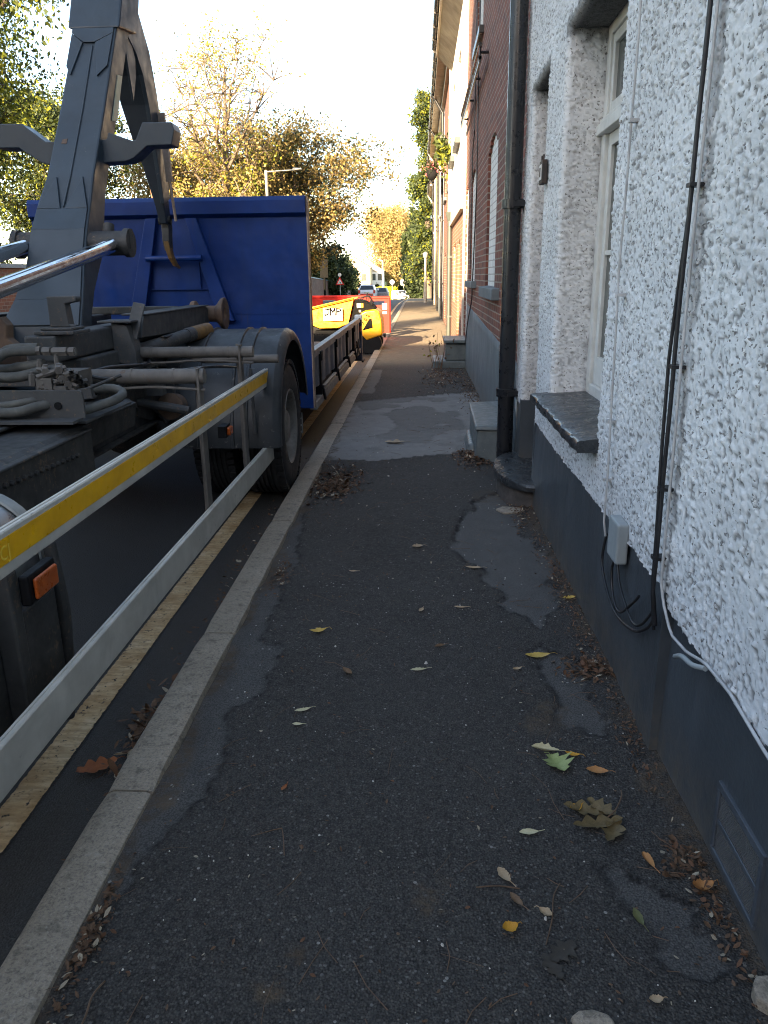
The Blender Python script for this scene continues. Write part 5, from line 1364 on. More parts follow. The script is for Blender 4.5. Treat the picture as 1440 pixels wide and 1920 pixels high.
b = MB(); P_ = [on_front(x, z, .004) for x, z in ((-2.205, 3.0), (-2.225, 2.58), (-2.25, 2.14), (-2.27, 1.94))]
b.tube(P_, 0.006, 6); b.build('weld_seam', M['mast'], arm)
b = MB()      # collar and head at the top, running on out of the picture
b.loft([[(-2.385, y, z), (-2.03, y, z), (-2.03, y + .36, z + .05), (-2.385, y + .36, z + .05)] for z, y in ((3.12, 5.83), (3.32, 5.935), (3.62, 6.05))])
b.prism([(5.92, 3.55), (5.95, 3.80), (6.25, 3.95), (6.55, 3.85), (6.5, 3.5), (6.3, 3.4)], 0, -2.37, -2.05)
b.tube([(-2.42, 6.2, 3.62), (-2.0, 6.2, 3.62)], .06, 14)
b.build('arm_head', M['mast'], arm, bevel=0.012)
# goose-neck that reaches over and down to the bulkhead
out_ = [(6.10, 3.46), (6.36, 3.34), (6.55, 3.14), (6.66, 2.88), (6.73, 2.60), (6.78, 2.38), (6.82, 2.12), (6.84, 1.93)]
inn_ = [(6.10, 3.14), (6.26, 3.06), (6.38, 2.95), (6.47, 2.77), (6.54, 2.54), (6.60, 2.36), (6.68, 2.08), (6.72, 1.93)]
xl_ = [-2.29, -2.30, -2.305, -2.30, -2.262, -2.222, -2.178, -2.165]; xr_ = [-2.075, -2.075, -2.08, -2.085, -2.09, -2.095, -2.10, -2.105]
b = MB(); b.loft([[(l, yi, zi), (r, yi, zi), (r, yo, zo), (l, yo, zo)] for (yo, zo), (yi, zi), l, r in zip(out_, inn_, xl_, xr_)])
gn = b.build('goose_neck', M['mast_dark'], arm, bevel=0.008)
b = MB()      # outer flange
b.loft([[(r - .022, yi - .018, zi), (r + .010, yi - .018, zi), (r + .010, yo + .015, zo + .012), (r - .022, yo + .015, zo + .012)] for (yo, zo), (yi, zi), r in zip(out_[:7], inn_[:7], xr_[:7])])
b.build('flange', M['mast'], gn, bevel=0.004)
b = MB(); b.prism([(6.02, 3.10), (6.16, 3.14), (6.22, 3.02), (6.20, 2.90), (6.10, 2.72)], 0, -2.085, -2.07); b.build('gusset', M['mast'], gn, bevel=0.003)
hk = MB(); pts = [(6.80, 2.0), (6.815, 1.9), (6.80, 1.80), (6.815, 1.72), (6.85, 1.655), (6.91, 1.62), (6.97, 1.625)]; ws = [.055, .06, .055, .048, .04, .032, .02]
hk.loft([[(-2.135 - w * .55, y - w * .9, z - .0), (-2.135 + w * .55, y - w * .9, z), (-2.135 + w * .55, y + w * .9, z + .01), (-2.135 - w * .55, y + w * .9, z + .01)] for (y, z), w in zip(pts[:4], ws[:4])])
hk.lathe([(-.05, .035), (.05, .035)], (-2.135, 6.78, 1.96), (1, 0, 0), 14)
hk.build('hook', M['chassis'], arm, bevel=0.008)
hk = MB(); hk.loft([[(-2.135 + dx - w * .5, y - w * .8, z), (-2.135 + dx + w * .5, y - w * .8, z), (-2.135 + dx + w * .5, y + w * .8, z + .01), (-2.135 + dx - w * .5, y + w * .8, z + .01)] for (y, z), w, dx in zip([(6.79, 1.80), (6.80, 1.73), (6.82, 1.66), (6.87, 1.60), (6.95, 1.575)], [.05, .045, .042, .036, .02], [0, .005, .015, .03, .04])])
hk.build('hook_tip', M['ochre'], arm, bevel=0.008)
b = MB(); b.bar((-2.04, 6.70, 2.25), (-2.05, 6.66, 2.75), 0.035, 0.05, (1, 0, 0)); b.tube([(-2.035, 6.68, 2.25), (-2.03, 6.74, 1.95)], 0.012, 6); b.build('safety_catch', M['edge'], arm)
# horns either side of the arm
yh0, yh1 = 5.46, 5.62
for poly in ([(-2.14, 2.37), (-2.06, 2.375), (-2.044, 2.416), (-1.892, 2.365), (-1.867, 2.368), (-1.813, 2.472), (-1.62, 2.470), (-1.605, 2.424), (-1.630, 2.335), (-1.796, 2.330), (-1.89, 2.259), (-1.946, 2.240), (-2.14, 2.232)],
             [(-2.80, 2.482), (-2.618, 2.479), (-2.472, 2.37), (-2.36, 2.366), (-2.36, 2.226), (-2.474, 2.230), (-2.516, 2.241), (-2.659, 2.335), (-2.805, 2.334)]):
    b = MB(); b.prism(poly, 1, yh0, yh1)
    b.build('guide_horn', M['mast'], arm, bevel=0.006)
# hoses clipped up the side of the arm, pin ends and bolts
b = MB(); p = on_front(-2.315, 2.36, .003); b.hexa([on_front(-2.34, 2.345, .003), on_front(-2.305, 2.345, .003), on_front(-2.305, 2.345, 0), on_front(-2.34, 2.345, 0)], [on_front(-2.335, 2.372, .003), on_front(-2.30, 2.378, .003), on_front(-2.30, 2.378, 0), on_front(-2.335, 2.372, 0)]); b.build('red_mark', M['rust'], arm)
# stickers on the side of the arm
b = MB(); z0_ = 2.62; b.hexa([(-2.0905, 5.58 + .08, 2.52), (-2.088, 5.66 + .08, 2.53), (-2.078, 5.82 + .08, 2.84), (-2.08, 5.73 + .08, 2.83)], [(-2.0755, 5.58 + .08, 2.52), (-2.0755, 5.66 + .08, 2.53), (-2.066, 5.82 + .08, 2.84), (-2.066, 5.73 + .08, 2.83)])
b.build('warning_sticker', M['sticker'], arm)
# lift rams: chrome rods into dark eyes on the arm
for s in (1, -1):
    X = lambda x: TX + s * (x - TX)
    b = MB(); b.tube([(X(-1.93), 2.6, 1.30), (X(-1.93), 5.02, 1.70)], 0.043, 24); rd = b.build('ram_rod', M['chrome'], tk, smooth=40)
    b = MB(); b.tube([(X(-1.93), 0.6, 0.97), (X(-1.93), 2.7, 1.317)], 0.075, 24); b.build('ram_barrel', M['mast'], rd, smooth=40)
    b = MB(); b.tube([(X(-2.10), 5.10, 1.715), (X(-1.86), 5.10, 1.715)], 0.075, 18); b.tube([(X(-1.87), 5.10, 1.715), (X(-1.835), 5.10, 1.715)], 0.088, 18); b.tube([(X(-1.985), 5.10, 1.72), (X(-1.985), 5.14, 1.83)], 0.035, 10)
    b.box(X(-1.845), X(-1.83), 5.07, 5.13, 1.68, 1.80)
    b.build('ram_eye', M['chassis'], tk, smooth=40)

# ================================================================ ROLL-OFF FLATBED
fb = thing('roll_off_flatbed', 'blue hook-loader flatbed with tall front bulkhead and drop sides, hooked behind the truck', 'flatbed', (-2.2, 9.8, -0.09))
BY = 7.18; BXl, BXr = -3.47, -1.0
b = MB(); b.box(BXl, BXr, BY, BY + .012, 0.31, 2.00); b.box(BXl, BXr, BY - .004, BY + .010, 1.998, 2.0)
b.box(BXr - .004, BXr + .0, BY + .013, BY + .10, 0.31, 2.0); b.box(BXl, BXl + .004, BY + .013, BY + .10, 0.31, 2.0)
bkh = b.build('bulkhead', M['blue'], fb)
b = MB(); b.prism([(BY - .0, 2.0), (BY - .055, 2.03), (BY - .055, 2.135), (BY - .035, 2.17), (BY + .10, 2.17), (BY + .10, 2.0)], 0, BXl, BXr)
b.build('top_rail', M['blue'], bkh, bevel=0.004)
b = MB(); b.box(BXr, BXr + .010, BY - .01, BY + .10, 0.31, 2.165); b.build('worn_edge', M['edge'], bkh)
b = MB()
for (xt, xb_) in ((-2.365, -2.58), (-2.015, -1.75)):
    b.hexa([(xb_ - .075, BY - .075, 1.12), (xb_ + .065, BY - .075, 1.12), (xb_ + .065, BY - .001, 1.12), (xb_ - .075, BY - .001, 1.12)],
           [(xt - .05, BY - .075, 2.0), (xt + .05, BY - .075, 2.0), (xt + .05, BY - .001, 2.0), (xt - .05, BY - .001, 2.0)])
build_each(b, 'stiffener', M['blue'], bkh, bevel=0.005)
b = MB(); b.tube([(-2.43, BY - .10, 1.665), (-1.93, BY - .10, 1.665)], 0.026, 14)
b.build('hook_bar', M['blue'], bkh)
b = MB(); b.box(-2.40, -1.98, BY - .02, BY - .001, 1.40, 1.98); b.box(BXl, BXr, BY - .004, BY - .0005, 1.175, 1.18); b.box(-2.44, -1.9, BY - .022, BY - .001, 1.395, 1.402)
b.build('backing_plate', M['blue'], bkh)
b = MB(); b.box(-3.4, -1.06, BY + .1, 13.2, 0.36, 0.44); b.box(-2.75, -2.6, BY + .1, 13.2, 0.15, 0.36); b.box(-1.8, -1.65, BY + .1, 13.2, 0.15, 0.36)
for y in np.arange(7.8, 13.1, 1.0): b.box(-3.38, -1.08, y, y + .08, 0.26, 0.36)
b.build('deck', M['timber'], fb)
# drop sides along both edges
for s, xo in ((1, -1.0), (-1, -3.47)):
    b = MB(); b.box(xo - .05 * s, xo - .02 * s, BY + .14, 13.0, 0.46, 0.80)
    b_ = MB()
    for y in np.arange(7.5, 13, 0.47): b_.prism([(xo - .02 * s, y), (xo - .002 * s, y + .05), (xo - .002 * s, y + .22), (xo - .02 * s, y + .27)], 2, 0.465, 0.76)
    sd = b.build('drop_side', M['bedblue'], fb); tag(b_.build('panel_rib', M['bedside'], sd), kind='stuff')  # pale ribs on dark sides carry the lit and shaded pattern in their colours
    b = MB(); b.box(xo - .055 * s, xo + .012 * s, BY + .13, 13.0, 0.765, 0.835); b.box(xo - .055 * s, xo + .012 * s, BY + .13, 13.1, 0.27, 0.345)
    b.build('side_rail', M['bedrail'], sd, bevel=0.006)
    b = MB()
    for ya, yb in ((7.95, 9.05), (9.35, 10.5), (10.8, 11.6)): b.box(xo - .01 * s, xo + .025 * s, ya, yb, 0.40, 0.425); b.box(xo - .01 * s, xo + .022 * s, ya, yb, 0.35, 0.385)
    build_each(b, 'rub_strip', M['bedrail'], sd, bevel=0.004)
    b = MB()
    for y in (7.72, 9.2, 10.65, 11.75): b.box(xo - .05 * s, xo + .018 * s, y - .03, y + .03, 0.36, 0.765); b.box(xo, xo + .03 * s, y - .05, y + .05, 0.70, 0.79); b.bar((xo + .02 * s, y, 0.44), (xo + .035 * s, y + .10, 0.30), .02, .03)
    build_each(b, 'side_post', M['black'], sd)
    b = MB()
    b.box(xo - .10 * s, xo + .03 * s, 13.02, 13.22, 0.13, 0.86); po = b.build('end_post', M['bedblue'], fb, bevel=0.008)
    b = MB(); b.box(xo - .08 * s, xo + .035 * s, 13.0, 13.2, 0.80, 0.875); b.build('post_cap', M['white'], po, bevel=0.006)
    b = MB(); b.box(xo + .031 * s, xo + .06 * s, 12.9, 13.2, 0.12, 0.15); b.bar((xo + .02 * s, 12.1, 0.52), (xo + .02 * s, 12.6, 0.30), .02, .02); b.bar((xo + .02 * s, 12.1, 0.30), (xo + .02 * s, 12.6, 0.52), .02, .02); b.build('brace', M['black'], po)
    b = MB(); b.box(xo + .005 * s, xo + .03 * s, 12.93, 13.01, 0.62, 0.70); b.build('side_lamp', M['amber'], po)
b = MB()
for x in (-2.9, -1.45): b.lathe([(-.1, 0), (-.1, .1), (.1, .1), (.1, 0)], (x, 13.1, 0.015), (1, 0, 0), 18)
build_each(b, 'ground_roller', M['rust'], fb)
b = MB(); b.tube([(-1.14, 7.3, 0.25), (-1.14, 7.3, 0.05)], .012, 6); b.build('drop_pin', M['galv'], fb)

# ================================================================ YELLOW DUMPER
dp = thing('tracked_dumper', 'small yellow and black tracked dumper behind the flatbed, with a white sign on its skip', 'dumper', (-1.7, 17, -0.09))
b = MB()
f_ = [(-2.85, .74), (-1.364, 1.06), (-1.50, .56), (-1.70, .47), (-2.10, .47), (-2.45, .62)]
mid_ = [(-2.80, .72), (-1.38, 1.03), (-1.50, .55), (-1.70, .453), (-2.10, .455), (-2.44, .61)]
b.loft([[(x, 16.50, z) for x, z in f_], [(x, 16.44, z - .0) for x, z in mid_], [(x, 17.46, z) for x, z in mid_], [(x, 17.40, z) for x, z in f_]])
b.prism([(-2.86, .735), (-1.36, 1.055), (-1.352, 1.075), (-2.87, .757)], 1, 16.42, 16.47)
b.prism([(-1.735, .455), (-1.50, .545), (-1.50, .56), (-2.44, .625), (-2.44, .60), (-2.10, .45)], 1, 16.425, 16.445)
sk = b.build('skip', M['yellow'], dp, bevel=0.012)
b = MB(); b.box(-2.015, -1.615, 16.420, 16.432, 0.605, 0.855); sg = b.build('sign', M['signwhite'], sk)
def text(body, size, loc, mat, parent, rot=0.0, name='lettering', bold=0.0):
    tc = bpy.data.curves.new(name, 'FONT'); tc.body = body; tc.size = size; tc.extrude = 0.001; tc.offset = bold; tc.space_character = 1.08; tc.align_x = 'CENTER'; tc.align_y = 'CENTER'; tc.materials.append(mat)
    to = curve_mesh(tc, name); link(to, parent)
    c, s_ = math.cos(rot), math.sin(rot)
    to.matrix_world = Matrix(((c, -s_, 0, loc[0]), (0, 0, -1, loc[1]), (s_, c, 0, loc[2]), (0, 0, 0, 1)))
    return to
for nm, strokes in (('J', [((-.03, .055), (.05, .055)), ((.022, .055), (.022, -.045)), ((.022, -.045), (-.03, -.07)), ((-.03, -.07), (-.05, -.04))]),
                    ('M', [((-.05, -.07), (-.045, .07)), ((-.045, .07), (0, -.01)), ((0, -.01), (.045, .07)), ((.045, .07), (.05, -.07))]),
                    ('P', [((-.04, -.07), (-.04, .07)), ((-.04, .06), (.03, .055)), ((.03, .055), (.04, .02)), ((.04, .02), (-.04, -.005))])):
    ox = {'J': -1.935, 'M': -1.815, 'P': -1.69}[nm]
    b = MB()
    for (xa, za), (xb, zb_) in strokes:
        d = Vector((xb - xa, 0, zb_ - za)).normalized() * .008
        b.bar((ox + xa - d.x, 16.4165, .785 + za - d.z), (ox + xb + d.x, 16.4165, .785 + zb_ + d.z), .003, .026, (-d.z, 0, d.x))
    b.build('lettering', M['ink'], sg)
b = MB()
tr = random.Random(2)
for z, h in ((0.70, .018), (0.655, .024)):
    x = -1.95
    while x < -1.68:
        w = tr.uniform(.012, .03); b.box(x, x + w, 16.4175, 16.4195, z - h / 2, z + h / 2); x += w + .008
b.build('small_print', M['greyprint'], sg)
b = MB(); b.prism([(-1.352, 1.02), (-1.19, .995), (-1.0, .90), (-.945, .86), (-.93, .80), (-1.15, .75), (-1.25, .62), (-1.30, .40), (-1.60, .40), (-1.47, .56)], 1, 16.52, 17.35)
b.build('console', M['ink'], dp, bevel=0.015)
b = MB(); b.box(-1.315, -1.235, 16.512, 16.518, .86, .945); b.build('sticker', M['white'], dp)
b = MB(); b.box(-1.225, -1.185, 16.512, 16.518, .86, .945); b.build('sticker', M['yellow'], dp)
b = MB(); b.box(-1.275, -1.235, 16.512, 16.518, .77, .81); b.build('sticker', M['white'], dp)
b = MB(); hood = [(-1.29, .55), (-1.225, .76), (-1.13, .805), (-.93, .825), (-.845, .77), (-.80, .60), (-.785, .30), (-1.12, .19), (-1.19, .26), (-1.285, .33)]
b.loft([[(TXh + (x - TXh) * .94, 16.40, .5 + (z - .5) * .94) for TXh in (-1.03,) for x, z in hood], [(x, 16.46, z) for x, z in hood], [(x, 17.4, z) for x, z in hood], [(-1.03 + (x + 1.03) * .94, 17.46, .5 + (z - .5) * .94) for x, z in hood]])
hd = b.build('hood', M['yellow'], dp, bevel=0.02, seg=3)
b = MB(); b.prism([(-1.20, .405), (-1.06, .635), (-1.005, .64), (-.985, .455)], 1, 16.385, 16.42); b.build('side_vent', M['ink'], hd, bevel=0.01)
for i, ch in enumerate("7702"): text(ch, 0.10, (-1.235 + i * .052, 16.392, .46 + i * .079), M['ink'], hd, rot=R_(57), bold=0.004)
b = MB()
for y0_ in (16.42, 17.12):
    st = [(-2.28 + .19 * math.cos(t), .13 + .19 * math.sin(t)) for t in [math.pi / 2 + math.pi * k / 12 for k in range(13)]] + [(-1.0 + .19 * math.cos(t), .13 + .19 * math.sin(t)) for t in [-math.pi / 2 + math.pi * k / 12 for k in range(13)]]
    n = len(st)
    b.prism(st, 1, y0_, y0_ + .26)
    for k in range(24): b.box(-2.25 + k * .054, -2.22 + k * .054, y0_ - .004, y0_ + .264, -.088, -.05); b.box(-2.25 + k * .054, -2.22 + k * .054, y0_ - .004, y0_ + .264, .31, .332)
b.build('track', M['black'], dp)
b = MB(); b.box(-2.35, -1.0, 16.70, 17.10, .25, .46); b.box(-2.2, -1.1, 16.44, 16.70, .33, .40); b.build('undercarriage', M['black'], dp)
b = MB(); b.tube(smoothp([(-1.27, 16.6, .98), (-1.22, 16.6, 1.06), (-1.10, 16.6, 1.08), (-1.03, 16.6, 1.03), (-1.02, 16.6, .90)]), .014, 8); b.tube(smoothp([(-1.27, 17.2, .98), (-1.20, 17.2, 1.06), (-1.10, 17.2, 1.07), (-1.0, 17.2, .92)]), .014, 8)
b.tube([(-1.10, 16.6, 1.08), (-1.10, 17.2, 1.07)], .014, 8); b.tube([(-1.16, 16.9, .93), (-1.12, 16.9, 1.14)], .012, 6); b.tube([(-1.06, 16.8, .93), (-1.02, 16.8, 1.12)], .012, 6)
b.build('control_bars', M['black'], dp, smooth=40)

# ================================================================ RED BARRIERS
def barrier(x0, x1, y, z1, label):
    t = thing('plastic_barrier', label, 'barrier', ((x0 + x1) / 2, y, -0.09), 'red plastic street-works barriers')
    b = MB()
    z0 = 0.11; holes = []
    w = x1 - x0; n = max(1, int(round(w / 0.66)))
    for k in range(n):
        a = x0 + w * (k + .5) / n
        holes.append((a - .16, a + .16, z1 - .17, z1 - .07)); holes.append((a - .10, a + .10, z0 + .12, z0 + .30))
    us = sorted({x0, x1} | {h[0] for h in holes} | {h[1] for h in holes}); vs_ = sorted({z0, z1} | {h[2] for h in holes} | {h[3] for h in holes})
    def hole(u, v): return any(h[0] < u < h[1] and h[2] < v < h[3] for h in holes)
    H = [[hole((us[i] + us[i + 1]) / 2, (vs_[j] + vs_[j + 1]) / 2) for j in range(len(vs_) - 1)] for i in range(len(us) - 1)]
    ya, yb = y - .03, y + .03
    for i in range(len(us) - 1):
        for j in range(len(vs_) - 1):
            if H[i][j]: continue
            u0, u1, v0, v1 = us[i], us[i + 1], vs_[j], vs_[j + 1]
            b.add([(u0, ya, v0), (u1, ya, v0), (u1, ya, v1), (u0, ya, v1)], [(0, 1, 2, 3)]); b.add([(u0, yb, v0), (u1, yb, v0), (u1, yb, v1), (u0, yb, v1)], [(0, 1, 2, 3)])
            if i == 0 or H[i - 1][j]: b.add([(u0, ya, v0), (u0, yb, v0), (u0, yb, v1), (u0, ya, v1)], [(0, 1, 2, 3)])
            if i == len(us) - 2 or H[i + 1][j]: b.add([(u1, ya, v0), (u1, yb, v0), (u1, yb, v1), (u1, ya, v1)], [(0, 1, 2, 3)])
            if j == 0 or H[i][j - 1]: b.add([(u0, ya, v0), (u1, ya, v0), (u1, yb, v0), (u0, yb, v0)], [(0, 1, 2, 3)])
            if j == len(vs_) - 2 or H[i][j + 1]: b.add([(u0, ya, v1), (u1, ya, v1), (u1, yb, v1), (u0, yb, v1)], [(0, 1, 2, 3)])
    b.tube([(x0, y, z1 + .005), (x1, y, z1 + .005)], .042, 12); b.tube([(x0 + .02, y, z0), (x0 + .02, y, z1)], .04, 10); b.tube([(x1 - .02, y, z0), (x1 - .02, y, z1)], .04, 10)
    b.build('panel', M['red'], t, smooth=35)
    for xq in (x0 + .14, x1 - .14):
        f = MB(); f.hexa([(xq - .07, y - .3, -.09), (xq + .07, y - .3, -.09), (xq + .07, y + .3, -.09), (xq - .07, y + .3, -.09)], [(xq - .05, y - .2, -.02), (xq + .05, y - .2, -.02), (xq + .05, y + .2, -.02), (xq - .05, y + .2, -.02)])
        f.box(xq - .03, xq + .03, y - .05, y + .05, -.02, .11); f.build('foot', M['black'], t)
    b = MB(); b.box(x1 - .19, x1 - .07, y - .036, y - .031, .68, .83); b.box(x1 - .18, x1 - .075, y - .036, y - .031, .57, .63); b.build('reflector', M['reflector'], t)
    return t
barrier(-3.35, -1.30, 20.3, 0.975, 'long red plastic barrier standing across the road behind the yellow dumper skip')
barrier(-1.33, -0.76, 19.9, 0.955, 'short red plastic barrier standing at the kerb, right of the dumper hood')

# ================================================================ TREES
def leaf_cloud(name, centers, n, size, mats, parent, spread, seed, weights=None, droop=0.0, elong=1.6):
    """many small leaf-shaped faces scattered round branch points"""
    r = np.random.default_rng(seed)
    C = np.asarray(centers, float)
    p = None if weights is None else np.asarray(weights) / np.sum(weights)
    i = r.choice(len(C), n, p=p)
    pos = C[i] + r.normal(0, 1, (n, 3)) * np.asarray(spread)
    d = r.normal(0, 1, (n, 3)); d[:, 2] -= droop; d /= np.linalg.norm(d, axis=1)[:, None]
    e = r.normal(0, 1, (n, 3)); e -= d * np.sum(e * d, 1)[:, None]; e /= np.linalg.norm(e, axis=1)[:, None]
    s = size * r.uniform(0.6, 1.3, n)[:, None]
    L = d * s * elong * .5; W = e * s * .5; nn = np.cross(d, e) * s * .16
    V = np.stack([pos - L, pos + W * .9 + nn, pos + L, pos - W * .9 + nn], 1).reshape(-1, 3)
    F = np.arange(4 * n).reshape(n, 4)
    # whole clumps share a tint, with odd leaves mixed in
    nm = len(mats); cl = r.integers(0, nm, len(C)); mi = np.where(r.random(n) < 0.72, cl[i], r.integers(0, nm, n))
    return np_mesh(name, V, F, mats, mi=mi, parent=parent)

def branchy(mb, base, H, r0, prof, nlimb, seed, lean=(0, 0), twig=True, start=0.22, up=0.55, sub=4, tw=4, trunk_top=0.86, lk=1.0):
    """tapered trunk, limbs, branches; returns twig points for the leaves. prof(t) -> crown radius at relative height t"""
    r = random.Random(seed); tips = []; wts = []
    bx, by, bz = base
    def tr(t): return Vector((bx + lean[0] * t * H + 0.12 * math.sin(t * 5 + seed), by + lean[1] * t * H + 0.12 * math.cos(t * 4 + seed), bz + t * H))
    mb.tube([tr(t) for t in np.linspace(-0.03, trunk_top, 12)], [r0 * (1.25 if t < 0.02 else 1) * (1 - 0.93 * t) + .01 for t in np.linspace(0, 1, 12)], 9)
    tips.append(tr(trunk_top)); wts.append(1)
    for k in range(nlimb):
        t = start + (trunk_top - start) * (k + r.random() * .8) / nlimb
        a = k * 2.399 + r.uniform(-.5, .5); L = prof(t) * r.uniform(0.75, 1.1)
        p0 = tr(t); u = up * r.uniform(.7, 1.3)
        pts = [p0]; d = Vector((math.cos(a), math.sin(a), u)); n = 6
        for j in range(n):
            d = (d + Vector((r.uniform(-.25, .25), r.uniform(-.25, .25), r.uniform(-.12, .2)))).normalized()
            pts.append(pts[-1] + d * (L / n))
        rl = max(.012, r0 * (1 - t) * .42) * lk
        mb.tube(pts, [rl * (1 - .85 * j / n) for j in range(n + 1)], 6, cap=False)
        for j in range(2, n + 1):
            tips.append(pts[j]); wts.append(.5)
            for q in range(sub if j < n else sub + 1):
                dd = Vector((r.uniform(-1, 1), r.uniform(-1, 1), r.uniform(-.25, .9))).normalized()
                Lb = L * r.uniform(.16, .36); e = pts[j] + dd * Lb; mpt = (pts[j] + e) / 2 + Vector((0, 0, .06 * Lb))
                if twig: mb.tube([pts[j], mpt, e], [rl * .32, rl * .22, rl * .1], 4, cap=False)
                tips.append(e); wts.append(1.2); tips.append(mpt); wts.append(.5)
                for _ in range(tw):
                    d2 = (dd + Vector((r.uniform(-1, 1), r.uniform(-1, 1), r.uniform(-.8, .8)))).normalized(); e2 = e + d2 * Lb * .5
                    if twig: mb.tube([e, e2], [rl * .1, rl * .05], 3, cap=False)
                    tips.append(e2); wts.append(1)
    return tips, wts

def tree(name, label, x, y, H, r0, prof, nlimb, nleaf, lsize, mats, seed, bark='bark', base=None, spread=(.3, .3, .3), group=None, **kw):
    z = g1(y) - 0.1 if base is None else base
    t = thing(name, label, 'tree', (x, y, z), group)
    droop = kw.pop('droop', 0.0); filt = kw.pop('filt', None)
    mb = MB(); tips, w = branchy(mb, (x, y, z), H, r0, prof, nlimb, seed, **kw)
    mb.build('trunk', M[bark], t, smooth=60)
    if filt is not None: w = [b * filt(p) for p, b in zip(tips, w)]
    leaf_cloud('crown', [tuple(p) for p in tips], nleaf, lsize, [M[m] for m in mats], t, spread, seed + 100, w, droop)
    return t
def egg(R, top=0.9, low=0.25):
    def f(t): return R * max(0.12, math.sin(math.pi * min(1, max(0, (t - low * .6) / (1.02 - low * .6))) ** 0.85))
    return f
# big willow-like tree over the wall on the left
tree('willow_tree', 'big drooping yellow-green tree on the left, behind the truck arm', -11.3, 17.0, 11.5, .32, egg(3.9), 28, 135000, 0.066, ['leaf_willow', 'leaf_willow', 'leaf_ivy'], 5, spread=(.27, .27, .40), droop=.9, twig=True, sub=4, tw=4, up=.35, start=.12)
tree('dark_tree', 'dark green tree behind the hook arm, between willow and autumn tree', -14.5, 33.0, 8.6, .24, egg(3.4), 18, 36000, 0.10, ['leaf_dark', 'leaf_ivy', 'leaf_willow'], 9, spread=(.35, .35, .35), start=.12)
tree('autumn_tree', 'tall thin-leaved autumn tree with bare upper branches above the blue bulkhead', -8.3, 36.0, 10.9, .30, egg(4.2), 26, 17000, 0.085, ['leaf_autumn', 'leaf_autumn', 'leaf_willow'], 21, bark='bark', spread=(.20, .20, .16), up=.85, sub=4, tw=3, start=.14, trunk_top=.93, lk=1.6,
     filt=lambda p: 1.0 if p.z < 5.5 else max(.14, 1.0 - (p.z - 4.5) / 4.5))
tree('autumn_tree', 'lower golden tree left of the tall autumn tree, behind the telegraph pole', -12.2, 40.0, 7.5, .22, egg(3.6), 18, 30000, 0.095, ['leaf_autumn', 'leaf_autumn', 'leaf_russet'], 23, bark='barkpale', spread=(.35, .35, .3), start=.12)
tree('russet_tree', 'spreading russet and green tree overhanging the right end of the bulkhead', -6.2, 41.0, 8.1, .26, egg(4.1), 24, 36000, 0.10, ['leaf_russet', 'leaf_autumn', 'leaf_russet', 'leaf_dark'], 31, spread=(.24, .24, .2), up=.45, start=.22)
tree('russet_tree', 'dark russet tree low behind the black street sign', -12.0, 67.0, 9.5, .26, egg(4.6), 20, 34000, 0.14, ['leaf_dark', 'leaf_russet', 'leaf_ivy'], 33, spread=(.4, .4, .4), start=.10)
# ivy-clad tree closing the row on the right
tree('ivy_tree', 'tall narrow ivy-clad tree at the far end of the terrace', 0.75, 72.0, 17.0, .42, lambda t: 1.45 * (1.15 - .45 * t) * (1.0 + .45 * math.sin(t * 17)), 26, 26000, 0.17, ['leaf_ivy', 'leaf_ivy', 'leaf_dark', 'leaf_willow'], 41, spread=(.28, .28, .3), start=.05, up=.3, trunk_top=.95)
# gold tree in the centre distance and its dark neighbours
tree('gold_tree', 'rounded golden tree on the verge at the end of the street', -6.7, 190.0, 18.5, .6, egg(8.0, low=.2), 36, 32000, 0.32, ['leaf_gold', 'leaf_gold', 'leaf_autumn'], 51, bark='barkpale', spread=(.8, .8, .8), start=.16, up=.8)
def shrub(name, label, x, y, w, d, h, n, ls, mats, seed, cat='shrub', base=None, group=None, box=False):
    z = g1(y) - .1 if base is None else base
    t = thing(name, label, cat, (x, y, z), group)
    r = np.random.default_rng(seed); k = 260
    if box: pts = np.stack([x + r.uniform(-w / 2, w / 2, k), y + r.uniform(-d / 2, d / 2, k), z + r.uniform(.05, h, k)], 1)
    else:
        u = r.normal(0, 1, (k, 3)); u /= np.linalg.norm(u, axis=1)[:, None]; q = r.uniform(.45, 1, k)[:, None] ** .5
        lump = 1 + .22 * np.sin(u[:, :1] * 7 + seed) * np.cos(u[:, 1:2] * 6)
        pts = np.array([x, y, z + h * .45]) + u * q * lump * np.array([w / 2, d / 2, h * .55]); pts[:, 2] = np.maximum(pts[:, 2], z)
    leaf_cloud('foliage', pts, n, ls, [M[m] for m in mats], t, (w * .05 + .05, d * .05 + .05, h * .05 + .03), seed)
    b = MB(); rr_ = random.Random(seed)
    for _ in range(7): b.tube([(x + rr_.uniform(-.1, .1) * w, y, z), (x + rr_.uniform(-.3, .3) * w, y + rr_.uniform(-.3, .3) * d, z + h * .7)], [.04 * h / 2, .01 * h / 2], 5)
    b.build('stem', M['bark'], t)
    return t
shrub('dark_bush', 'large dark green bush behind the triangular road sign', -9.3, 80, 4.6, 4, 5.0, 16000, .22, ['leaf_dark', 'leaf_dark', 'leaf_ivy'], 61)
shrub('dark_bush', 'pointed dark green bush right of the larger one by the road sign', -10.2, 105, 4.0, 4, 5.4, 9000, .26, ['leaf_dark'], 62)
shrub('hedge', 'bright yellow-green hedge behind the distant white van', -7.4, 168, 4.2, 2.2, 2.5, 8000, .20, ['leaf_lime'], 63, 'hedge', box=True)
shrub('hedge', 'dark hedge on the verge to the right of the white van', 0.6, 182, 4.6, 2, 2.3, 6000, .24, ['leaf_dark', 'leaf_ivy'], 64, 'hedge', box=True)
shrub('hedge', 'dark hedge under the golden tree', -2.2, 200, 11.0, 2.5, 3.4, 9000, .3, ['leaf_dark'], 65, 'hedge', box=True)
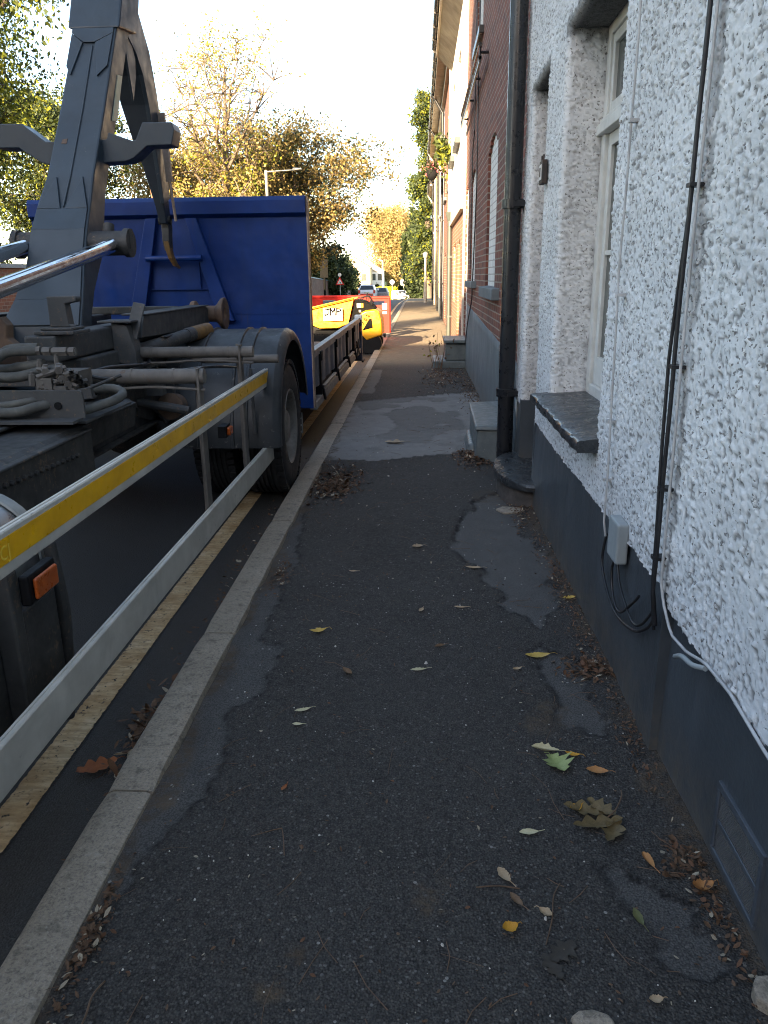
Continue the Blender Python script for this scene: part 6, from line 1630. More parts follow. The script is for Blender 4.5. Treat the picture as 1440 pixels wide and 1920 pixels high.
shrub('shrub', 'small dark shrub beside the distant white building', -9.9, 176, 3.0, 3, 3.0, 5000, .24, ['leaf_dark'], 66)
shrub('shade_cypress', 'unseen narrow conifer added across the road to shade the pavement', -10.1, 1.9, 1.9, 1.9, 10.5, 14000, .10, ['leaf_dark'], 73, 'tree')  # stands out of view, added to shade a band of the pavement
shrub('evergreen_tree', 'dense dark evergreen beneath the ivy-clad tree', -0.3, 86, 3.0, 3, 8.4, 12000, .26, ['leaf_dark', 'leaf_ivy'], 67, 'tree')
shrub('shrub', 'leafy bank behind the brick wall on the far left', -11.5, 17, 3.6, 6, 3.0, 12000, .10, ['leaf_willow', 'leaf_ivy'], 68)
shrub('shrub', 'low golden scrub behind the brick wall beyond the truck', -11.5, 31, 4.0, 8, 3.2, 9000, .14, ['leaf_autumn', 'leaf_russet'], 69)
# a far wooded hill
tag(leaf_cloud('far_trees', [(x, 300 + 12 * math.sin(x), -1.0 + 3 * math.sin(x * .07) + 2 * math.sin(x * .31) + k) for x in np.arange(-150, 90, 2.5) for k in (-5, -2, 0, 1.5)], 26000, 1.0, [M['leaf_russet'], M['leaf_dark'], M['leaf_autumn']], None, (1.6, 2, 1.6), 71), kind='stuff')

# ================================================================ STREET FURNITURE
gw = thing('garden_wall', 'brick garden wall along the far side of the road', 'wall', (-9.1, 30, 0))
b = MB(); yw = np.arange(-2, 122, 4.)
for a, c in zip(yw[:-1], yw[1:]): b.hexa([(-9.25, a, g1(a) - .3), (-9.0, a, g1(a) - .3), (-9.0, c, g1(c) - .3), (-9.25, c, g1(c) - .3)], [(-9.25, a, g1(a) + 1.75), (-9.0, a, g1(a) + 1.75), (-9.0, c, g1(c) + 1.75), (-9.25, c, g1(c) + 1.75)])
b.build('wall', M['garden_brick'], gw)
b = MB()
for a, c in zip(yw[:-1], yw[1:]): b.hexa([(-9.30, a, g1(a) + 1.752), (-8.95, a, g1(a) + 1.752), (-8.95, c, g1(c) + 1.752), (-9.30, c, g1(c) + 1.752)], [(-9.26, a, g1(a) + 1.84), (-8.99, a, g1(a) + 1.84), (-8.99, c, g1(c) + 1.84), (-9.26, c, g1(c) + 1.84)])
b.build('coping', M['step_grey'], gw)
tp_ = thing('telegraph_pole', 'leaning brown wooden telegraph pole right of the hook arm', 'pole', (-9.6, 30, 0))
b = MB(); b.tube([(-9.55, 30, -.2), (-9.72, 30, 3.8), (-9.98, 30, 8.0)], [.15, .13, .11], 12); b.build('shaft', M['pole_wood'], tp_, smooth=50)
b = MB(); b.lathe([(0, .13), (.35, .125)], (-9.92, 30, 7.2), (0, 0, 1), 12); b.build('collar', M['galv'], tp_)
b = MB(); b.lathe([(-.12, .0), (-.1, .10), (.14, .10), (.18, 0)], (-9.55, 29.95, 7.35), (0, 0, 1), 10); b.tube([(-9.92, 30, 7.35), (-9.55, 29.95, 7.35)], .03, 6); b.build('wire_terminal', M['black'], tp_)
sl = thing('street_lamp', 'pale street lamp with a straight arm above the blue bulkhead', 'lamp post', (-6.33, 34, 0))
b = MB(); b.tube([(-6.33, 34, -.1), (-6.33, 34, 1.2)], .085, 12); b.tube([(-6.33, 34, 1.2), (-6.33, 34, 5.66)], .062, 12); b.build('column', M['galv'], sl, smooth=50)
b = MB(); b.tube([(-6.33, 34, 5.61), (-5.2, 34, 5.66)], .026, 8); b.build('arm', M['galv'], sl, smooth=50)
b = MB(); b.prism([(-5.25, 5.62), (-4.85, 5.66), (-4.85, 5.72), (-5.2, 5.74)], 1, 33.9, 34.1); b.build('lantern', M['galv'], sl, bevel=0.02)
sl = thing('street_lamp', 'white street lamp column standing at the end of the terrace', 'lamp post', (0.28, 44.5, 0))
b = MB(); b.tube([(0.28, 44.5, -.1), (0.28, 44.5, 1.3)], .085, 12); b.tube([(0.28, 44.5, 1.3), (0.28, 44.5, 2.35)], .055, 12); b.build('column', M['pipe_pale'], sl, smooth=50)
b = MB(); b.lathe([(0, .06), (.05, .12), (.22, .15), (.26, .16), (.34, .05), (.35, 0)], (0.28, 44.5, 2.35), (0, 0, 1), 14); b.build('lantern', M['galv'], sl, smooth=40)
sl = thing('street_lamp', 'thin pale lamp column in the distance in front of the golden tree', 'lamp post', (-7.0, 150, g1(150)))
b = MB(); b.tube([(-7.0, 150, g1(150) - .1), (-7.0, 150, g1(150) + 7.3)], .13, 8); b.build('column', M['pipe_pale'], sl)
b = MB(); b.tube([(-7.0, 150, g1(150) + 7.25), (-7.9, 150, g1(150) + 7.45)], .10, 6); b.build('lantern', M['galv'], sl)
sn = thing('traffic_sign', 'black square sign back on a dark pole against the dark trees', 'sign', (-7.65, 64, g1(64)))
b = MB(); b.tube([(-7.65, 64, g1(64) - .1), (-7.65, 64, 4.4)], .09, 8); b.build('pole', M['ink'], sn)
b = MB(); b.box(-7.97, -7.33, 63.84, 63.9, 1.35, 2.75); b.build('panel', M['ink'], sn, bevel=0.02)
sn = thing('warning_sign', 'triangular red and white warning sign on a grey pole by the dark bush', 'sign', (-7.62, 76, g1(76)))
xw = -7.62; yw_ = 76; zb = 0.66
b = MB(); b.tube([(xw, yw_, g1(76) - .1), (xw, yw_, zb + .75)], .035, 8); b.build('pole', M['galv'], sn)
b = MB(); b.prism([(xw - .42, zb), (xw + .42, zb), (xw, zb + .74)], 1, yw_ - .08, yw_ - .06); b.build('sign_plate', M['red'], sn)
b = MB(); b.prism([(xw - .26, zb + .09), (xw + .26, zb + .09), (xw, zb + .55)], 1, yw_ - .095, yw_ - .082); b.build('sign_face', M['signwhite'], sn)
b = MB(); b.tube([(xw - .07, yw_ - .105, zb + .13), (xw - .07, yw_ - .105, zb + .31)], .03, 6); b.tube([(xw + .06, yw_ - .105, zb + .13), (xw + .06, yw_ - .105, zb + .27)], .03, 6); b.build('symbol', M['ink'], sn)
b = MB(); b.lathe([(0, 0), (0, .17), (.02, .17), (.02, 0)], (xw, yw_ - .07, zb + .92), (0, -1, 0), 16); b.build('disc', M['signwhite'], sn)
for i, (x, y, s_, lab) in enumerate(((-5.6, 160, .45, 'round white road sign on a short post by the yellow hedge'), (-3.9, 186, .6, 'square white sign under the golden tree'))):
    sn = thing('road_sign', lab, 'sign', (x, y, g1(y)))
    b = MB(); b.tube([(x, y, g1(y) - .1), (x, y, g1(y) + 3.2)], .06, 6); b.build('pole', M['galv'], sn)
    b = MB()
    if i == 0: b.lathe([(0, 0), (0, s_), (.04, s_), (.04, 0)], (x, y - .08, g1(y) + 3.5), (0, -1, 0), 16)
    else: b.box(x - s_, x + s_, y - .12, y - .08, g1(y) + 2.6, g1(y) + 3.8)
    b.build('panel', M['white'], sn)
# distant buildings
def block(name, label, x, y, w, d, h, mw, rise=2.5, base=None):
    z = g1(y) - .3 if base is None else base
    t = thing(name, label, 'building', (x, y, z))
    b = MB(); b.box(x - w / 2, x + w / 2, y, y + d, z, z + h); b.build('wall', M[mw], t)
    b = MB(); b.prism([(x - w / 2 - .3, z + h), (x, z + h + rise), (x + w / 2 + .3, z + h)], 1, y - .3, y + d + .3); b.build('roof', M['soffit'], t)
    for k in range(3):
        for q in (.9, 3.6):
            if q + 1.4 > h: continue
            xw = x - w / 2 + w * (k + .5) / 3
            b = MB(); b.box(xw - .5, xw + .5, y - .05, y + .02, z + q, z + q + 1.4); b.build('window', M['pane'], t)
    return t
block('pale_house', 'cream house beyond the dark bushes left of the golden tree', -14.6, 170, 8, 8, 6.2, 'render_cream', base=-3.2)
block('white_house', 'white house lit by the sun beside the golden tree', -10.6, 182, 4.6, 8, 5.6, 'render_white', 1.6, base=-3.2)
block('white_house', 'small white house beyond the hedge at the right end of the verge', 1.6, 215, 5, 6, 4.2, 'render_white', 1.6, base=-1.4)

# ================================================================ VEHICLES IN THE DISTANCE
def vehicle(name, label, x, y, rz, prof, half, wheels, cat, h_glass, matb='carwhite', group=None):
    """prof: side outline (y along, z up), half widths by height; front looks to -y before turning"""
    z = g1(y) - .09
    t = thing(name, label, cat, (x, y, z), group); t.rotation_euler.z = rz
    def put(b, nm, mat, par=t, **k):
        o = b.build(nm, M[mat], None, **k); o.parent = par; return o
    b = MB(); n = len(prof)
    hw = lambda zz: float(np.interp(zz, [h[0] for h in half], [h[1] for h in half]))
    b.loft([[(-hw(pz_), py, pz_) for py, pz_ in prof], [(-hw(pz_) * .86, py * .985, pz_) for py, pz_ in prof][:0] or [(0, py, pz_ + .02 * (pz_ > .9)) for py, pz_ in prof], [(hw(pz_), py, pz_) for py, pz_ in prof]])
    put(b, 'body', matb, bevel=0.05, seg=2)
    for sx in (-1, 1):
        for wy in wheels:
            b = MB(); b.lathe([(-.11, .0), (-.11, .30), (-.08, .34), (.08, .34), (.11, .30), (.11, 0)], (sx * (hw(.35) - .10), wy, .34), (1, 0, 0), 20); w = put(b, 'wheel', 'rubber', smooth=40)
            b = MB(); b.lathe([(0, .0), (0, .2), (.012, .2), (.02, 0)], (sx * (hw(.35) + .005), wy, .34), (sx, 0, 0), 16); put(b, 'rim', 'galv', w)
    return t, put, hw
van, put, hw = vehicle('white_van', 'white panel van facing the viewer at the far end of the road', -4.0, 160, R_(24),
    [(-2.45, .32), (-2.48, .75), (-2.35, 1.02), (-1.55, 1.22), (-.75, 1.90), (-.3, 1.98), (2.4, 1.96), (2.48, 1.6), (2.48, .32)], [(0, .95), (1.1, .98), (2.0, .84)], (-1.55, 1.5), 'van', 1)
b = MB(); b.hexa([(-.80, -1.50, 1.27), (.80, -1.50, 1.27), (.80, -1.46, 1.25), (-.80, -1.46, 1.25)], [(-.70, -.80, 1.885), (.70, -.80, 1.885), (.70, -.74, 1.87), (-.70, -.74, 1.87)]); put(b, 'windscreen', 'carglass')
for sx in (-1, 1):
    b = MB(); b.hexa([(sx * .955, -1.2, 1.22), (sx * .985, -1.2, 1.22), (sx * .985, -.1, 1.22), (sx * .955, -.1, 1.22)], [(sx * .865, -.75, 1.75), (sx * .90, -.75, 1.75), (sx * .90, -.1, 1.75), (sx * .865, -.1, 1.75)]); put(b, 'side_window', 'carglass')
    b = MB(); b.box(sx * .62, sx * .90, -2.50, -2.40, .80, .98); put(b, 'headlight', 'reflector', bevel=.02)
    b = MB(); b.box(sx * .98, sx * 1.16, -1.15, -1.05, 1.15, 1.40); put(b, 'mirror', 'black', bevel=.03)
b = MB(); b.box(-.55, .55, -2.53, -2.46, .68, .92); put(b, 'grille', 'black', bevel=.02)
b = MB(); b.box(-.85, .85, -2.52, -2.44, .34, .46); put(b, 'bumper', 'black', bevel=.02)
car, put, hw = vehicle('response_car', 'white car with red rear markings and dark rear window beyond the red barriers', -5.75, 88, 0.0,
    [(2.2, .30), (2.25, .8), (1.3, 1.0), (.5, 1.62), (-1.6, 1.66), (-2.05, 1.15), (-2.15, .95), (-2.15, .30)], [(0, .93), (.95, .96), (1.65, .68)], (-1.3, 1.35), 'car', 1)
b = MB(); b.hexa([(-.76, -2.09, 1.17), (.76, -2.09, 1.17), (.76, -2.03, 1.16), (-.76, -2.03, 1.16)], [(-.62, -1.72, 1.58), (.62, -1.72, 1.58), (.62, -1.64, 1.57), (-.62, -1.64, 1.57)]); put(b, 'rear_window', 'carglass')
for sx in (-1, 1):
    b = MB(); b.box(sx * .70, sx * .93, -2.19, -2.05, .78, 1.12); put(b, 'tail_light', 'carred', bevel=.02)
    b = MB(); b.box(sx * .96, sx * 1.16, .75, .85, 1.02, 1.22); put(b, 'mirror', 'carwhite', bevel=.03)
b = MB(); b.box(-.69, .69, -2.172, -2.14, .52, .76); put(b, 'red_marking', 'carred')
b = MB(); b.box(-.9, .9, -2.22, -2.12, .30, .50); put(b, 'bumper', 'reflector', bevel=.03)
b = MB(); b.box(-.5, .5, -.6, -.35, 1.68, 1.76); put(b, 'light_bar', 'carred', bevel=.02)
b = MB(); b.box(-.26, .26, -2.18, -2.165, .80, .91); put(b, 'number_plate', 'sticker')
car2, put, hw = vehicle('parked_car', 'dark car half hidden behind the red barriers, right of the white car', -4.5, 92, 0.0,
    [(2.0, .30), (2.05, .75), (1.2, .95), (.5, 1.42), (-1.2, 1.45), (-1.85, 1.0), (-1.95, .85), (-1.95, .30)], [(0, .84), (.9, .87), (1.45, .62)], (-1.2, 1.25), 'car', 1, 'bedside')
b = MB(); b.hexa([(-.68, -1.90, 1.0), (.68, -1.90, 1.0), (.68, -1.84, .99), (-.68, -1.84, .99)], [(-.56, -1.34, 1.38), (.56, -1.34, 1.38), (.56, -1.26, 1.37), (-.56, -1.26, 1.37)]); put(b, 'rear_window', 'carglass')

# ================================================================ PLANTS ON THE WALLS
t = thing('wall_plant', 'pale leafy plant growing from the rainwater pipe of the rendered house', 'plant', (0.62, 20.1, 4.2))
rp = np.random.default_rng(4); pts = np.stack([0.60 + rp.normal(0, .10, 60), 20.0 + rp.normal(0, .12, 60), 4.25 + rp.normal(0, .16, 60)], 1)
leaf_cloud('foliage', pts, 420, .075, [M['leaf_ivy'], M['leaf_willow']], t, (.05, .05, .07), 5, None, .6, 2.4)
b = MB()
for k in range(9): b.tube(smoothp([(0.70, 20.0, 3.9), (0.62 + rp.normal(0, .05), 20.0, 4.2), (0.56 + rp.normal(0, .1), 20.0 + rp.normal(0, .1), 4.45 + rp.normal(0, .1))], 4), .006, 5)
b.build('stem', M['twig'], t)
pts = np.stack([0.36 + rp.normal(0, .14, 60), 26.2 + rp.normal(0, .14, 60), 4.72 + rp.normal(0, .08, 60)], 1)
t = thing('basket_flowers', 'pink flowers spilling from the hanging basket', 'flowers', (0.36, 26.2, 4.6))
M['petal'] = leaf_mat('petal_pink', [(.3, (.4, .08, .12)), (.7, (.6, .2, .22))], trans=.2, scale=6)
leaf_cloud('foliage', pts, 300, .07, [M['petal'], M['leaf_ivy'], M['leaf_dark']], t, (.05, .05, .05), 6)
t = thing('dry_weeds', 'dry brown weeds growing by the grey double step', 'plant', (0.3, 12.9, 0))
b = MB(); wr = random.Random(8)
for k in range(15):
    x, y = 0.30 + wr.gauss(0, .10), 13.0 + wr.gauss(0, .12); h = wr.uniform(.2, .62)
    p1 = (x + wr.gauss(0, .04), y + wr.gauss(0, .04), h * .55); p2 = (p1[0] + wr.gauss(0, .06), p1[1] + wr.gauss(0, .06), h)
    b.tube([(x, y, 0), p1, p2], [.005, .004, .002], 4)
b.build('stem', M['twig'], t)
pts = [(0.30 + wr.gauss(0, .1), 13.0 + wr.gauss(0, .1), wr.uniform(.1, .5)) for _ in range(40)]
leaf_cloud('leaf', pts, 40, .035, [M['litter1'], M['litter2'], M['leaf_willow']], t, (.03, .03, .04), 9)

# ================================================================ FALLEN LEAVES AND GRIT
def litter(name, pts, seed, size=(.018, .05), mats=('litter1', 'litter1', 'litter2', 'litter3'), lift=.012, probs=None):
    r = np.random.default_rng(seed); P = np.asarray(pts); n = len(P)
    L = r.uniform(size[0], size[1], n); W = L * r.uniform(.3, .6, n); a = r.uniform(0, 6.28, n); cu = r.uniform(-.3, .55, n) * L
    tx = r.normal(0, .35, n); ty = r.normal(0, .35, n)
    loc = np.array([[-.5, 0], [-.12, .5], [.25, .38], [.5, 0], [.25, -.38], [-.12, -.5], [0.05, 0]])
    V = np.zeros((n, 7, 3)); c, s = np.cos(a), np.sin(a)
    for k, (u, w) in enumerate(loc):
        uu = u * L; ww = w * W; h = abs(w) * cu + (u * u) * cu * .9
        V[:, k, 0] = P[:, 0] + c * uu - s * ww; V[:, k, 1] = P[:, 1] + s * uu + c * ww
        V[:, k, 2] = P[:, 2] + h + uu * tx + ww * ty
    V[:, :, 2] -= np.minimum(0, V[:, :, 2].min(1) - P[:, 2])[:, None] * 1.0
    f = np.array([[0, 1, 6], [1, 2, 6], [2, 3, 6], [3, 4, 6], [4, 5, 6], [5, 0, 6]])
    F = (f[None] + (np.arange(n) * 7)[:, None, None]).reshape(-1, 3)
    if probs is None and len(mats) == 4: probs = [.46, .24, .22, .08]
    mi = np.repeat(r.choice(len(mats), n, p=probs), 6)
    return tag(np_mesh(name, V.reshape(-1, 3), F, [M[m] for m in mats], mi=mi), kind='stuff')
def pile(name, label, cx_, cy_, sx, sy, n, seed, h=.03, size=(.018, .05), clipx=(-.80, .745), **k):
    n = int(n * 1.7); size = (size[0] * .55, size[1] * .68)
    r = np.random.default_rng(seed); x = np.clip(cx_ + r.normal(0, sx, n), *clipx); y = cy_ + r.normal(0, sy, n)
    e = np.exp(-((x - cx_) ** 2 / (2 * sx * sx) + (y - cy_) ** 2 / (2 * sy * sy)))
    z = np.array([pz(a, b_) for a, b_ in zip(x, y)]) + .003 + r.random(n) * h * e
    o = litter(name, np.stack([x, y, z], 1), seed, size, **k); return tag(o, label, 'leaf litter')
pile('leaf_litter', 'big drift of brown leaves in the broken hollow beside the kerb', -.63, 5.62, .095, .23, 620, 1, .035, (.02, .06), clipx=(-.80, -.36))
pile('leaf_litter', 'heap of brown leaves against the nearer grey step', .45, 6.42, .085, .16, 420, 2, .045, (.02, .055))
pile('leaf_litter', 'scatter of leaves before the far double step', .33, 11.8, .16, .7, 520, 3, .02, (.025, .06))
pile('leaf_litter', 'leaves along the foot of the grey plinth', .66, 10.0, .06, 1.3, 420, 4, .03, (.02, .055))
pile('leaf_litter', 'crumbled leaves beside the round slate doorstep', .66, 4.9, .05, .20, 260, 5, .02, (.012, .035))
pile('leaf_litter', 'small clump of brown leaves by the bend of the black plinth', .66, 2.76, .05, .05, 130, 6, .025, (.015, .045))
pile('leaf_litter', 'twiggy dark debris along the plinth below the looped cable', .715, 2.28, .028, .16, 110, 7, .02, (.008, .03), mats=('litter1', 'litter1', 'litter2', 'twig'))
pile('leaf_litter', 'curled brown and pale leaves heaped at the corner of the air vent', .70, 1.70, .026, .045, 60, 8, .03, (.015, .045))
pile('leaf_litter', 'brown crumbs of leaf along the wall below the air vent', .725, 1.48, .020, .13, 75, 9, .015, (.008, .035))
pile('leaf_litter', 'brown leaves caught in the broken edge behind the near kerb', -.775, 1.42, .018, .11, 110, 10, .02, (.01, .04))
pile('leaf_litter', 'thin scatter of leaf crumbs along the plinth under the window', .70, 3.6, .035, .55, 420, 11, .012, (.008, .03))
pile('leaf_litter', 'dark wet leaves by the kerb edge where the paving has worn', -.735, 3.75, .03, .12, 160, 12, .01, (.01, .03))
def road_pile(label, cx_, cy_, sx, sy, n, seed, size):
    r = np.random.default_rng(seed); x = np.minimum(cx_ + r.normal(0, sx, n), -.975); y = cy_ + r.normal(0, sy, n)
    return tag(litter('leaf_litter', np.stack([x, y, np.full(n, -.084) + r.random(n) * .02], 1), seed, size), label, 'leaf litter')
road_pile('leaves and twigs lying in the gutter against the near kerb', -1.01, 2.42, .03, .12, 110, 13, (.015, .055))
road_pile('fine brown leaf crumbs along the gutter towards the rear wheel', -1.02, 4.2, .04, 1.2, 260, 14, (.008, .03))
# grit and crumbs over the whole pavement
r = np.random.default_rng(99); n = 1500
x = r.uniform(-.79, .74, n); y = .9 + (r.random(n) ** 1.6) * 11
gp = np.stack([x, y, [pz(a, c) + .002 for a, c in zip(x, y)]], 1)
o = litter('leaf_crumbs', gp, 98, (.005, .016), mats=('litter1', 'litter2', 'litter3', 'twig'), probs=[.4, .2, .2, .2]); tag(o, 'tiny leaf crumbs strewn over the whole pavement', 'debris')
n = 330; x = r.uniform(-.79, .74, n); y = .9 + (r.random(n) ** 1.5) * 9
mb = MB()
for a, c in zip(x, y):
    s_ = float(r.uniform(.0012, .0035)) * (2.3 if r.random() < .07 else 1.0); z = pz(a, c)
    pts = [(a + s_ * math.cos(t) * r.uniform(.6, 1.3), c + s_ * math.sin(t) * r.uniform(.6, 1.3), z + s_ * .1) for t in (0, 1.26, 2.5, 3.8, 5.0)]
    tp2 = [(p[0] * .45 + a * .55, p[1] * .45 + c * .55, z + s_ * r.uniform(.8, 1.3)) for p in pts]
    mb.add(pts + tp2, [(0, 1, 6, 5), (1, 2, 7, 6), (2, 3, 8, 7), (3, 4, 9, 8), (4, 0, 5, 9), (5, 6, 7, 8, 9)])
tag(mb.build('grit', M['stone_white']), 'white grit and stone chips scattered over the pavement', 'grit', kind='stuff')
mb = MB(); tr = random.Random(77)
for k in range(150):
    a, c = tr.uniform(-.76, .72), .9 + tr.random() ** 1.5 * 7; an = tr.uniform(0, 6.28); L = tr.uniform(.02, .075); q = tr.uniform(-.4, .4); z = pz(a, c) + .003
    p1 = (a + L * math.cos(an), c + L * math.sin(an), z + tr.uniform(0, .004)); p2 = (p1[0] + L * math.cos(an + q), p1[1] + L * math.sin(an + q), z)
    mb.tube([(a, c, z), p1, p2], tr.uniform(.0006, .0013), 4, cap=False)
tag(mb.build('pine_needles', M['twig']), 'thin dry needles and stalks strewn over the pavement', 'debris', kind='stuff')

def leaf_thing(label, x, y, L, W, rot, c1, c2, seed, curl=.15, fold=.2, shape='oval', stem=.3, road=False, wet=False, cat='leaf', zlift=.004):
    L *= 1.25; W *= 1.35
    r = random.Random(seed); key = ('leafm', c1, c2)
    if key not in M: M[key] = leaf_mat('leaf_tint', [(.3, c1), (.7, c2)], rough=.5 if not wet else .3, trans=.1, scale=38)
    z = (-.086 if road else pz(x, y)) + zlift
    mb = MB(); n = 14; rows = []
    c, s = math.cos(rot), math.sin(rot)
    def pt(u, v, h): return (x + c * u - s * v, y + s * u + c * v, z + max(0, h))
    for i in range(n + 1):
        t = i / n; u = (t - .5) * L
        if shape == 'oval': w = math.sin(math.pi * t) ** .8 * (1 - .25 * t) * W / 2
        elif shape == 'oak': w = math.sin(math.pi * t) ** .7 * W / 2 * (1 + .38 * math.sin(t * 22))
        else: w = math.sin(math.pi * t) ** .6 * W / 2 * (.55 + .6 * abs(math.sin(t * 7.8)))
        w1 = w * r.uniform(.88, 1.1); w2 = w * r.uniform(.88, 1.1)
        b0 = abs(curl) * L * (2 * t - 1) ** 2 * (1.0 if curl > 0 else .4) + r.uniform(0, .05) * W * .3
        rows.append([pt(u, -w1, b0 + fold * w1 * 1.0), pt(u, -w1 * .5, b0 + fold * w1 * .35 + r.uniform(-.02, .04) * W), pt(u, 0, b0), pt(u, w2 * .5, b0 + fold * w2 * .4 + r.uniform(-.02, .04) * W), pt(u, w2, b0 + fold * w2 * r.uniform(.7, 1.4))])
    mb.loft(rows, cap=False, closed=False)
    if stem > 0: mb.tube([pt(L * .5 - .004, 0, abs(curl) * L), pt(L * .5 + L * stem * .5, L * stem * .12, abs(curl) * L * 1.1), pt(L * .5 + L * stem, L * stem * .35, .002)], [.0011, .001, .0012], 5)
    o = mb.build('fallen_leaf', M[key], smooth=60)
    return tag(o, label, cat)
YEL = ((.42, .27, .05), (.60, .44, .12)); GLD = ((.42, .2, .02), (.62, .34, .04)); PAL = ((.42, .38, .22), (.58, .54, .36)); BRN = ((.10, .06, .035), (.22, .14, .08)); TAN = ((.30, .21, .12), (.46, .36, .24)); RST = ((.20, .065, .025), (.34, .12, .04)); GRN = ((.20, .25, .08), (.36, .42, .18)); OLV = ((.08, .09, .035), (.15, .15, .06)); DRK = ((.03, .027, .022), (.06, .05, .04)); ORA = ((.34, .15, .05), (.46, .25, .10))
for a in [
    ('bright yellow pointed leaf near the black plinth, right of the pavement middle', .483, 2.864, .085, .038, .1, *YEL, 1, .10, .25),
    ('yellow-brown curled leaf left of the pavement middle, nearest the kerb strip', -.444, 3.052, .062, .030, .3, *YEL, 2, .2, .5),
    ('pale rolled leaf just above the green and white leaf', .413, 2.205, .075, .024, -.25, *PAL, 3, .1, 1.1),
    ('pale green leaf with brown edges, touching the pale rolled leaf', .440, 2.13, .072, .062, 1.9, *GRN, 4, .1, .5, 'oak'),
    ('small orange curled leaf right of the pale rolled leaf', .496, 2.18, .040, .018, -.3, *GLD, 5, .2, .6),
    ('ochre oval leaf right of the pale green leaf', .558, 2.097, .056, .030, -.15, *ORA, 6, .12, .5),
    ('small golden crumpled leaf left of the large brown leaf', .458, 1.917, .034, .024, .5, *GLD, 7, .3, .7),
    ('pale oval leaf lying flat, left of the large brown leaf', .307, 1.812, .046, .020, .1, *PAL, 8, .05, .3),
    ('pale speckled oval leaf on open asphalt below the flat pale leaf', .220, 1.643, .046, .024, -1.1, *TAN, 9, .1, .4),
    ('orange-brown folded leaf between the large brown leaf and the air vent', .606, 1.706, .048, .020, -1.3, *ORA, 10, .1, 1.0),
    ('golden yellow crumpled leaf at the bottom of the picture', .217, 1.471, .034, .028, .4, *GLD, 11, .25, .6),
    ('small tan leaf right of the golden crumpled leaf', .307, 1.519, .030, .022, 2.4, *TAN, 12, .2, .6),
    ('green oval leaf near the air vent', .531, 1.519, .044, .018, -1.4, *OLV, 13, .1, .3),
    ('dull mauve-brown leaf above the small tan leaf', .242, 1.56, .040, .018, -1.0, *BRN, 14, .1, .5),
    ('black wet leaf pressed flat on the asphalt near the bottom', .330, 1.41, .066, .036, .7, *DRK, 15, .02, .1, 'oak'),
    ('second black wet leaf, touching the first one', .300, 1.37, .060, .026, -1.1, *DRK, 16, .02, .1, 'oak'),
    ('pale green slim leaf in the middle of the pavement', -.004, 2.729, .055, .018, .2, *PAL, 17, .08, .4),
    ('pale slim leaf with stalk left of the pavement middle', -.42, 2.422, .050, .018, .4, *PAL, 18, .1, .4),
    ('small pale leaf just below the pale slim leaf with stalk', -.425, 2.326, .030, .016, .0, *PAL, 19, .1, .4),
    ('brown curled leaf with a long stalk left of the pavement middle', -.285, 2.70, .055, .024, 2.2, *BRN, 20, .15, .7, 'oval', 1.3),
    ('pinkish tan leaf far up the pavement middle', -.013, 4.169, .055, .038, .3, *TAN, 21, .15, .5),
    ('reddish brown small leaf in the middle of the pavement', .086, 2.936, .045, .016, .5, *BRN, 22, .1, .8),
    ('tan leaf beside the grey repair patch near the wall', .286, 3.837, .07, .026, -.1, *TAN, 23, .1, .5),
    ('small tan leaf on dark asphalt left of the middle', -.353, 3.79, .036, .016, .0, *TAN, 24, .1, .5),
    ('tan curled leaf at the foot of the air vent', .715, 1.61, .048, .030, .2, *ORA, 25, .35, .9),
    ('small yellowish leaf in the pavement middle above the reddish one', .007, 3.301, .040, .018, 1.2, *TAN, 26, .1, .4),
    ('small brown seed leaf left of the middle, low in the picture', -.412, 1.978, .028, .012, 1.2, *RST, 27, .1, .5),
    ('pale small leaf above the bright yellow pointed leaf', .19, 3.335, .050, .016, -.1, *TAN, 28, .1, .5),
    ('pale broken leaf on the grey repair patch', -.237, 7.068, .15, .07, .1, *TAN, 29, .06, .3, 'maple'),
    ('tan leaf below the bright yellow pointed leaf', .385, 2.738, .034, .016, .4, *TAN, 30, .2, .6),
    ('yellow leaf lying against the black plinth beneath the grey box', .715, 3.44, .055, .028, .3, *YEL, 31, .1, .4),
    ('small tan leaf at the lower right edge of the pavement', .508, 1.292, .026, .018, .1, *TAN, 32, .2, .5),
]: leaf_thing(*a)
leaf_thing('rust-red oak leaf in the gutter beside the near kerb', -1.087, 2.183, .11, .055, .6, *RST, 40, .1, .35, 'oak', .2, True)
leaf_thing('tan narrow leaf in the gutter above the rust-red oak leaf', -1.02, 2.27, .07, .016, .5, *TAN, 41, .1, .6, 'oval', .2, True)
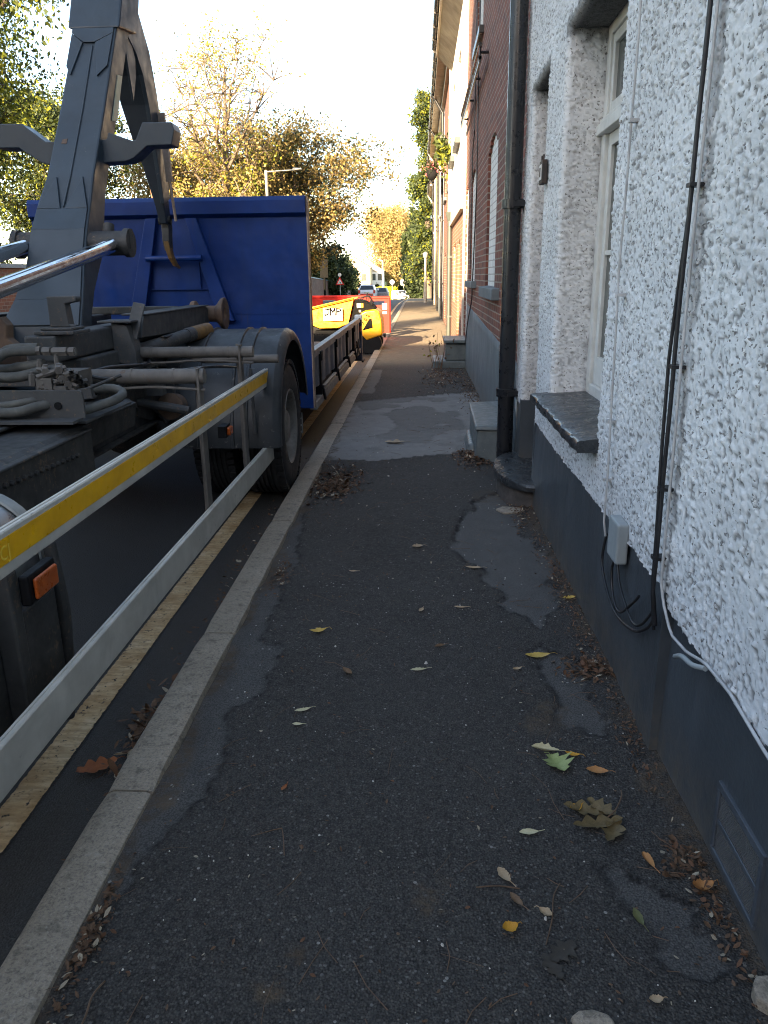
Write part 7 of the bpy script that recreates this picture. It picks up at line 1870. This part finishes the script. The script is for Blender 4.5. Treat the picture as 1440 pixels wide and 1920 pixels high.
# the large brown divided leaf
lt = thing('large_leaf', 'large brown divided leaf with a long stalk, left of the air vent', 'leaf', (.523, 1.867, 0))
bm_ = [(.50, 1.90, .115, .040, 2.9), (.515, 1.85, .12, .034, 3.35), (.545, 1.825, .085, .036, 4.2), (.535, 1.915, .08, .035, 2.3)]
for i, (x, y, L, W, ro) in enumerate(bm_):
    o = leaf_thing('x', x + .45 * L * math.cos(ro) * .2, y + .1 * L * math.sin(ro), L, W, ro, (.09, .065, .03), (.20, .15, .07), 50 + i, .10, .5, 'oak', 0)
    o.name = 'leaflet'; del o['label']; del o['category']; o.parent = lt; o.matrix_parent_inverse = Matrix.Translation(Vector((.523, 1.867, 0))).inverted()
b = MB(); b.tube(smoothp([(.535, 1.86, .02), (.565, 1.89, .025), (.595, 1.95, .02), (.608, 2.0, .006)], 6), [.0022] * 19, 6); b.build('stalk', M['twig'], lt)
# twigs
for i, (lab, pts, rr_) in enumerate([
    ('thin brown twig pointing at the small tan leaf near the bottom', [(.145, 1.60, .006), (.20, 1.605, .008), (.255, 1.60, .005)], .002),
    ('dark thin stalk beside the black wet leaves', [(.295, 1.43, .006), (.32, 1.50, .010), (.335, 1.57, .012), (.36, 1.62, .006)], .0016),
    ('pale bent grass stalk in the lower left of the pavement', [(-.47, 1.77, .004), (-.40, 1.80, .006), (-.385, 1.79, .006), (-.365, 1.70, .004)], .0015),
    ('long reddish stalk lying in the lower left of the pavement', [(-.36, 1.56, .004), (-.33, 1.60, .005), (-.31, 1.64, .004)], .0012),
    ('long pale dry stalk in the broken edge of the near kerb', [(-.70, 1.30, .004), (-.705, 1.25, .02), (-.70, 1.19, .02), (-.715, 1.12, .006)], .0024),
    ('curled twig in the gutter among the leaves by the near kerb', [(-1.05, 2.50, -.07), (-1.03, 2.43, -.06), (-1.04, 2.36, -.066), (-1.0, 2.36, -.06), (-1.0, 2.44, -.06)], .003)]):
    b = MB(); b.tube(smoothp(pts, 6), rr_, 6); tag(b.build('twig', M['twig'], smooth=60), lab, 'twig')
# broken lump of old paving at the lower right and by the doorstep
for nm, lab, x, y, s_, m_ in (('stone', 'chipped pale stone against the wall at the lower right', .755, 1.30, .05, 'kerb'), ('stone', 'flat pale patch of mortar below the round doorstep', .60, 4.93, .10, 'kerb'), ('stone', 'thin grey flake of stone at the bottom edge of the pavement', .36, 1.235, .045, 'kerb')):
    b = MB(); q = random.Random(int(x * 1000)); P_ = [(x + s_ * math.cos(t) * q.uniform(.7, 1.1), y + s_ * math.sin(t) * q.uniform(.6, 1.0)) for t in np.linspace(0, 5.6, 9)]
    zq = pz(min(x, .74), y); b.prism(P_, 2, zq - .02, zq + (.03 if s_ < .06 and y < 1.31 and x > .7 else .012)); tag(b.build(nm, M[m_], bevel=.006), lab, 'stone')
